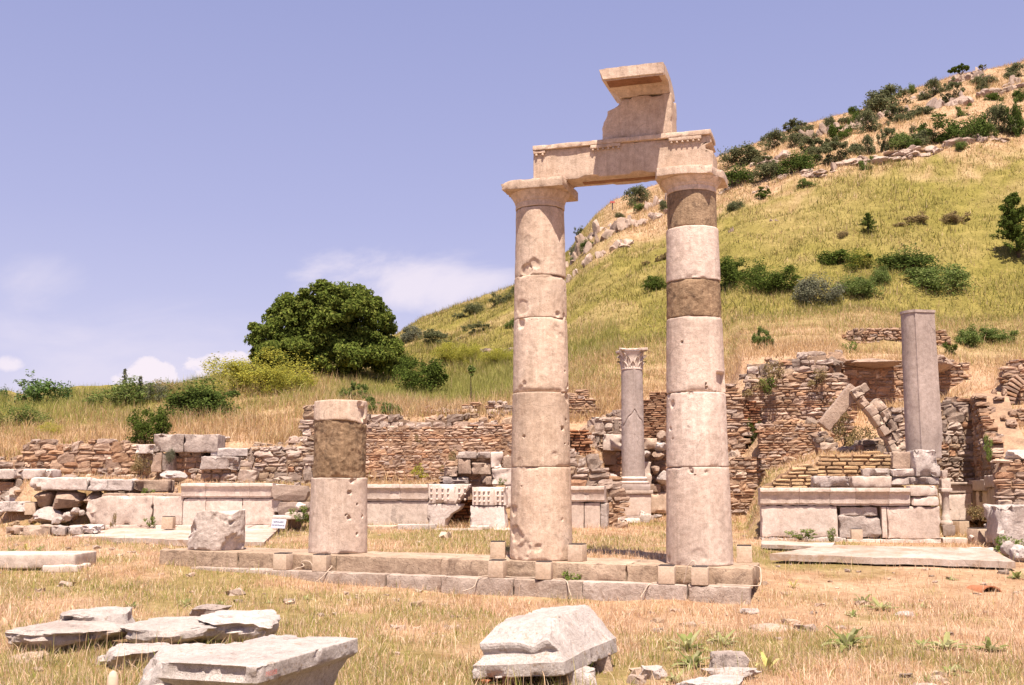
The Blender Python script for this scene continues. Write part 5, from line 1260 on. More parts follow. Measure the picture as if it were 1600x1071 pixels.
# right edge
blk('marble_block', 'huge rough hewn white block at the right edge', 'stone block', 1564, 1680, 791, 852, 20.8, 1.0, 'white_rock', chip=.05, amp=.035, rot=-.15)
masonry('rubble_wall', 'rubble wall with dry weeds above the huge white block at the right edge', 'wall', 22.0, 21.6, [(1560, 738), (1566, 715), (1575, 712), (1590, 718), (1640, 715), (1700, 712)], 800, 'mixed', .7, 160)
rk('boulder', 'large smooth boulder on the wall at the right edge', 'boulder', 1580, 1630, 701, 723, 21.9, 'white_rock', .8, 70, cuts=6)
masonry('rubble_wall', 'middle bit of low rubble on the terrace behind the oblique wall', 'wall', 25.6, 25.4, [(1545, 688), (1560, 684), (1575, 690), (1600, 700), (1640, 698)], 716, 'grubble', .7, 161)
masonry('rubble_wall', 'crumbled wall top on the terrace at the right, below the brick arch', 'wall', 28.2, 28.0, [(1528, 652), (1545, 645), (1570, 648), (1600, 640), (1660, 640)], 672, 'small', .8, 162)
masonry('brick_arch', 'ruined brick and stone wall with an arch springing at the right edge', 'wall', 30.6, 30.2, [(1568, 580), (1574, 566), (1590, 562), (1640, 560), (1680, 565)], 640, 'mixed', .7, 163)
A = Acc(); PLq = Plane(1575, 30.3, 1675, 30.0, 600); rg = np.random.default_rng(8)
cq = np.array(PLq.loc(1640, 640)); R0_ = abs(PLq.loc(1582, 640)[0] - cq[0])
for k in range(8):
    th = math.radians(176 - k * 6.2); c = cq + np.array([math.cos(th), math.sin(th)]) * (R0_ + .16)
    Vv, Q = worn((.34, .4, .075), r=.008, cell=.1, amp=.006, chip=.01, seed=k); Vv[:, 2] -= .04; Vv = rot3(Vv, 0, -th, 0) + np.array([c[0], 0, c[1]])
    W = np.stack([PLq.A[0] + PLq.u[0] * Vv[:, 0] - PLq.n[0] * Vv[:, 1], PLq.A[1] + PLq.u[1] * Vv[:, 0] - PLq.n[1] * Vv[:, 1], Vv[:, 2]], 1)
    A.add(W, Q, pick(rg, 'warm', 1)[0])
allV = np.concatenate(A.V); c0_ = np.array([allV[:, 0].mean(), allV[:, 1].mean(), allV[:, 2].min()]); A.V = [v - c0_ for v in A.V]
tag(A.build('brick_arch_ring', M['masonry'], loc=c0_, smooth=True, sharp=35), 'curved ring of thin bricks in the ruined wall at the right edge', 'arch')
for k, (a, b, c, d_) in enumerate(((1576, 1600, 846, 872), (1590, 1625, 852, 888), (1574, 1588, 884, 896))):
    rk('boulder', ('pale grey boulder at the foot of the huge white block', 'larger grey boulder at the right edge of the picture', 'small white stone at the right corner of the paving')[k], 'boulder', a, b, c, d_, 19.6 - k * .3, 'white_rock', .5, 80 + k)

rk('rock_ledge', 'overhanging earthy ledge above the dark cave right of the tall grey shaft', 'rock', 1452, 1512, 548, 578, 32.3, 'rough_stone', 2.4, 91, cuts=7, n=16)
rk('rock_ledge', 'overhanging ledge above the dark wall left of the tall grey shaft', 'rock', 1330, 1412, 556, 572, 32.9, 'rough_stone', 1.8, 92, cuts=7, n=16)
# ---- marble floors
def slab_poly(name, label, pts, th, mat, sd):
    P_ = np.array([[p.x, p.y] for p in pts]); zs_ = np.array([p.z for p in pts]); c = P_.mean(0)
    n = 26
    a, b, cc_, dd = [np.array([*P_[k], zs_[k]]) for k in range(4)]     # front-left, front-right, back-right, back-left
    g = np.linspace(0, 1, n * 2); h = np.linspace(0, 1, n)
    top = np.array([[(a * (1 - s) + b * s) * (1 - t) + (dd * (1 - s) + cc_ * s) * t for s in g] for t in h])
    sh = top.shape
    e = np.minimum(np.minimum(np.arange(sh[0]), np.arange(sh[0])[::-1])[:, None], np.minimum(np.arange(sh[1]), np.arange(sh[1])[::-1])[None])
    w_ = fbm(top.reshape(-1, 3) * 3 + sd, 3).reshape(sh[:2])
    top[..., 2] += w_ * .008; top[..., 1] += (e == 0) * w_ * .05
    bot = top.copy(); bot[..., 2] -= th
    Vv = np.concatenate([top.reshape(-1, 3), bot.reshape(-1, 3)]); o = sh[0] * sh[1]; idx = np.arange(o).reshape(sh[:2])
    def q(ix, fl):
        r_ = np.stack([ix[:-1, :-1], ix[:-1, 1:], ix[1:, 1:], ix[1:, :-1]], 2).reshape(-1, 4); return r_[:, ::-1] if fl else r_
    fs = [q(idx, False), q(idx + o, True)]
    bd = np.concatenate([idx[0, :], idx[1:, -1], idx[-1, -2::-1], idx[-2:0:-1, 0]]); nb = np.roll(bd, -1)
    fs.append(np.stack([bd, bd + o, nb + o, nb], 1))
    return tag(mkmesh(name, Vv, np.concatenate(fs), M[mat], smooth=True, sharp=40), label, 'paving', kind='structure')
M['paving'] = stone_mat('paving_marble', (.56, .465, .415), (.42, .31, .24), stain=(.34, .21, .13), stain_amt=.7, stain_lo=.5, streak=.1, pit=.4, bump=.3, scale=.8)
slab_poly('marble_paving', 'thin white marble floor in front of the right podium', [at_z(1203, 866, .47), at_z(1586, 878, .37), at_z(1545, 857, .52), at_z(1292, 852, .53)], .11, 'paving', 1)
slab_poly('marble_paving', 'white marble floor before the stained left podium', [at_z(110, 838, .60), at_z(412, 848, .60), at_z(440, 822, .72), at_z(180, 826, .70)], .12, 'paving', 2)
slab_poly('marble_paving', 'white broken paving strip at the left foot of the right podium', [at_z(1190, 851, .52), at_z(1300, 855, .52), at_z(1305, 848, .55), at_z(1190, 845, .55)], .07, 'paving', 3)
blk('marble_fragment', 'low notched white moulding lying on the right paving', 'stone fragment', 1505, 1562, 858, 865, 20.3, .45, 'marble_white', chip=.05, amp=.02, rot=-.1)
# white notice
P_ = at(434, 826, 23.3)
Sg = empty('notice_sign', P_, 'small tilted white notice with dark lettering by the rough pier', 'sign', rotz=-.08)
A = Acc(); w_ = 22 * mpp(P_.y); h_ = 15 * mpp(P_.y)
Vv, Q = worn((w_, .02, h_), r=.004, cell=.2, amp=0, chip=0); Vv = rot3(Vv, -.42, .05, 0); A.add(Vv, Q); A.build('board', M['sign_face'], Sg, usecol=False, smooth=True, sharp=40)
Vv, Q = worn((.03, .03, .2), r=.004, cell=.2, amp=0, chip=0); mkmesh('post', Vv * np.array([1, 1, 1.4]) + np.array([0, .07, -.16]), Q, M['iron'], Sg)
# ================================================================== FOREGROUND STONES
def tmesh(body, size, parent, loc, rot, mat, name='inventory_number', bold=0.0):
    cu = bpy.data.curves.new(name, 'FONT'); cu.body = body; cu.size = size; cu.align_x = 'CENTER'; cu.align_y = 'CENTER'; cu.resolution_u = 3; cu.offset = bold
    o = bpy.data.objects.new(name, cu); COL.objects.link(o)
    dg = bpy.context.evaluated_depsgraph_get(); me = bpy.data.meshes.new_from_object(o.evaluated_get(dg))
    bpy.data.objects.remove(o); me.name = name
    q = bpy.data.objects.new(name, me); COL.objects.link(q); me.materials.clear(); me.materials.append(mat)
    if parent: q.parent = parent
    q.location = loc; q.rotation_euler = rot; return q
for s_, dz in (('GİRİLMEZ', .68), ('NO ENTRANCE', .32)):
    z_l = h_ * dz
    tmesh(s_, h_ * (.24 if len(s_) < 9 else .185), Sg, (0, -.0135 * math.cos(.42) + z_l * math.sin(.42), z_l * math.cos(.42) + .0135 * math.sin(.42)), (math.pi / 2 - .42, .05, 0), M['ink'], 'lettering', .0015)
TZ = .50
cN, cL, cR, cB = [at_z(p, q, TZ) for p, q in ((392, 1046), (253, 1033), (553, 999), (435, 987))]
ang = math.atan2(cR.y - cN.y, cR.x - cN.x); Lx = (cR - cN).length; Ly = (cL - cN).length
ctr = (cN + cB + cL + cR) / 4
TZ0 = -.05
def imp(V, h):
    t = (V[:, 2] + h[2]); H = 2 * h[2]; d_ = H - t
    k = np.interp(d_, [0, .115, .13, .2, H], [1, 1, .86, .76, .50])
    kx = np.interp(d_, [0, .115, .13, .2, H], [1, 1, .93, .88, .74])
    e = sstep(h[0] - .03, h[0], -V[:, 0])
    V[:, 1] *= k; V[:, 0] *= kx
    rec = e * sstep(.80, .74, np.abs(V[:, 1]) / h[1]) * sstep(.085, .07, d_) * sstep(-.001, .012, d_)
    V[:, 0] += rec * .028
    # shallow worn basin near the left end of the top
    V[:, 2] -= (d_ < .02) * .02 * np.exp(-(((V[:, 0] + h[0] * .45) / .09) ** 2 + ((V[:, 1] + h[1] * .1) / .07) ** 2))
    return V
Vv, Q = worn((Lx, Ly, TZ - TZ0), r=.010, cell=.022, amp=.005, chip=.02, cf=6, thr=.3, seed=301, warp=imp)
imp_o = empty('impost_block', (ctr.x, ctr.y, TZ0), 'big flat topped white impost block with slanting dark sides, nearest stone at lower left', 'stone block', rotz=ang)
mkmesh('block', Vv, Q, M['marble_speck'], imp_o, smooth=True, sharp=38)
tmesh('PR0308', .045, imp_o, (-Lx / 2 + .16, -Ly / 2 - .006, TZ - TZ0 - .06), (math.pi / 2, 0, 0), M['red_paint'])
# rough white stone beside it
def near_rock(name, label, cat, px0, px1, ztop_, Yc, depth, mat, seed, cuts=8, flat=.62, rot=0.0, z0=-.05, group=None, n=16, amp=.2):
    x0, x1 = xat(px0, 1000, Yc), xat(px1, 1000, Yc); w = x1 - x0
    Vv, Q = rock((1, 1, 1), n, seed, cuts, amp)
    top = Vv[:, 2].max(); Vv[:, 2] = np.minimum(Vv[:, 2], top * flat + (Vv[:, 2] - top * flat) * .12)
    e = Vv.max(0) - Vv.min(0); Vv[:, :2] -= (Vv.max(0) + Vv.min(0))[:2] / 2
    Vv = Vv / e * np.array([w, depth, ztop_ - z0])
    P_ = Vv * 9 + seed; nn = Vv / np.maximum(np.linalg.norm(Vv, axis=1), .05)[:, None]
    lay = np.sin(Vv[:, 2] * 38 + 2 * fbm(Vv * 3 + seed, 3)) * .012 * sstep(.3, .6, np.abs(nn[:, 0]) + np.abs(nn[:, 1]))
    Vv[:, :2] += nn[:, :2] * lay[:, None]; Vv += nn * (fbm(P_, 4) * .018)[:, None]
    o = mkmesh(name, Vv, Q, M[mat], loc=((x0 + x1) / 2, Yc, z0), smooth=True, sharp=30, rotz=rot)
    return tag(o, label, cat, group)
rs = near_rock('white_boulder', 'broken white boulder with a red number leaning on the left of the impost block', 'boulder', 211, 392, .47, 7.75, 1.05, 'marble_speck', 311, 7, .8, n=24)
def on_surface(o, px, py):
    """where the line of sight through a photo pixel meets an object"""
    bpy.context.view_layer.update()
    d_ = (at(px, py, 10) - Vector((0, 0, EYE))).normalized(); mi = o.matrix_world.inverted()
    ok, lc, nn, _ = o.ray_cast(mi @ Vector((0, 0, EYE)), (mi.to_3x3() @ d_).normalized())
    if not ok: return None
    nw = (o.matrix_world.to_3x3() @ nn).normalized(); return o.matrix_world @ lc, nw
hs = on_surface(rs, 234, 1026)
if hs:
    p_, n_ = hs; nh = Vector((n_.x, n_.y, 0)); nh = nh if nh.length > .2 else Vector((-.2, -1, 0)); n_ = (n_ + Vector((0, -.3, 0))).normalized()
    q_ = n_.to_track_quat('Z', 'Y'); t_ = tmesh('PR0207', .05, None, p_ + n_ * .02, q_.to_euler(), M['red_paint'])
    t_.parent = rs; t_.matrix_parent_inverse = rs.matrix_world.inverted()
near_rock('white_boulder', 'lower white boulder under the red numbered one at the bottom edge', 'boulder', 218, 275, .2, 7.15, .5, 'marble_speck', 312, 8)
FL = [  # px0, px1, ztop, Y, depth, mat, seed, label
 (24, 178, .34, 11.0, .9, 'white_rock', 321, 'layered flat rock at the left end of the flat rocks'),
 (88, 190, .42, 11.8, .7, 'marble_speck', 322, 'pale flat rock behind the layered one at left'),
 (165, 250, .26, 9.9, .6, 'white_rock', 323, 'low pale flat rock just above the red numbered boulder'),
 (198, 345, .37, 11.2, 1.0, 'marble_speck', 324, 'long smooth pale flat rock in the middle of the flat rocks'),
 (296, 420, .40, 11.5, 1.0, 'white_rock', 325, 'jagged flat rock at the right end of the flat rocks'),
 (300, 352, .36, 12.7, .4, 'grey_rock', 326, 'small grey rock behind the long smooth flat rock'),
 (22, 70, .10, 10.3, .4, 'rough_stone', 327, 'small brown stone under the left flat rock'),
 (148, 182, .12, 10.0, .3, 'white_rock', 328, 'small pale stone among weeds below the flat rocks')]
for a, b, zt_, Yc, dp, mt, sd, lab in FL: near_rock('flat_rock', lab, 'rock', a + (b - a) * .02, b + (b - a) * .15, zt_ * .74, Yc, dp * 1.35, mt, sd, 9, .5, group='flat rocks at lower left')
# moulded block on its props
rotc = math.radians(-22); bs_ = (.80, 1.46, .42)
def mould(V, h):
    t = (V[:, 2] + h[2]) / (2 * h[2])
    xl = np.interp(t, [0, .32, .34, .40, .52, .66, .80, .84, 1], [1, 1, .95, .86, .80, .86, .86, .80, .70]); xr = np.interp(t, [0, .30, .36, .84, 1], [1, 1, .93, .62, .50])
    yf = np.interp(t, [0, .32, .34, .40, .52, .66, .80, .84, 1], [1, 1, .97, .90, .85, .89, .88, .80, .55]); yb = np.interp(t, [0, .3, .8, 1], [1, 1, .97, .92])
    V[:, 0] *= np.where(V[:, 0] < 0, xl, xr); V[:, 1] *= np.where(V[:, 1] < 0, yf, yb)
    V[:, 2] -= sstep(.2, 1, -V[:, 1] / h[1]) * .08 * t; V[:, 2] += sstep(0, 1, V[:, 1] / h[1]) * .02 * t
    w_ = fbm(V * 6 + 4, 4); V += np.stack([w_ * .005, w_ * .005, w_ * .009 * t], 1)
    V[:, 2] -= .05 * np.exp(-(((V[:, 0] - .12) / .07) ** 2 + ((V[:, 1] + .62) / .06) ** 2)) * (t > .5)
    return V
Vv, Q = worn(bs_, r=.015, cell=.028, amp=.006, chip=.025, cf=6, thr=.28, seed=331, warp=mould)
Vv = rot3(Vv, -.015, -.10, 0)
pl, pn, pf = at_z(742, 1049, .07), at_z(893, 1043, .155), at_z(958, 1003, .17)
mid = (Vector((-.31, 9.0, 0)) + Vector((.94, 10.1, 0))) / 2
mb_o = tag(mkmesh('moulded_block', Vv, Q, M['marble_speck'], loc=(mid.x, mid.y, .085), smooth=True, sharp=16, rotz=rotc), 'white moulded cornice block lying on bricks and stones, centre of the grass', 'stone block')
def prop_block(name, label, px0, px1, z0, z1, Y, dp, mat, rot=0.0, sd=0, cat='stone block', group=None):
    x0, x1 = xat(px0, 1050, Y), xat(px1, 1050, Y)
    Vv, Q = worn((x1 - x0, dp, z1 - z0), r=.012, cell=.03, amp=.012, chip=.03, seed=sd)
    return tag(mkmesh(name, Vv, Q, M[mat], loc=((x0 + x1) / 2, Y + dp / 2, z0), smooth=True, sharp=38, rotz=rot), label, cat, group)
for k, (a, b, z0, z1, Y, dp, mt, lab) in enumerate((
    (738, 775, .02, .062, 8.98, .22, 'terracotta', 'red brick at the left corner under the moulded block'),
    (752, 806, -.03, .018, 8.86, .22, 'terracotta', 'lower long red brick under the moulded block'),
    (758, 784, .022, .07, 9.12, .2, 'marble_white', 'thin white chip wedged under the moulded block'),
    (790, 813, .0, .075, 9.0, .2, 'rough_stone', 'rounded tan stone wedged under the moulded block'),
    (742, 770, -.05, .0, 8.8, .2, 'rough_stone', 'tan brick end on the ground below the red bricks'))):
    prop_block('wedge_stone', lab, a, b, z0, z1, Y, dp, mt, rotc, 340 + k, 'brick' if mt == 'terracotta' else 'stone', 'stones wedged under the moulded block')
prop_block('prop_stone', 'rough white prop stone under the near right corner of the moulded block', 876, 925, -.05, .135, 8.95, .35, 'white_rock', .3, 350, 'stone')
prop_block('prop_stone', 'darker prop stone further back under the moulded block', 922, 952, -.05, .15, 9.75, .4, 'rough_stone', .2, 351, 'stone')
YQ = hit(60, 893).y
blk('stone_slab', 'long grey stone slab at the left edge standing on a thinner one', 'stone slab', -60, 117, 866, 889, YQ, .9, 'panel_stained', chip=.02, amp=.006)
blk('stone_slab', 'thin pale slab under the right end of the long grey slab', 'stone slab', 66, 122, 884, 896, YQ - .1, .5, 'panel', chip=.02)
for a, b, zt_, Yc, dp, mt, sd, lab in (
    (1046, 1168, .13, 8.65, .5, 'marble_speck', 361, 'flat white rock at the bottom edge right of the moulded block'),
    (1108, 1168, .17, 9.75, .4, 'grey_rock', 362, 'grey rounded stone among leafy plants at lower right'),
    (1092, 1192, .09, 9.35, .25, 'marble_speck', 363, 'thin white flat rock in front of the grey rounded stone'),
    (998, 1040, .08, 9.5, .3, 'white_rock', 364, 'small pale rock half sunk in the grass right of the moulded block'),
    (1154, 1188, .06, 14.2, .3, 'white_rock', 365, 'pale flat stone below the right end of the steps'),
    (1172, 1240, .05, 12.6, .4, 'rough_stone', 366, 'brown flat stone sunk in the grass right of centre'),
    (1400, 1432, .04, 14.0, .2, 'white_rock', 367, 'thin pale stone edge in the dry grass at right')):
    near_rock('flat_rock', lab, 'rock', a, b, zt_, Yc, dp, mt, sd, 8, .7, group='flat rocks in the grass')
# roof tile
p_ = at_z(1535, 927, .03); Rt = .2; n = 14; Vt_ = []
for rr in (Rt, Rt - .022):
    for y_ in (-.21, .21):
        for k in range(n + 1):
            th = math.pi * (.12 + .76 * k / n); sc_ = 1 - .12 * (y_ > 0)
            Vt_.append((math.cos(th) * rr * sc_, y_, math.sin(th) * rr * sc_ * .8 - .07))
Vt_ = np.array(Vt_); m_ = n + 1; ix = lambda a, b, k: (a * 2 + b) * m_ + k; Q = []
for k in range(n):
    Q += [(ix(0, 0, k), ix(0, 1, k), ix(0, 1, k + 1), ix(0, 0, k + 1)), (ix(1, 0, k), ix(1, 0, k + 1), ix(1, 1, k + 1), ix(1, 1, k)), (ix(0, 0, k), ix(0, 0, k + 1), ix(1, 0, k + 1), ix(1, 0, k)), (ix(0, 1, k), ix(1, 1, k), ix(1, 1, k + 1), ix(0, 1, k + 1))]
for k in (0, n): Q.append((ix(0, 0, k), ix(1, 0, k), ix(1, 1, k), ix(0, 1, k)))
tag(mkmesh('roof_tile', Vt_, np.array(Q), M['terracotta'], loc=(p_.x, p_.y, tz(p_.x, p_.y) - .01), smooth=True, sharp=40, rotz=.25), 'curved red roof tile fragment lying in the dry grass at right', 'roof tile')
# stake close to the camera
Vv, Fs = lathe([(.016, 0), (.018, .5), (.018, .955), (.016, .985), (.010, 1.0), (.002, 1.005)], 14)
p_ = at(177, 1048, 3.4)
tag(mkmesh('wooden_stake', Vv, Fs, M['wood'], loc=(p_.x, p_.y, p_.z - 1.005), smooth=True, sharp=50), 'top of a thin pale wooden stake at the bottom edge of the picture', 'stake')
# survey pole on the hill
p_ = hit(957, 328, 60); hgt = 14 * mpp(p_.y)
r = empty('marker_pole', p_, 'thin marker pole with a small red board on the rocky hill spur', 'pole')
Vv, Fs = lathe([(.06, -.3), (.05, hgt)], 8); mkmesh('pole', Vv, Fs, M['iron'], r)
Vv, Q = worn((.40, .05, .16), r=.01, cell=.2, amp=0, chip=0); mkmesh('board', Vv + np.array([0, -.08, hgt - .2]), Q, M['rust'], r)
# ================================================================== PLANTS
M['leaf_mat'] = leafy_mat('leaf_cover', .36); M['grass_mat'] = leafy_mat('grass_cover', .42)
LP = {
 'dark': [(.075, .105, .026), (.10, .14, .034), (.06, .085, .022), (.125, .165, .04)],
 'tree': [(.115, .15, .03), (.145, .175, .036), (.09, .12, .026), (.18, .20, .045)],
 'olive': [(.15, .155, .075), (.12, .13, .062), (.185, .185, .095), (.10, .11, .05)],
 'grey': [(.17, .17, .115), (.14, .145, .09), (.20, .195, .13)],
 'light': [(.16, .20, .055), (.12, .165, .04), (.20, .23, .08), (.10, .14, .04)],
 'fig': [(.09, .145, .04), (.13, .19, .06), (.07, .12, .03), (.17, .22, .09)],
 'yellow': [(.38, .35, .06), (.31, .30, .06), (.24, .25, .06), (.45, .40, .07)],
 'dry': [(.30, .22, .11), (.24, .18, .09), (.20, .165, .07), (.36, .26, .14)],
 'fir': [(.085, .115, .024), (.11, .145, .03), (.065, .09, .02)],
 'weed': [(.16, .21, .05), (.22, .26, .07), (.12, .17, .04)],
}
def leaves(P, size, pal, rg, out=None, asp=.5, droop=.0, outw=.8):
    """one diamond leaf per point"""
    n = len(P); size = np.broadcast_to(size, (n,)) * rg.uniform(.7, 1.35, n)
    nn = rg.normal(0, 1, (n, 3));
    if out is not None: nn = nn / np.linalg.norm(nn, axis=1)[:, None] + out * outw
    nn[:, 2] += .25
    nn /= np.maximum(np.linalg.norm(nn, axis=1), 1e-6)[:, None]
    a = np.cross(nn, rg.normal(0, 1, (n, 3))); a /= np.maximum(np.linalg.norm(a, axis=1), 1e-6)[:, None]; b = np.cross(nn, a)
    L_ = size[:, None] * .5; W_ = L_ * asp
    V = np.stack([P - a * L_, P - b * W_ + nn * L_ * .18, P + a * L_, P + b * W_ + nn * L_ * .18], 1).reshape(-1, 3)
    Q = np.arange(n * 4).reshape(n, 4)
    c = np.array(LP[pal])[rg.integers(0, len(LP[pal]), n)] * rg.uniform(.75, 1.3, (n, 1))
    return V, Q, np.repeat(c, 4, 0)
def crown_points(blobs, n, rg, clump=.22, shell=.55, nclump=60):
    """points in leafy clumps near the surface of a union of ellipsoids; returns points and outward directions"""
    B = np.array(blobs, float); w = (B[:, 3] * B[:, 4] + B[:, 3] * B[:, 5]); w /= w.sum()
    k = rg.choice(len(B), nclump, p=w)
    d_ = rg.normal(0, 1, (nclump, 3)); d_[:, 2] = np.where(d_[:, 2] < -.6, -d_[:, 2] * .4, d_[:, 2]); d_ /= np.linalg.norm(d_, axis=1)[:, None]
    rad = rg.uniform(shell, 1.0, nclump) ** .6
    c = B[k, :3] + d_ * B[k, 3:6] * rad[:, None]
    cr = B[k, 3:6].mean(1) * clump * rg.uniform(.6, 1.5, nclump)
    i_ = rg.integers(0, nclump, n)
    off = rg.normal(0, 1, (n, 3)); off /= np.linalg.norm(off, axis=1)[:, None]; off *= (rg.random(n) ** .45)[:, None]
    off[:, 2] *= .75
    P = c[i_] + off * cr[i_][:, None]
    out = d_[i_] + off * .7
    return P, out / np.maximum(np.linalg.norm(out, axis=1), 1e-6)[:, None]
def branchy(acc, base, top_pts, r0, rg, col=(.10, .07, .05)):
    for t in top_pts:
        t = np.asarray(t, float); b = np.asarray(base, float); m_ = (b + t) / 2 + rg.normal(0, .08, 3) * np.linalg.norm(t - b)
        P = spline([b, m_, t], 5); V, Fs = tube(P, np.linspace(r0, r0 * .25, len(P)), 6); acc.add(V, Fs, col)

# ---- bush prototypes (unit width and height) reused with obj.copy()
def bush_proto(kind, seed, n=4600, leaf=.07, shape='dome'):
    rg = np.random.default_rng(seed)
    if shape == 'dome':
        bl = [(0, 0, .42, .40, .38, .40)] + [(rg.uniform(-.28, .28), rg.uniform(-.2, .2), rg.uniform(.35, .68), rg.uniform(.16, .26), rg.uniform(.16, .26), rg.uniform(.18, .3)) for _ in range(5)]
    elif shape == 'loose':
        bl = [(rg.uniform(-.34, .34), rg.uniform(-.25, .25), rg.uniform(.2, .72), rg.uniform(.12, .22), rg.uniform(.12, .22), rg.uniform(.14, .26)) for _ in range(8)]
    elif shape == 'low':
        bl = [(rg.uniform(-.36, .36), rg.uniform(-.2, .2), rg.uniform(.25, .5), rg.uniform(.16, .28), .2, rg.uniform(.3, .45)) for _ in range(6)]
    P, out = crown_points(bl, n, rg, .46, .4, 60)
    P[:, 2] = np.abs(P[:, 2])
    e0, e1 = np.percentile(P, 1.5, axis=0), np.percentile(P, 98.5, axis=0)
    P[:, 0] = (P[:, 0] - (e0[0] + e1[0]) / 2) / (e1[0] - e0[0]); P[:, 1] = (P[:, 1] - (e0[1] + e1[1]) / 2) / (e1[1] - e0[1]); P[:, 2] = (P[:, 2] - e0[2]) / (e1[2] - e0[2])
    A = Acc(); V, Q, c = leaves(P, leaf, kind, rg, out)
    A.V.append(V); A.F.append(Q); A.C.append(c); A.n += len(V)
    branchy(A, (0, 0, -.08), [(rg.uniform(-.35, .35), rg.uniform(-.3, .3), rg.uniform(.4, .8)) for _ in range(7)], .018, rg)
    return A
_bp = {}
def bush(name, kind, px, pyb, wpx, hpx, label, cat='shrub', group=None, shape='dome', var=0, n=4600, leaf=.07, Y=None, sink=.10, y0=30, rg=random, grow=1.14):
    key = (kind, shape, var, n, leaf)
    p = hit(px, pyb, y0) if Y is None else Vector((xat(px, pyb, Y), Y, zat(pyb, Y)))
    if name == 'slope_shrub': grow = 1.06
    if name == 'yellow_broom': grow = 1.4
    if key not in _bp:
        o = bush_proto(kind, hash((kind, shape, var)) % 1000 if False else (sum(map(ord, kind + shape)) * 7 + var * 13) % 997, n, leaf, shape).build(name, M['leaf_mat'])
        _bp[key] = o
    else:
        o = _bp[key].copy(); COL.objects.link(o); o.name = name
        for k in list(o.keys()): 
            if k in ('label', 'category', 'group', 'kind'): del o[k]
    w_, h_2 = wpx * mpp(p.y) * grow, hpx * mpp(p.y) * grow
    o.location = (p.x, p.y + w_ * .25, p.z - sink * h_2); o.scale = (w_, w_ * rg.uniform(.75, .95), h_2 * (1 + sink)); o.rotation_euler = (0, 0, rg.choice([0, math.pi]) + rg.uniform(-.35, .35))
    return tag(o, label, cat, group)
random.seed(5)
def Z3(x, y): return 1100 + x / 3.2, 60 + y / 3.2
def Z4(x, y): return 1100 + x / 3.2, 300 + y / 3.2
def Z7(x, y): return 860 + x / 5.355, 260 + y / 5.355
def Z5(x, y): return 340 + x / 3.077, 420 + y / 3.077
CG = 'shrubs on the rocky crest of the hill'
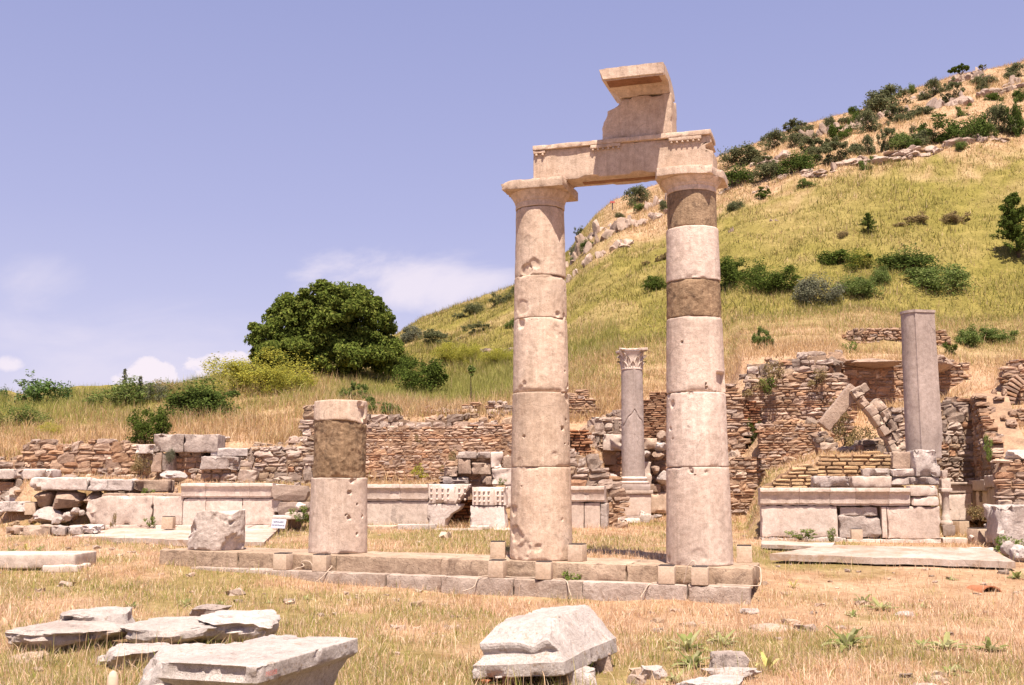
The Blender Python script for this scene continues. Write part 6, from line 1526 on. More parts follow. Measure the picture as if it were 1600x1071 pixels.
for k, (x, y, w_, h_2, kd, lab) in enumerate([
 (922, 362, 195, 122, 'olive', 'largest rounded shrub standing against the sky near the hilltop'),
 (1005, 415, 125, 90, 'olive', 'dense shrub just below and right of the largest skyline shrub'),
 (1110, 385, 110, 50, 'olive', 'low spreading shrub beside the bright bare rock on the crest'),
 (1160, 285, 72, 80, 'olive', 'upright shrub on the skyline, left of the pair above the bare rock'),
 (1245, 318, 100, 95, 'olive', 'shrub directly above the big bare white rock'),
 (1105, 310, 50, 45, 'olive', 'small shrub at the left foot of the pair above the bare rock'),
 (1050, 275, 50, 42, 'light', 'small bright green shrub on the skyline right of the largest shrub'),
 (760, 395, 58, 52, 'dark', 'small round dark shrub on the skyline left of the largest shrub'),
 (768, 432, 66, 60, 'dark', 'dark shrub just under the small round skyline one'),
 (835, 475, 105, 112, 'olive', 'tall olive shrub left of the dry open strip on the crest'),
 (705, 435, 60, 48, 'olive', 'small olive shrub in the middle of the skyline row'),
 (630, 468, 62, 70, 'olive', 'narrow olive shrub on the skyline at the right of the spreading one'),
 (690, 512, 105, 78, 'fir', 'bright dark green compact shrub below the skyline row'),
 (495, 470, 130, 72, 'olive', 'flat topped spreading shrub on the skyline right of the beam'),
 (482, 545, 85, 72, 'olive', 'shrub hanging below the flat topped one'),
 (372, 545, 135, 82, 'olive', 'loose grey shrub on the skyline, second beyond the beam'),
 (590, 578, 150, 98, 'olive', 'broad dark olive shrub on the rocks below the skyline'),
 (200, 642, 175, 95, 'olive', 'shrub directly right of the beam end against the sky'),
 (178, 738, 155, 90, 'dark', 'dark shrub beside the right capital'),
 (300, 655, 95, 62, 'olive', 'small shrub on pale rocks right of the right capital'),
 (330, 722, 145, 92, 'olive', 'wide olive shrub low on the rocks right of the capital'),
 (482, 676, 155, 104, 'dark', 'big round shrub at the lower edge of the rock band, left part'),
 (660, 628, 145, 104, 'olive', 'loose olive shrub in the middle of the rock band'),
 (772, 588, 66, 62, 'olive', 'small shrub right of the loose olive one in the rock band'),
 (830, 582, 55, 92, 'olive', 'slim upright shrub in the dry strip'),
 (925, 562, 85, 112, 'olive', 'tall pale olive bush at the left end of the long lower row'),
 (1000, 562, 105, 84, 'light', 'lighter green bush second in the long lower row'),
 (1100, 538, 125, 74, 'olive', 'spreading bush third in the long lower row'),
 (1230, 532, 205, 132, 'dark', 'largest dark bush in the long lower row'),
 (1390, 512, 125, 122, 'dark', 'dark bush right of the largest one in the long lower row'),
 (1500, 492, 135, 152, 'olive', 'tall olive bush near the right edge in the long lower row'),
 (1572, 500, 95, 170, 'dark', 'dark bush cut by the right edge in the long lower row'),
 (1590, 312, 66, 52, 'dark', 'dark shrub cut by the right edge above the lower row'),
 (1460, 320, 74, 48, 'fir', 'small bright green shrub alone in the dry strip near the right edge'),
 (1420, 232, 115, 52, 'olive', 'flat shrub among the rocks below the bare twiggy tree'),
 (1395, 265, 60, 50, 'olive', 'shrub below the flat one among the hilltop rocks'),
 (1562, 205, 85, 75, 'olive', 'shrub on the skyline at the right edge'),
 (1305, 397, 58, 62, 'light', 'pale airy shrub in the dry strip above the long lower row'),
 (1050, 470, 32, 32, 'olive', 'tiny shrub in the dry strip left of the pale airy one'),
 (1305, 562, 80, 42, 'light', 'low green shrub at the foot of the pale rock ledge'),
 (818, 667, 60, 62, 'light', 'small round shrub alone at the lower edge of the rock ledge'),
 (1060, 560, 60, 50, 'dark', 'dark low shrub between the bushes of the long lower row'),
 (560, 625, 60, 45, 'olive', 'small shrub between the two middle bushes of the rock band'),
 (410, 690, 70, 60, 'light', 'light green shrub touching the left of the big round one')]):
    px, py = Z3(x, y); bush('hill_shrub', kd, px, py, w_ / 3.2, h_2 / 3.2, lab, group=CG, shape=('dome', 'loose', 'dome')[k % 3] if h_2 > 55 else 'low', var=k % 3, y0=55)
MG = 'shrubs scattered on the green slope'
for k, (x, y, w_, h_2, kd, sh, lab) in enumerate([
 (305, 805, 78, 58, 'fir', 'loose', 'small dark sapling shrub high on the slope right of the right column'),
 (165, 868, 80, 55, 'olive', 'dome', 'small olive shrub high on the slope close to the right column'),
 (520, 748, 85, 46, 'light', 'low', 'faint low olive shrub on the dry strip of the slope')]):
    px, py = Z3(x, y); bush('slope_shrub', kd, px, py, w_ / 3.2, h_2 / 3.2, lab, group=MG, shape=sh, var=k, y0=50)
for k, (x, y, w_, h_2, kd, sh, lab) in enumerate([
 (200, 475, 235, 140, 'fir', 'dome', 'spreading green shrub touching the right column on the slope'),
 (362, 512, 245, 125, 'fir', 'dome', 'broad dark green shrub second right of the right column'),
 (725, 385, 230, 105, 'fir', 'dome', 'wide shrub in the upper middle of the slope beside yellow flowers'),
 (1030, 408, 275, 122, 'dark', 'dome', 'widest dense dark green shrub on the slope'),
 (590, 578, 215, 145, 'grey', 'dome', 'grey green rounded shrub nearest the ruins on the slope'),
 (780, 540, 190, 110, 'light', 'dome', 'pale thin shrub right of the grey green rounded one'),
 (890, 470, 130, 90, 'light', 'low', 'pale low shrub under the widest dark shrub'),
 (1205, 518, 270, 155, 'light', 'dome', 'large pale airy shrub above the tall grey shaft'),
 (1040, 168, 145, 60, 'dry', 'loose', 'dry brownish shrub high on the slope'),
 (700, 235, 55, 40, 'dry', 'low', 'small dry brown shrub left of the little conifer'),
 (1270, 160, 120, 60, 'dry', 'low', 'faded brownish shrub high on the slope near the right tree'),
 (300, 790, 95, 105, 'light', 'loose', 'green bush in the earth bank above the capped upper wall'),
 (1330, 780, 150, 100, 'light', 'low', 'green scrub on the bank right of the tall grey shaft'),
 (1480, 760, 160, 80, 'light', 'low', 'wide green scrub on the bank near the right edge'),
 (1240, 820, 70, 60, 'fir', 'loose', 'dark weeds overhanging the cave right of the tall grey shaft')]):
    px, py = Z4(x, y); bush('slope_shrub', kd, px, py, w_ / 3.2, h_2 / 3.2, lab, group=MG, shape=sh, var=k % 3, n=6500 if k < 8 else 4600, leaf=.055 if k < 8 else .07, y0=31)
for k, (x, y, w_, h_2, kd, sh, lab) in enumerate([
 (745, 320, 212, 152, 'olive', 'dome', 'dark shrub against the sky between the two capitals'),
 (580, 447, 80, 55, 'olive', 'dome', 'small shrub on the rock below the marker pole'),
 (245, 572, 85, 64, 'olive', 'low', 'shrub on the rocky spur beside the left column'),
 (305, 717, 105, 100, 'dark', 'dome', 'round dark shrub in the pale rocks right of the left column'),
 (205, 750, 76, 92, 'grey', 'dome', 'grey shrub close to the left column in the rocks'),
 (198, 802, 56, 52, 'light', 'dome', 'small green shrub at the foot of the rocks by the left column'),
 (930, 805, 105, 80, 'dry', 'loose', 'brownish shrub between the columns left of the concrete band'),
 (885, 1048, 185, 132, 'fir', 'dome', 'round green shrub between the columns on the lower slope'),
 (955, 375, 76, 92, 'olive', 'dome', 'shrub hugging the right column beside the dark rock'),
 (765, 372, 125, 62, 'light', 'low', 'low green growth under the skyline shrub between the capitals'),
 (805, 830, 70, 36, 'dry', 'low', 'small brown tuft shrub between the columns')]):
    px, py = Z7(x, y); bush('slope_shrub', kd, px, py, w_ / 5.355, h_2 / 5.355, lab, group=MG, shape=sh, var=k % 3, y0=50)
for k, (x, y, w_, h_2, kd, sh, lab) in enumerate([
 (970, 610, 205, 150, 'fir', 'dome', 'big fresh green bush at the right foot of the large tree'),
 (845, 512, 165, 100, 'fir', 'low', 'green bush tucked under the right side of the large tree'),
 (945, 347, 115, 66, 'grey', 'dome', 'grey shrub just right of the large tree crown'),
 (1080, 372, 165, 68, 'olive', 'loose', 'olive shrub on the slope well right of the large tree'),
 (1235, 222, 84, 50, 'olive', 'dome', 'shrub alone on the left skyline of the hill'),
 (1375, 172, 125, 52, 'olive', 'low', 'shrub on the skyline touching the left column'),
 (1160, 242, 55, 26, 'olive', 'low', 'tiny shrub on the left skyline of the hill'),
 (1250, 312, 125, 44, 'olive', 'loose', 'faint olive shrub in the slope left of the left column'),
 (1432, 122, 36, 62, 'olive', 'loose', 'slim shrub peeping out from behind the left column'),
 (710, 710, 95, 85, 'light', 'loose', 'green weed bush above the terrace wall right of the broken column'),
 (830, 712, 90, 60, 'light', 'low', 'second green weed bush above the terrace wall'),
 (660, 650, 120, 90, 'light', 'loose', 'green tangle on the meadow below the large tree'),
 (1420, 288, 60, 40, 'light', 'low', 'green patch of shrub left of the left column, mid slope')]):
    px, py = Z5(x, y); bush('meadow_shrub', kd, px, py, w_ / 3.077, h_2 / 3.077, lab, group=MG, shape=sh, var=k % 3, n=5500, leaf=.06, y0=30)
BG = 'yellow flowering broom patches'
for k, (x, y, w_, h_2, lab) in enumerate([(190, 608, 350, 150, 'large mound of yellow flowering broom left of the big tree'), (330, 610, 150, 90, 'yellow broom at the foot of the big tree'), (1118, 472, 115, 84, 'yellow broom patch on the slope, left of two'), (1215, 462, 100, 74, 'yellow broom patch on the slope, right of two'), (1370, 470, 140, 64, 'yellow broom beside the left column')]):
    px, py = Z5(x, y); bush('yellow_broom', 'yellow', px, py, w_ / 3.077, h_2 / 3.077, lab, group=BG, shape='low' if k else 'dome', var=k % 2, n=15000, leaf=.028, y0=40)
bush('yellow_broom', 'yellow', 75, 684, 30, 17, 'small yellow flowering plant on top of the far left wall', group=BG, shape='low', var=0, n=5200, leaf=.032, y0=31)
bush('yellow_broom', 'yellow', 1355, 422, 50, 22, 'yellow flowers beside the wide shrub in the upper slope', group=BG, shape='low', var=1, n=5200, leaf=.032, y0=48)
# left skyline and meadow bushes
LG = 'bushes on the left meadow'
for px, py, w_, h_2, kd, sh, lab, lf, n in [
 (49, 636, 68, 42, 'fig', 'dome', 'leafy fig bush on the left horizon', .085, 1500),
 (98, 632, 28, 27, 'fig', 'dome', 'small fig bush right of the bigger fig on the left horizon', .11, 700),
 (3, 628, 14, 20, 'fig', 'dome', 'fig foliage cut by the left edge on the horizon', .11, 700),
 (192, 638, 96, 40, 'light', 'low', 'pale green thicket with tall flower stalks on the horizon', .05, 3400),
 (262, 624, 60, 26, 'dry', 'low', 'dry greenish weeds on the horizon left of the broom', .05, 3400),
 (235, 632, 40, 28, 'grey', 'loose', 'pale feathery bush right of the thicket with stalks', .05, 2600),
 (306, 660, 84, 52, 'dark', 'dome', 'large dense dark bush on the left meadow above the ashlar blocks', .06, 9000),
 (227, 696, 52, 48, 'fir', 'dome', 'small dense dark bush at the end of the far left wall', .06, 6000),
 (30, 668, 60, 34, 'light', 'low', 'green weeds on the meadow above the far left wall', .05, 2600)]:
    bush('meadow_bush', kd, px, py, w_, h_2, lab, 'bush', LG, sh, 0, n, lf, y0=30.6)
bush('dry_weed', 'dry', 217, 742, 27, 27, 'round dry grey weed growing out of the far left wall', 'weed', None, 'dome', 1, 2600, .05, Y=29.7)
bush('dry_weed', 'grey', 264, 722, 13, 18, 'small dark dry weed on the upright grey block', 'weed', None, 'dome', 1, 2600, .06, Y=29.5)
for px, py, w_, h_2, Y, kd, lab in [
 (1204, 602, 34, 34, 30.0, 'dry', 'straw coloured grass bush in the shaded recess of the tall ruined wall'), (1180, 690, 18, 30, 30.2, 'fir', 'dark green plant low in the ruined wall right of the right column'),
 (1278, 600, 24, 22, 30.2, 'dry', 'dry tuft at the right of the shaded recess'), (1200, 612, 24, 20, 29.9, 'weed', 'yellow green tuft on the ruined wall'), (1322, 690, 34, 50, 27.5, 'dry', 'dry and green weeds under the fallen arch'),
 (1345, 700, 40, 30, 27.6, 'dry', 'dry grass clump on the terrace below the fallen arch'), (1178, 616, 30, 24, 30.6, 'dry', 'golden grass clump left of the tall ruined wall'), (1548, 715, 14, 30, 24.6, 'weed', 'weeds hanging on the oblique rubble wall'),
 (1585, 872, 40, 28, 20.2, 'weed', 'green weeds at the foot of the huge white block'), (1535, 812, 30, 18, 24.5, 'dry', 'dry twigs in the shaded corner niche'), (1330, 562, 24, 26, 37.5, 'weed', 'green tuft at the left end of the high dry stone wall'),
 (1253, 842, 40, 12, 22.0, 'weed', 'pale green leafy weed at the foot of the long podium'), (1300, 845, 16, 16, 22.1, 'weed', 'small weed beside the podium lamp box'), (466, 815, 22, 20, 24.0, 'weed', 'weeds right of the white sign'),
 (232, 822, 14, 12, 24.7, 'weed', 'yellow weed at the foot of the stained panel'), (176, 821, 8, 16, 24.7, 'dry', 'tiny yellow tuft at the left end of the stained panel'), (655, 744, 22, 16, 28.6, 'yellow', 'yellowish spiky plant on the terrace above the center podium'),
 (880, 640, 16, 14, 33.0, 'fir', 'small green bush on the dry slope between the columns'), (652, 690, 8, 10, 30.4, 'dry', 'tuft in the face of the terrace wall'), (785, 757, 10, 8, 25.0, 'weed', 'tiny weed on the pale block left of the left column'), (230, 775, 16, 10, 25.4, 'weed', 'weed on top of the stained panel'),
 (702, 735, 22, 26, 26.2, 'dry', 'dry weed left of the masonry above the pegged blocks')]:
    bush('wall_weed', kd, px, py, w_, h_2, lab, 'weed', 'weeds growing on the ruins', 'loose', 2, 900, .09, Y=Y)

# ---- large tree
def tree(name, px, pyb, label, blobs, n, leaf, pal, trunk, limbs, Y=None, y0=30, nclump=160, clump=.3, group=None, cat='tree', r0=.2, asp=.55, shell=.6):
    p = hit(px, pyb, y0) if Y is None else Vector((xat(px, pyb, Y), Y, zat(pyb, Y)))
    r_ = empty(name, p, label, cat, group); rg = np.random.default_rng(int(px))
    A = Acc(); P_ = spline(trunk, 6); V, Fs = tube(P_, np.linspace(r0, r0 * .5, len(P_)), 10); A.add(V, Fs)
    branchy(A, trunk[-1], limbs, r0 * .5, rg)
    A.build('trunk', M['bark'], r_, smooth=True, usecol=False)
    P, out = crown_points(blobs, n, rg, clump, shell, nclump)
    V, Q, c = leaves(P, leaf, pal, rg, out, asp)
    mkmesh('crown', V, Q, M['leaf_mat'], r_, col=c)
    return r_
pt = hit(505, 588, 40); s_ = mpp(pt.y); W = lambda px: (px - 505) * s_; H = lambda py: (590 - py) * s_
bl = []
for px, py, rx, ry in ((470, 510, 62, 50), (540, 500, 66, 52), (425, 540, 40, 42), (580, 540, 44, 44), (500, 545, 80, 42), (450, 565, 55, 30), (560, 568, 60, 28), (410, 568, 22, 24), (606, 556, 22, 26), (510, 475, 44, 30), (455, 480, 36, 26), (560, 480, 34, 28)):
    bl.append((W(px), random.uniform(-1, 1.2), H(py), rx * s_, rx * s_ * 1.0, ry * s_))
tree('large_tree', 505, 588, 'big round leafy tree standing alone on the meadow skyline', bl, 95000, .16, 'tree', [(0, 0, -.3), (.1, .1, .6), (0, .2, 1.3)], [(W(450), 0, H(520)), (W(560), .3, H(510)), (W(505), 0, H(480)), (W(430), .5, H(550)), (W(585), 0, H(550)), (W(480), -.8, H(540))], Y=pt.y, nclump=520, clump=.25, r0=.3, shell=.45)
p9 = hit(735, 630, 31); s9 = mpp(p9.y)
tree('sapling', 735, 630, 'thin sapling with a few leaves above the terrace wall', [(0, 0, 46 * s9, 6 * s9, 6 * s9, 10 * s9), (2 * s9, 0, 54 * s9, 5 * s9, 5 * s9, 6 * s9)], 160, .13, 'light', [(0, 0, -.1), (.02, 0, .4), (0, 0, 44 * s9)], [(.05, 0, 56 * s9), (-.1, 0, 50 * s9)], Y=p9.y, nclump=20, r0=.025)
# conifer-like tree at the right edge and the little one on the slope
def conifer(name, px, pyb, wpx, hpx, label, n, leaf, tilt=0.0, y0=48):
    p = hit(px, pyb, y0); s_ = mpp(p.y); r_ = empty(name, p, label, 'tree'); rg = np.random.default_rng(int(px))
    h_2, w_ = hpx * s_, wpx * s_
    A = Acc(); V, Fs = tube([(0, 0, -.3), (tilt * h_2 * .4, 0, h_2 * .5), (tilt * h_2, 0, h_2 * .97)], [.03 * h_2, .02 * h_2, .004 * h_2], 8); A.add(V, Fs)
    pts, outs = [], []
    for k in range(64):
        t = rg.uniform(.06, .97); ph = rg.uniform(0, 2 * math.pi); R_ = w_ * .5 * (1 - t) ** .75 * rg.uniform(.55, 1.15)
        b = np.array([tilt * h_2 * t, 0, t * h_2]); e = b + np.array([math.cos(ph) * R_, math.sin(ph) * R_, rg.uniform(.0, .35) * R_ + .04 * h_2])
        V, Fs = tube([b, (b + e) / 2 + (0, 0, -.03 * R_), e], [.008 * h_2, .005 * h_2, .002 * h_2], 5); A.add(V, Fs)
        m = int(n / 64); q = rg.random(m) ** .7
        pts.append(b + (e - b) * q[:, None] + rg.normal(0, .03 * h_2, (m, 3)) * (1 - .5 * q[:, None])); outs.append(np.repeat([e - b], m, 0) / max(R_, .01))
    A.build('trunk', M['bark'], r_, usecol=False, smooth=True)
    V, Q, c = leaves(np.concatenate(pts), leaf * h_2, 'fir', rg, np.concatenate(outs) * .6, .4); mkmesh('crown', V, Q, M['leaf_mat'], r_, col=c)
conifer('young_tree', 1592, 402, 92, 106, 'young bright green tree cut by the right edge on the slope', 7000, .045, -.06)
conifer('young_tree', 1357, 368, 44, 36, 'little pointed conifer like tree in the middle of the slope', 3200, .06)
pz1 = hit(1500, 121, 80); s1_ = mpp(pz1.y)
tree('hilltop_tree', 1500, 121, 'small sparse tree with spreading crown alone on the hilltop', [(-9 * s1_, 0, 12 * s1_, 8 * s1_, 8 * s1_, 3 * s1_), (4 * s1_, 0, 17 * s1_, 11 * s1_, 9 * s1_, 3.5 * s1_), (10 * s1_, 0, 14 * s1_, 6 * s1_, 6 * s1_, 3 * s1_), (-3 * s1_, 0, 8 * s1_, 7 * s1_, 6 * s1_, 2 * s1_)], 500, .30, 'fir', [(0, 0, -.3), (.1, 0, 4 * s1_)], [(-8 * s1_, 0, 12 * s1_), (5 * s1_, 0, 17 * s1_), (10 * s1_, 0, 14 * s1_)], Y=pz1.y, nclump=24, r0=.14)
pz1 = hit(1535, 112, 80)
tree('hilltop_tree', 1535, 112, 'tiny bare twiggy tree right of the sparse hilltop tree', [(0, 0, 8 * s1_, 6 * s1_, 5 * s1_, 3 * s1_)], 60, .25, 'olive', [(0, 0, -.3), (0, 0, 3 * s1_)], [(-6 * s1_, 0, 9 * s1_), (0, 0, 11 * s1_), (6 * s1_, 0, 8 * s1_), (3 * s1_, 0, 10 * s1_)], Y=pz1.y, nclump=12, r0=.10)
# tall flower stalks
for px, top, lab in ((193, 577, 'taller flower stalk rising from the thicket on the left horizon'), (218, 588, 'shorter flower stalk rising from the thicket on the left horizon')):
    p = hit(px, 632, 40); s_ = mpp(p.y); hh = (632 - top) * s_; rg = np.random.default_rng(px); A = Acc()
    V, Fs = tube([(0, 0, -.1), (.03, 0, hh * .5), (-.06, 0, hh)], [.035, .025, .012], 6); A.add(V, Fs, (.13, .15, .06))
    m = 200; t = rg.random(m); P_ = np.stack([rg.normal(0, .10, m) * (1.2 - t), rg.normal(0, .1, m) * (1.2 - t), hh * (.2 + .8 * t)], 1)
    V, Q, c = leaves(P_, .11, 'grey', rg); A.V.append(V); A.F.append(Q + A.n); A.C.append(c); A.n += len(V)
    tag(A.build('flower_stalk', M['leaf_mat'], loc=p), lab, 'plant', 'flower stalks on the horizon')

# ---- rosette plants in the grass
def rosette(seed, n=11, kind='weed', up=.9, wid=.22):
    rg = np.random.default_rng(seed); A = Acc()
    for k in range(n):
        ph = k * 2.4 + rg.uniform(-.4, .4); L_ = rg.uniform(.6, 1.0); el = rg.uniform(.35, 1.25) * up; m = 7
        V = []
        for i_ in range(m):
            t = i_ / (m - 1); a = el * (1 - .75 * t * t); 
            x = L_ * t * math.cos(el * .9) + .0; z = L_ * (t * math.sin(el) - .42 * t * t * rg.uniform(.7, 1.1)); w_ = wid * L_ * (math.sin(min(t * .93 + .09, 1) * math.pi) ** .75) * .5
            V += [(x, -w_, z + w_ * .45), (x, 0, z), (x, w_, z + w_ * .45)]
        Q = []
        for i_ in range(m - 1): 
            b = i_ * 3; Q += [(b, b + 1, b + 4, b + 3), (b + 1, b + 2, b + 5, b + 4)]
        c = np.array(LP[kind])[rg.integers(0, len(LP[kind]))] * rg.uniform(.85, 1.25)
        A.add(rotz(np.array(V), ph), np.array(Q), c)
    return A
LP['mull'] = [(.26, .27, .10), (.33, .325, .145), (.20, .225, .075), (.38, .36, .19)]
LP['ydry'] = [(.50, .44, .16), (.56, .48, .22)]
rp = [rosette(s, 15 + 2 * s, 'mull', 1.0, .19).build('leafy_plant', M['grass_mat']) for s in range(3)] + [rosette(9, 9, 'ydry', 1.1, .16).build('leafy_plant', M['grass_mat'])]
used = set()
def plant(px, py, hpx, v, label):
    p = at_z(px, py, 0); p.z = tz(p.x, p.y)
    if py < 900: p = hit(px, py, 10)
    if v in used: o = rp[v].copy(); COL.objects.link(o)
    else: o = rp[v]; used.add(v)
    for k in ('label', 'category', 'group', 'kind'):
        if k in o: del o[k]
    s_ = hpx * mpp(p.y) / .86; o.location = (p.x, p.y, p.z - .01); o.scale = (s_, s_, s_); o.rotation_euler.z = random.uniform(0, 6.28)
    tag(o, label, 'plant', 'leafy plants in the dry grass')
for a in [
 (1240, 931, 22, 3, 'yellowish leafy plant in the dry grass right of the steps'), (1075, 1012, 50, 0, 'broad leaved plant behind the grey rounded stone, left of two'), (1128, 1005, 40, 1, 'broad leaved plant behind the grey rounded stone, right of two'),
 (1083, 1040, 46, 2, 'long leaved plant left of the thin white flat rock'), (1055, 1066, 34, 1, 'drooping leafy plant at the bottom edge by the white flat rock'), (1198, 1046, 44, 3, 'two leaved plant right of the white flat rock'),
 (1325, 1010, 56, 2, 'upright pale plant in the middle of the right grass'), (1333, 962, 20, 0, 'small leafy plant high in the right grass'), (1375, 955, 34, 1, 'spreading leafy plant below the paving, centre right'), (1348, 945, 26, 2, 'leafy plant just behind the spreading one at centre right'),
 (1440, 952, 16, 0, 'low plant right of the spreading one'), (1440, 1015, 30, 0, 'leafy plant left in the cluster at the right'), (1478, 1015, 44, 1, 'tallest leafy plant in the cluster at the right'), (1548, 1018, 36, 2, 'dark based leafy plant at the right, apart from the cluster'),
 (1482, 1050, 28, 0, 'green plant below the cluster at the right'), (1500, 1045, 24, 1, 'second green plant below the cluster at the right'), (1450, 1062, 22, 2, 'small plant near the bottom edge at right'), (1590, 920, 26, 0, 'leafy plant at the right edge beside the roof tile'), (1488, 922, 12, 1, 'tiny plant left of the roof tile'),
 (40, 861, 18, 3, 'long leaved plant behind the long grey slab at the left'), (62, 862, 16, 0, 'second long leaved plant behind the long grey slab'), (122, 1012, 44, 0, 'broad leaved plant in front of the left flat rocks'), (140, 1000, 40, 2, 'tall leaf plant against the left flat rock'), (100, 1022, 26, 1, 'low plant at the foot of the left flat rock'),
 (180, 978, 34, 1, 'green plant growing between the flat rocks'), (205, 958, 20, 2, 'yellowish plant behind the flat rocks'), (290, 955, 22, 0, 'green tuft behind the flat rocks, right of the yellowish plant'), (345, 955, 18, 2, 'green tuft by the small grey rock'), (708, 897, 22, 3, 'pale yellow plant on the lower step'),
 (15, 905, 24, 0, 'green plant at the left edge below the long grey slab'), (1035, 930, 18, 3, 'yellow flowered plant at the foot of the steps'), (960, 935, 20, 3, 'yellowish weed at the foot of the steps right of the green bush'), (420, 950, 10, 1, 'tiny pale green plant in the grass right of the flat rocks'), (478, 945, 14, 0, 'small green plant in the grass below the steps')]:
    plant(*a)
p = at_z(897, 938, 0); o = bush_proto('weed', 77, 900, .13, 'loose').build('green_bush', M['leaf_mat']); s_ = 30 * mpp(p.y); o.location = (p.x, p.y, tz(p.x, p.y) - .02); o.scale = (s_, s_, s_ * 1.1)
LP['weed2'] = LP['weed']; tag(o, 'small fresh green bush growing against the lower step', 'bush')

# ---- rock outcrops on the hill
def outcrop(px, py, wpx, hpx, sd, label, y0=60, mat='hillrock', dep=1.0, n=14):
    p = hit(px, py, y0); s_ = mpp(p.y); w_, h_2 = wpx * s_ * 1.15, hpx * s_ * 1.5
    A = Acc(); rg = np.random.default_rng(sd)
    for k in range(max(7, int(wpx / 3.6))):
        t = rg.uniform(-.55, .55); q = rg.uniform(.10, .34)
        V, Q = rock((w_ * q * rg.uniform(.7, 1.3), w_ * q * dep, h_2 * rg.uniform(.3, 1.05)), 9, sd + k, 10, .32, .4)
        x = t * w_ * .75; y = rg.uniform(-.25, .25) * w_ * .5
        A.add(rotz(V, rg.uniform(-.4, .4)) + np.array([x, y, tz(p.x + x, p.y + y) - p.z - h_2 * .32]), Q)
    return tag(A.build('rock_outcrop', M[mat], loc=p, usecol=False, smooth=True, sharp=26), label, 'rock', 'pale rock outcrops on the hill')
for px, py, w_, h_, lab in [
 (925, 372, 60, 24, 'overhanging rock spur under the marker pole'), (900, 405, 56, 32, 'pale rocks beside the left column below the spur'), (950, 372, 70, 22, 'pale stepped rocks below the marker pole'), (985, 352, 60, 16, 'rocks between the marker pole and the skyline shrub'), (1025, 322, 46, 26, 'dark cave like rock left of the right column'),
 (905, 425, 40, 18, 'lowest pale rocks beside the left column'), (1020, 345, 60, 12, 'low pale ledge left of the right column'), (960, 388, 60, 16, 'broken pale ledge at the top of the green slope'),
 (1150, 290, 50, 14, 'pale rocks right of the right capital'), (1205, 258, 70, 18, 'pale rocks on the crest right of the beam'), (1265, 218, 60, 18, 'pale rock left of the dark compact shrub'), (1330, 205, 70, 16, 'pale rock in the middle of the rock band'), (1340, 195, 40, 14, 'small rock face under the tall olive shrub'), (1390, 180, 60, 14, 'rocks under the largest skyline shrub'),
 (1480, 165, 74, 22, 'bright bare white rock near the hilltop'), (1445, 150, 40, 14, 'rocks left of the bright bare rock'), (1515, 125, 60, 16, 'craggy rocks under the sparse hilltop tree'), (1560, 148, 70, 14, 'pale rock strip at the right of the hilltop'), (1590, 130, 40, 12, 'rocks at the right edge of the hilltop'),
 (1290, 268, 80, 10, 'long pale ledge at the lower edge of the rock band, left'), (1370, 250, 90, 10, 'long pale ledge at the lower edge of the rock band, middle'), (1460, 236, 110, 12, 'long pale ledge at the lower edge of the rock band, right'), (1545, 218, 60, 10, 'pale ledge near the right edge under the long row of bushes'), (1235, 275, 50, 10, 'pale ledge left of the long ledges'),
 (1205, 348, 22, 7, 'small pale stones on the upper slope'), (1142, 362, 12, 8, 'small stone pile right of the right column'), (1185, 300, 40, 10, 'small pale ledge below the big round shrub')]:
    outcrop(px, py, w_, h_, int(px * 3 + py), lab)

# ---- grass
def in_poly(x, y, poly):
    ins = np.zeros(len(x), bool); n = len(poly); j = n - 1
    for i_ in range(n):
        xi, yi = poly[i_]; xj, yj = poly[j]
        c = ((yi > y) != (yj > y)) & (x < (xj - xi) * (y - yi) / (yj - yi + 1e-12) + xi); ins ^= c; j = i_
    return ins
MASK = []
def mfac(r0, r1, f0, f1): MASK.append([tuple(fac(a, b)[:2]) for a, b in ((r0, f0), (r1, f0), (r1, f1), (r0, f1))])
mfac(sty_r0, sty_r1, .63, -.66); mfac(sty_r0 + .75, sty_r1 - .02, .87, .6)
for o in [o for o in COL.objects if o.name.startswith('marble_paving')]:
    bb = [o.matrix_world @ Vector(c) for c in o.bound_box]
    me = o.data; n2 = len(me.vertices) // 2; nn = 52
    idx = [0, nn - 1, n2 - 1, n2 - nn]; MASK.append([tuple(me.vertices[k].co[:2]) for k in idx])
MASK.append([tuple((p[0], p[1])) for p in (cN, cR, cB, cL)])
def blades(name, label, X, Y, h, w, col, bend=.5, segs=2, facing=None):
    n = len(X); Z = terr(X, Y) - .01
    ph = rng.uniform(0, 2 * math.pi, n); ln = np.clip(rng.normal(.35, .3, n) * bend / .5, -.2, 1.35)
    az = rng.uniform(0, 2 * math.pi, n)
    dx, dy = np.cos(ph), np.sin(ph); wx, wy = np.cos(az) * w / 2, np.sin(az) * w / 2
    B = np.stack([X, Y, Z], 1); Wv = np.stack([wx, wy, wx * 0], 1)
    mid = B + np.stack([dx * h * .5 * np.sin(ln * .5), dy * h * .5 * np.sin(ln * .5), h * .55 * np.cos(ln * .5)], 1)
    tip = mid + np.stack([dx * h * .5 * np.sin(ln), dy * h * .5 * np.sin(ln), h * .45 * np.cos(ln)], 1)
    if segs == 2:
        V = np.stack([B - Wv, B + Wv, mid + Wv * .75, mid - Wv * .75, tip], 1).reshape(-1, 3); k = np.arange(n) * 5
        fs = [np.stack([k, k + 1, k + 2, k + 3], 1), np.stack([k + 3, k + 2, k + 4], 1)]; m = 5
    else:
        V = np.stack([B - Wv, B + Wv, tip], 1).reshape(-1, 3); k = np.arange(n) * 3; fs = [np.stack([k, k + 1, k + 2], 1)]; m = 3
    o = mkmesh(name, V, fs, M['grass_mat'], col=np.repeat(col, m, 0))
    return tag(o, label, 'grass', kind='stuff')
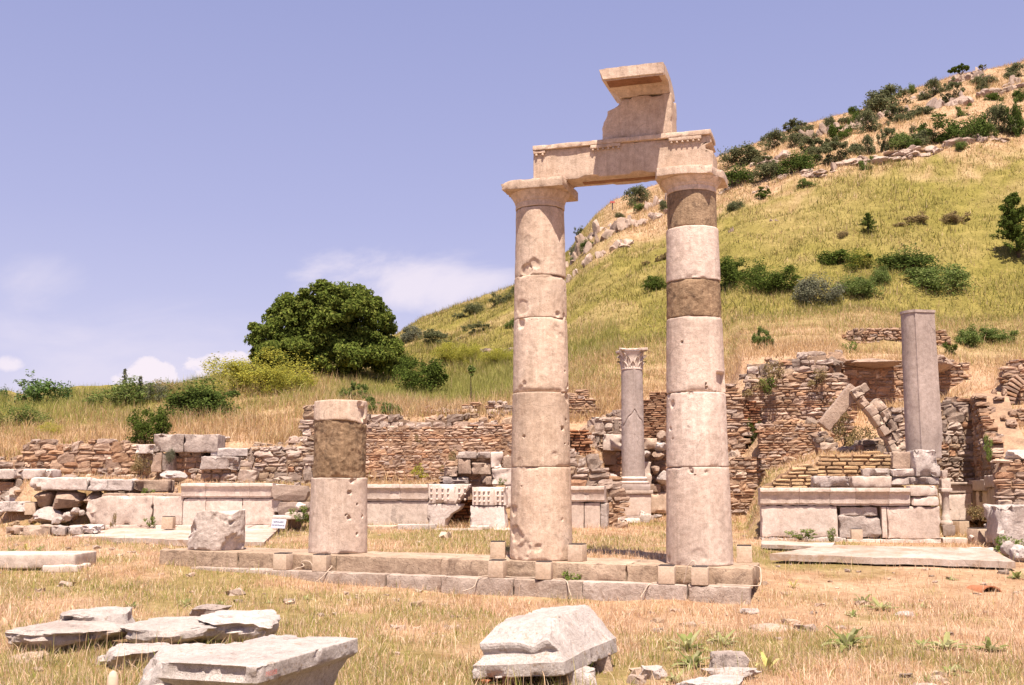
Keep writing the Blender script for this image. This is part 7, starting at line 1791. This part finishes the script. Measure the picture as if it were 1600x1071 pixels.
STRAW = np.array([(.78, .57, .39), (.68, .47, .30), (.84, .67, .49), (.58, .38, .22), (.75, .55, .38), (.50, .31, .175)])
STRAW2 = np.array([(.58, .42, .24), (.50, .35, .18), (.66, .50, .31), (.43, .285, .14), (.55, .39, .23), (.39, .245, .12)])
GREEN = np.array([(.30, .29, .08), (.24, .25, .06), (.36, .33, .11), (.42, .37, .14)])
YGREEN = np.array([(.27, .23, .062), (.215, .195, .052), (.325, .27, .085), (.165, .165, .045), (.37, .30, .13)])
def gcol(X, Y, pal_g, gadd=0.0, gmul=1.0, pal_s=STRAW2):
    n = len(X); g = np.clip(green(X, Y) * gmul + gadd, 0, 1)
    c = pal_s[rng.integers(0, len(pal_s), n)]; e = pal_g[rng.integers(0, len(pal_g), n)]
    m = rng.random(n) < g
    c = np.where(m[:, None], e, c)
    return c * rng.uniform(.78, 1.2, (n, 1))
def keep(X, Y):
    m = np.ones(len(X), bool)
    for p_ in MASK: m &= ~in_poly(X, Y, p_)
    return m
# near grass
n = 430000
Yg = 7.2 + (29.5 - 7.2) * rng.random(n) ** 1.45; ug = rng.uniform(-.56, .56, n); Xg = ug * Yg
d1 = fbm2(Xg, Yg, .8, 4, 1.5); d2 = fbm2(Xg, Yg, .25, 3, 6.0); d3 = fbm2(Xg, Yg, 2.6, 3, 8.0)
bare = sstep(3.3, 4.4, Xg) * sstep(14.5, 16.0, Yg) * sstep(20.5, 19.0, Yg)       # bare reddish soil by the paving
pr_ = np.clip(.58 + .75 * d1 + .4 * d2 + .4 * d3, .04, 1) * (1 - .8 * bare)
k = (rng.random(n) < pr_) & keep(Xg, Yg)
k &= ~((Yg > 24.6) & (np.abs(terr(Xg, Yg + .15) - terr(Xg, Yg - .15)) > .5))
Xg, Yg, d1, d3 = Xg[k], Yg[k], d1[k], d3[k]
hh = np.clip(rng.gamma(3.2, .021, len(Xg)) * (1 + .5 * d1 + .6 * d3), .015, .2) * .88 * (1 - .3 * sstep(9, 7, Yg))
blades('dry_grass', 'dry straw coloured grass with green patches around the fallen stones', Xg, Yg, hh, rng.uniform(.004, .0085, len(Xg)) * (Yg / 11) ** .6, gcol(Xg, Yg, GREEN, 0, .72, STRAW), 1.0)
# meadow
n = 210000
Yg = rng.uniform(30.7, 52, n); ug = rng.uniform(-.56, .10, n); Xg = ug * Yg
k = rng.random(n) < np.clip(.6 + .6 * fbm2(Xg, Yg, .5, 3, 2), .1, 1); Xg, Yg = Xg[k], Yg[k]
hh = np.clip(rng.gamma(4, .06, len(Xg)) * (1 + .7 * fbm2(Xg, Yg, .5, 3, 3)), .06, .7)
blades('meadow_grass', 'tall dry and green grass on the meadow behind the left walls', Xg, Yg, hh, rng.uniform(.010, .022, len(Xg)), gcol(Xg, Yg, GREEN, .04), .8)
n = 210000
Yg = rng.uniform(24.5, 52, n); ug = rng.uniform(-.56, .56, n); ug[(ug < .02) & (Yg > 31)] += .54; Xg = ug * Yg
st_ = np.abs(terr(Xg, Yg + .12) - terr(Xg, Yg - .12)); k = (st_ < np.where(ug > .42, 1.6, .75)) & (rng.random(n) < np.clip(.6 + .6 * fbm2(Xg, Yg, .5, 3, 2), .1, 1)) & keep(Xg, Yg); Xg, Yg = Xg[k], Yg[k]
hh = np.clip(rng.gamma(3, .05, len(Xg)) * (1 + .6 * fbm2(Xg, Yg, .7, 3, 5)), .04, .5) * (.5 + .5 * sstep(29, 34, Yg))
blades('terrace_grass', 'golden dry grass on the terraces and banks above the right ruins', Xg, Yg, hh, rng.uniform(.010, .020, len(Xg)), gcol(Xg, Yg, GREEN, 0, .8), .9)
n = 420000
Yg = 46 + 72 * rng.random(n) ** .9; ug = rng.uniform(-.36, .60, n); Xg = ug * Yg
k = rng.random(n) < np.clip(.65 + .6 * fbm2(Xg, Yg, .3, 4, 2), .1, 1); Xg, Yg = Xg[k], Yg[k]
hh = np.clip(rng.gamma(4, .052, len(Xg)) * (1 + .7 * fbm2(Xg, Yg, .18, 3, 5)), .06, .6)
blades('hill_grass', 'yellow green grass covering the hillside with drier strips', Xg, Yg, hh, rng.uniform(.025, .055, len(Xg)), gcol(Xg, Yg, YGREEN), .9, 1)

# scattered tall stalks and gravel in the near grass
n = 9000
Yg = 8 + 18 * rng.random(n) ** 1.3; Xg = rng.uniform(-.55, .55, n) * Yg
k = keep(Xg, Yg) & (rng.random(n) < np.clip(.4 + .9 * fbm2(Xg, Yg, .6, 3, 12), 0, 1)); Xg, Yg = Xg[k], Yg[k]
blades('tall_stalks', 'pale dead stalks standing above the short dry grass', Xg, Yg, rng.uniform(.14, .34, len(Xg)), rng.uniform(.004, .008, len(Xg)), gcol(Xg, Yg, GREEN, .05, .8, STRAW) * 1.05, .9)
n = 650; A = Acc()
Yg = 8.5 + 17 * rng.random(n) ** 1.2; Xg = rng.uniform(-.52, .52, n) * Yg
k = keep(Xg, Yg) & (rng.random(n) < np.clip(.25 + 1.1 * fbm2(Xg, Yg, .45, 3, 21), 0.02, 1)); Xg, Yg = Xg[k], Yg[k]; Zg = terr(Xg, Yg)
for x_, y_, z_g in zip(Xg, Yg, Zg):
    s_ = rng.gamma(2.2, .016) + .012
    Vv, Q = T2; Vv = Vv * np.array([s_, s_ * .8, s_ * .5]) * rng.uniform(.7, 1.2, 3) + rng.normal(0, s_ * .14, Vv.shape)
    A.add(rotz(Vv, rng.uniform(0, 6)) + np.array([x_, y_, z_g + s_ * .15]), Q, np.array(PAL['grey' if rng.random() < .5 else 'pale'][int(rng.integers(0, 4))]) * .95)
tag(A.build('gravel', M['masonry']), 'small loose stones scattered in the dry grass', 'gravel', kind='stuff')

# rubble lying on the steep banks of the ruins
n = 26000; A = Acc()
Yg = rng.uniform(26, 36, n); ug = rng.uniform(-.5, .56, n); Xg = ug * Yg
sl = np.abs(terr(Xg, Yg + .2) - terr(Xg, Yg - .2)); k = (sl > .30) & (rng.random(n) < .075 * (1 + fbm2(Xg, Yg, .5, 3, 31))); Xg, Yg = Xg[k], Yg[k]; Zg = terr(Xg, Yg)
for x_, y_, z_g in zip(Xg, Yg, Zg):
    s_ = .07 + rng.gamma(2.0, .045); Vv, Q = T3
    Vv = Vv * np.array([s_, s_ * .8, s_ * .55]) * rng.uniform(.7, 1.2, 3) + rng.normal(0, s_ * .10, Vv.shape)
    A.add(rot3(Vv, rng.uniform(-.4, .4), rng.uniform(-.4, .4), rng.uniform(0, 6)) + np.array([x_, y_, z_g]), Q, pick(rng, 'grey' if rng.random() < .5 else 'warm', 1)[0])
tag(A.build('rubble', M['masonry']), 'loose rubble stones on the earth banks between the ruined walls', 'rubble', kind='stuff')
# ================================================================== SKY, SUN, CAMERA
EL, HX, HY = math.radians(67), -.10, .995
d = Vector((HX * math.cos(EL), HY * math.cos(EL), -math.sin(EL)))
sun = bpy.data.lights.new('sun', 'SUN'); sun.energy = 4.8; sun.angle = math.radians(.53); sun.color = (1.0, .90, .78)
so = bpy.data.objects.new('sun', sun); COL.objects.link(so); so.rotation_euler = d.to_track_quat('-Z', 'Y').to_euler(); so.location = (0, -20, 60)
w = bpy.data.worlds.new('World'); SC.world = w; w.use_nodes = True
nt = w.node_tree; nt.nodes.clear(); L = nt.links.new
out = nt.nodes.new('ShaderNodeOutputWorld'); bg = nt.nodes.new('ShaderNodeBackground')
sky = nt.nodes.new('ShaderNodeTexSky'); sky.sky_type = 'NISHITA'; sky.sun_disc = False
sky.sun_elevation = EL; sky.sun_rotation = math.atan2(-HX, -HY)
sky.air_density = 1.0; sky.dust_density = .6; sky.ozone_density = 1.0; sky.altitude = 50
tc = nt.nodes.new('ShaderNodeTexCoord'); sx = nt.nodes.new('ShaderNodeSeparateXYZ'); L(tc.outputs['Generated'], sx.inputs[0])
def mth(op, a, b=None, c=None):
    n = nt.nodes.new('ShaderNodeMath'); n.operation = op
    for i_, v in enumerate((a, b, c)):
        if v is None: continue
        if isinstance(v, (int, float)): n.inputs[i_].default_value = v
        else: L(v, n.inputs[i_])
    return n.outputs[0]
yy = mth('MAXIMUM', sx.outputs[1], .02)
aa = mth('DIVIDE', sx.outputs[0], yy); ee = mth('DIVIDE', sx.outputs[2], yy)
cv = nt.nodes.new('ShaderNodeCombineXYZ'); L(aa, cv.inputs[0]); L(ee, cv.inputs[1])
n1 = noise(nt, mapping(nt, cv.outputs[0], (26, 34, 1)), 1.0, 7, .6, .2)
n2 = noise(nt, mapping(nt, cv.outputs[0], (5, 11, 1)), 1.0, 7, .6, .5)
def cloud(px, py, rw, rh, nz, hard, amt, namp):
    a0 = (px - CX) / F; e0 = slope(py)
    dx = mth('DIVIDE', mth('SUBTRACT', aa, a0 * .99), rw / F); dy = mth('DIVIDE', mth('SUBTRACT', ee, e0), rh / F)
    r2 = mth('ADD', mth('MULTIPLY', dx, dx), mth('MULTIPLY', dy, dy))
    v = mth('ADD', mth('SUBTRACT', 1.0, r2), mth('MULTIPLY', mth('SUBTRACT', nz, .5), namp))
    s = nt.nodes.new('ShaderNodeMapRange'); s.interpolation_type = 'SMOOTHSTEP'; L(v, s.inputs[0]); s.inputs[1].default_value = 0; s.inputs[2].default_value = hard
    s.inputs[3].default_value = 0; s.inputs[4].default_value = amt
    return s.outputs[0]
cl = None
for args in ((222, 590, 58, 30, n1, .5, .95, 3.2), (330, 574, 66, 27, n1, .45, .98, 3.2), (5, 570, 30, 16, n1, 1.0, .8, 2.5), (250, 600, 170, 24, n1, 1.6, .6, 2.0),
             (650, 440, 230, 62, n2, 1.3, .75, 4.0), (50, 440, 90, 60, n2, 1.8, .5, 3.0), (400, 560, 600, 110, n2, 2.0, .5, 3.2)):
    c = cloud(*args); cl = c if cl is None else mth('MAXIMUM', cl, c)
front = nt.nodes.new('ShaderNodeMapRange'); L(sx.outputs[1], front.inputs[0]); front.inputs[1].default_value = .05; front.inputs[2].default_value = .2
cl = mth('MULTIPLY', cl, front.outputs[0])
SKYT = (1.50, 1.06, .98)
nish = mixc(nt, 1.0, sky.outputs[0], SKYT, 'MULTIPLY')
# hazy lavender summer air laid over the physical sky, by height above the horizon
grad = ramp(nt, sx.outputs[2], [(0.0, (.322, .308, .408)), (.10, (.288, .284, .398)), (.24, (.225, .232, .372)), (.43, (.178, .192, .340)), (1.0, (.10, .125, .27))])
grad = mixc(nt, 1.0, grad, (10.1, 10.25, 10.6), 'MULTIPLY')
base = mixc(nt, .80, nish, grad)
CLC = (5.1, 4.6, 5.0)
c = mixc(nt, cl, base, CLC)
L(c, bg.inputs[0]); bg.inputs[1].default_value = .085; L(bg.outputs[0], out.inputs[0])

cam = bpy.data.cameras.new('camera'); cam.sensor_width = 36; cam.lens = F / 1600 * 36; cam.clip_end = 5000; cam.clip_start = .1
co = bpy.data.objects.new('camera', cam); COL.objects.link(co); co.location = (0, 0, EYE); co.rotation_euler = (math.pi / 2 + PIT, 0, 0)
SC.camera = co
vs = SC.view_settings; vs.view_transform = 'Standard'; vs.look = 'None'; vs.gamma = 1; vs.use_curve_mapping = False; vs.exposure = 1.16
SC.cycles.max_bounces = 6; SC.cycles.transparent_max_bounces = 4
bpy.context.view_layer.update()
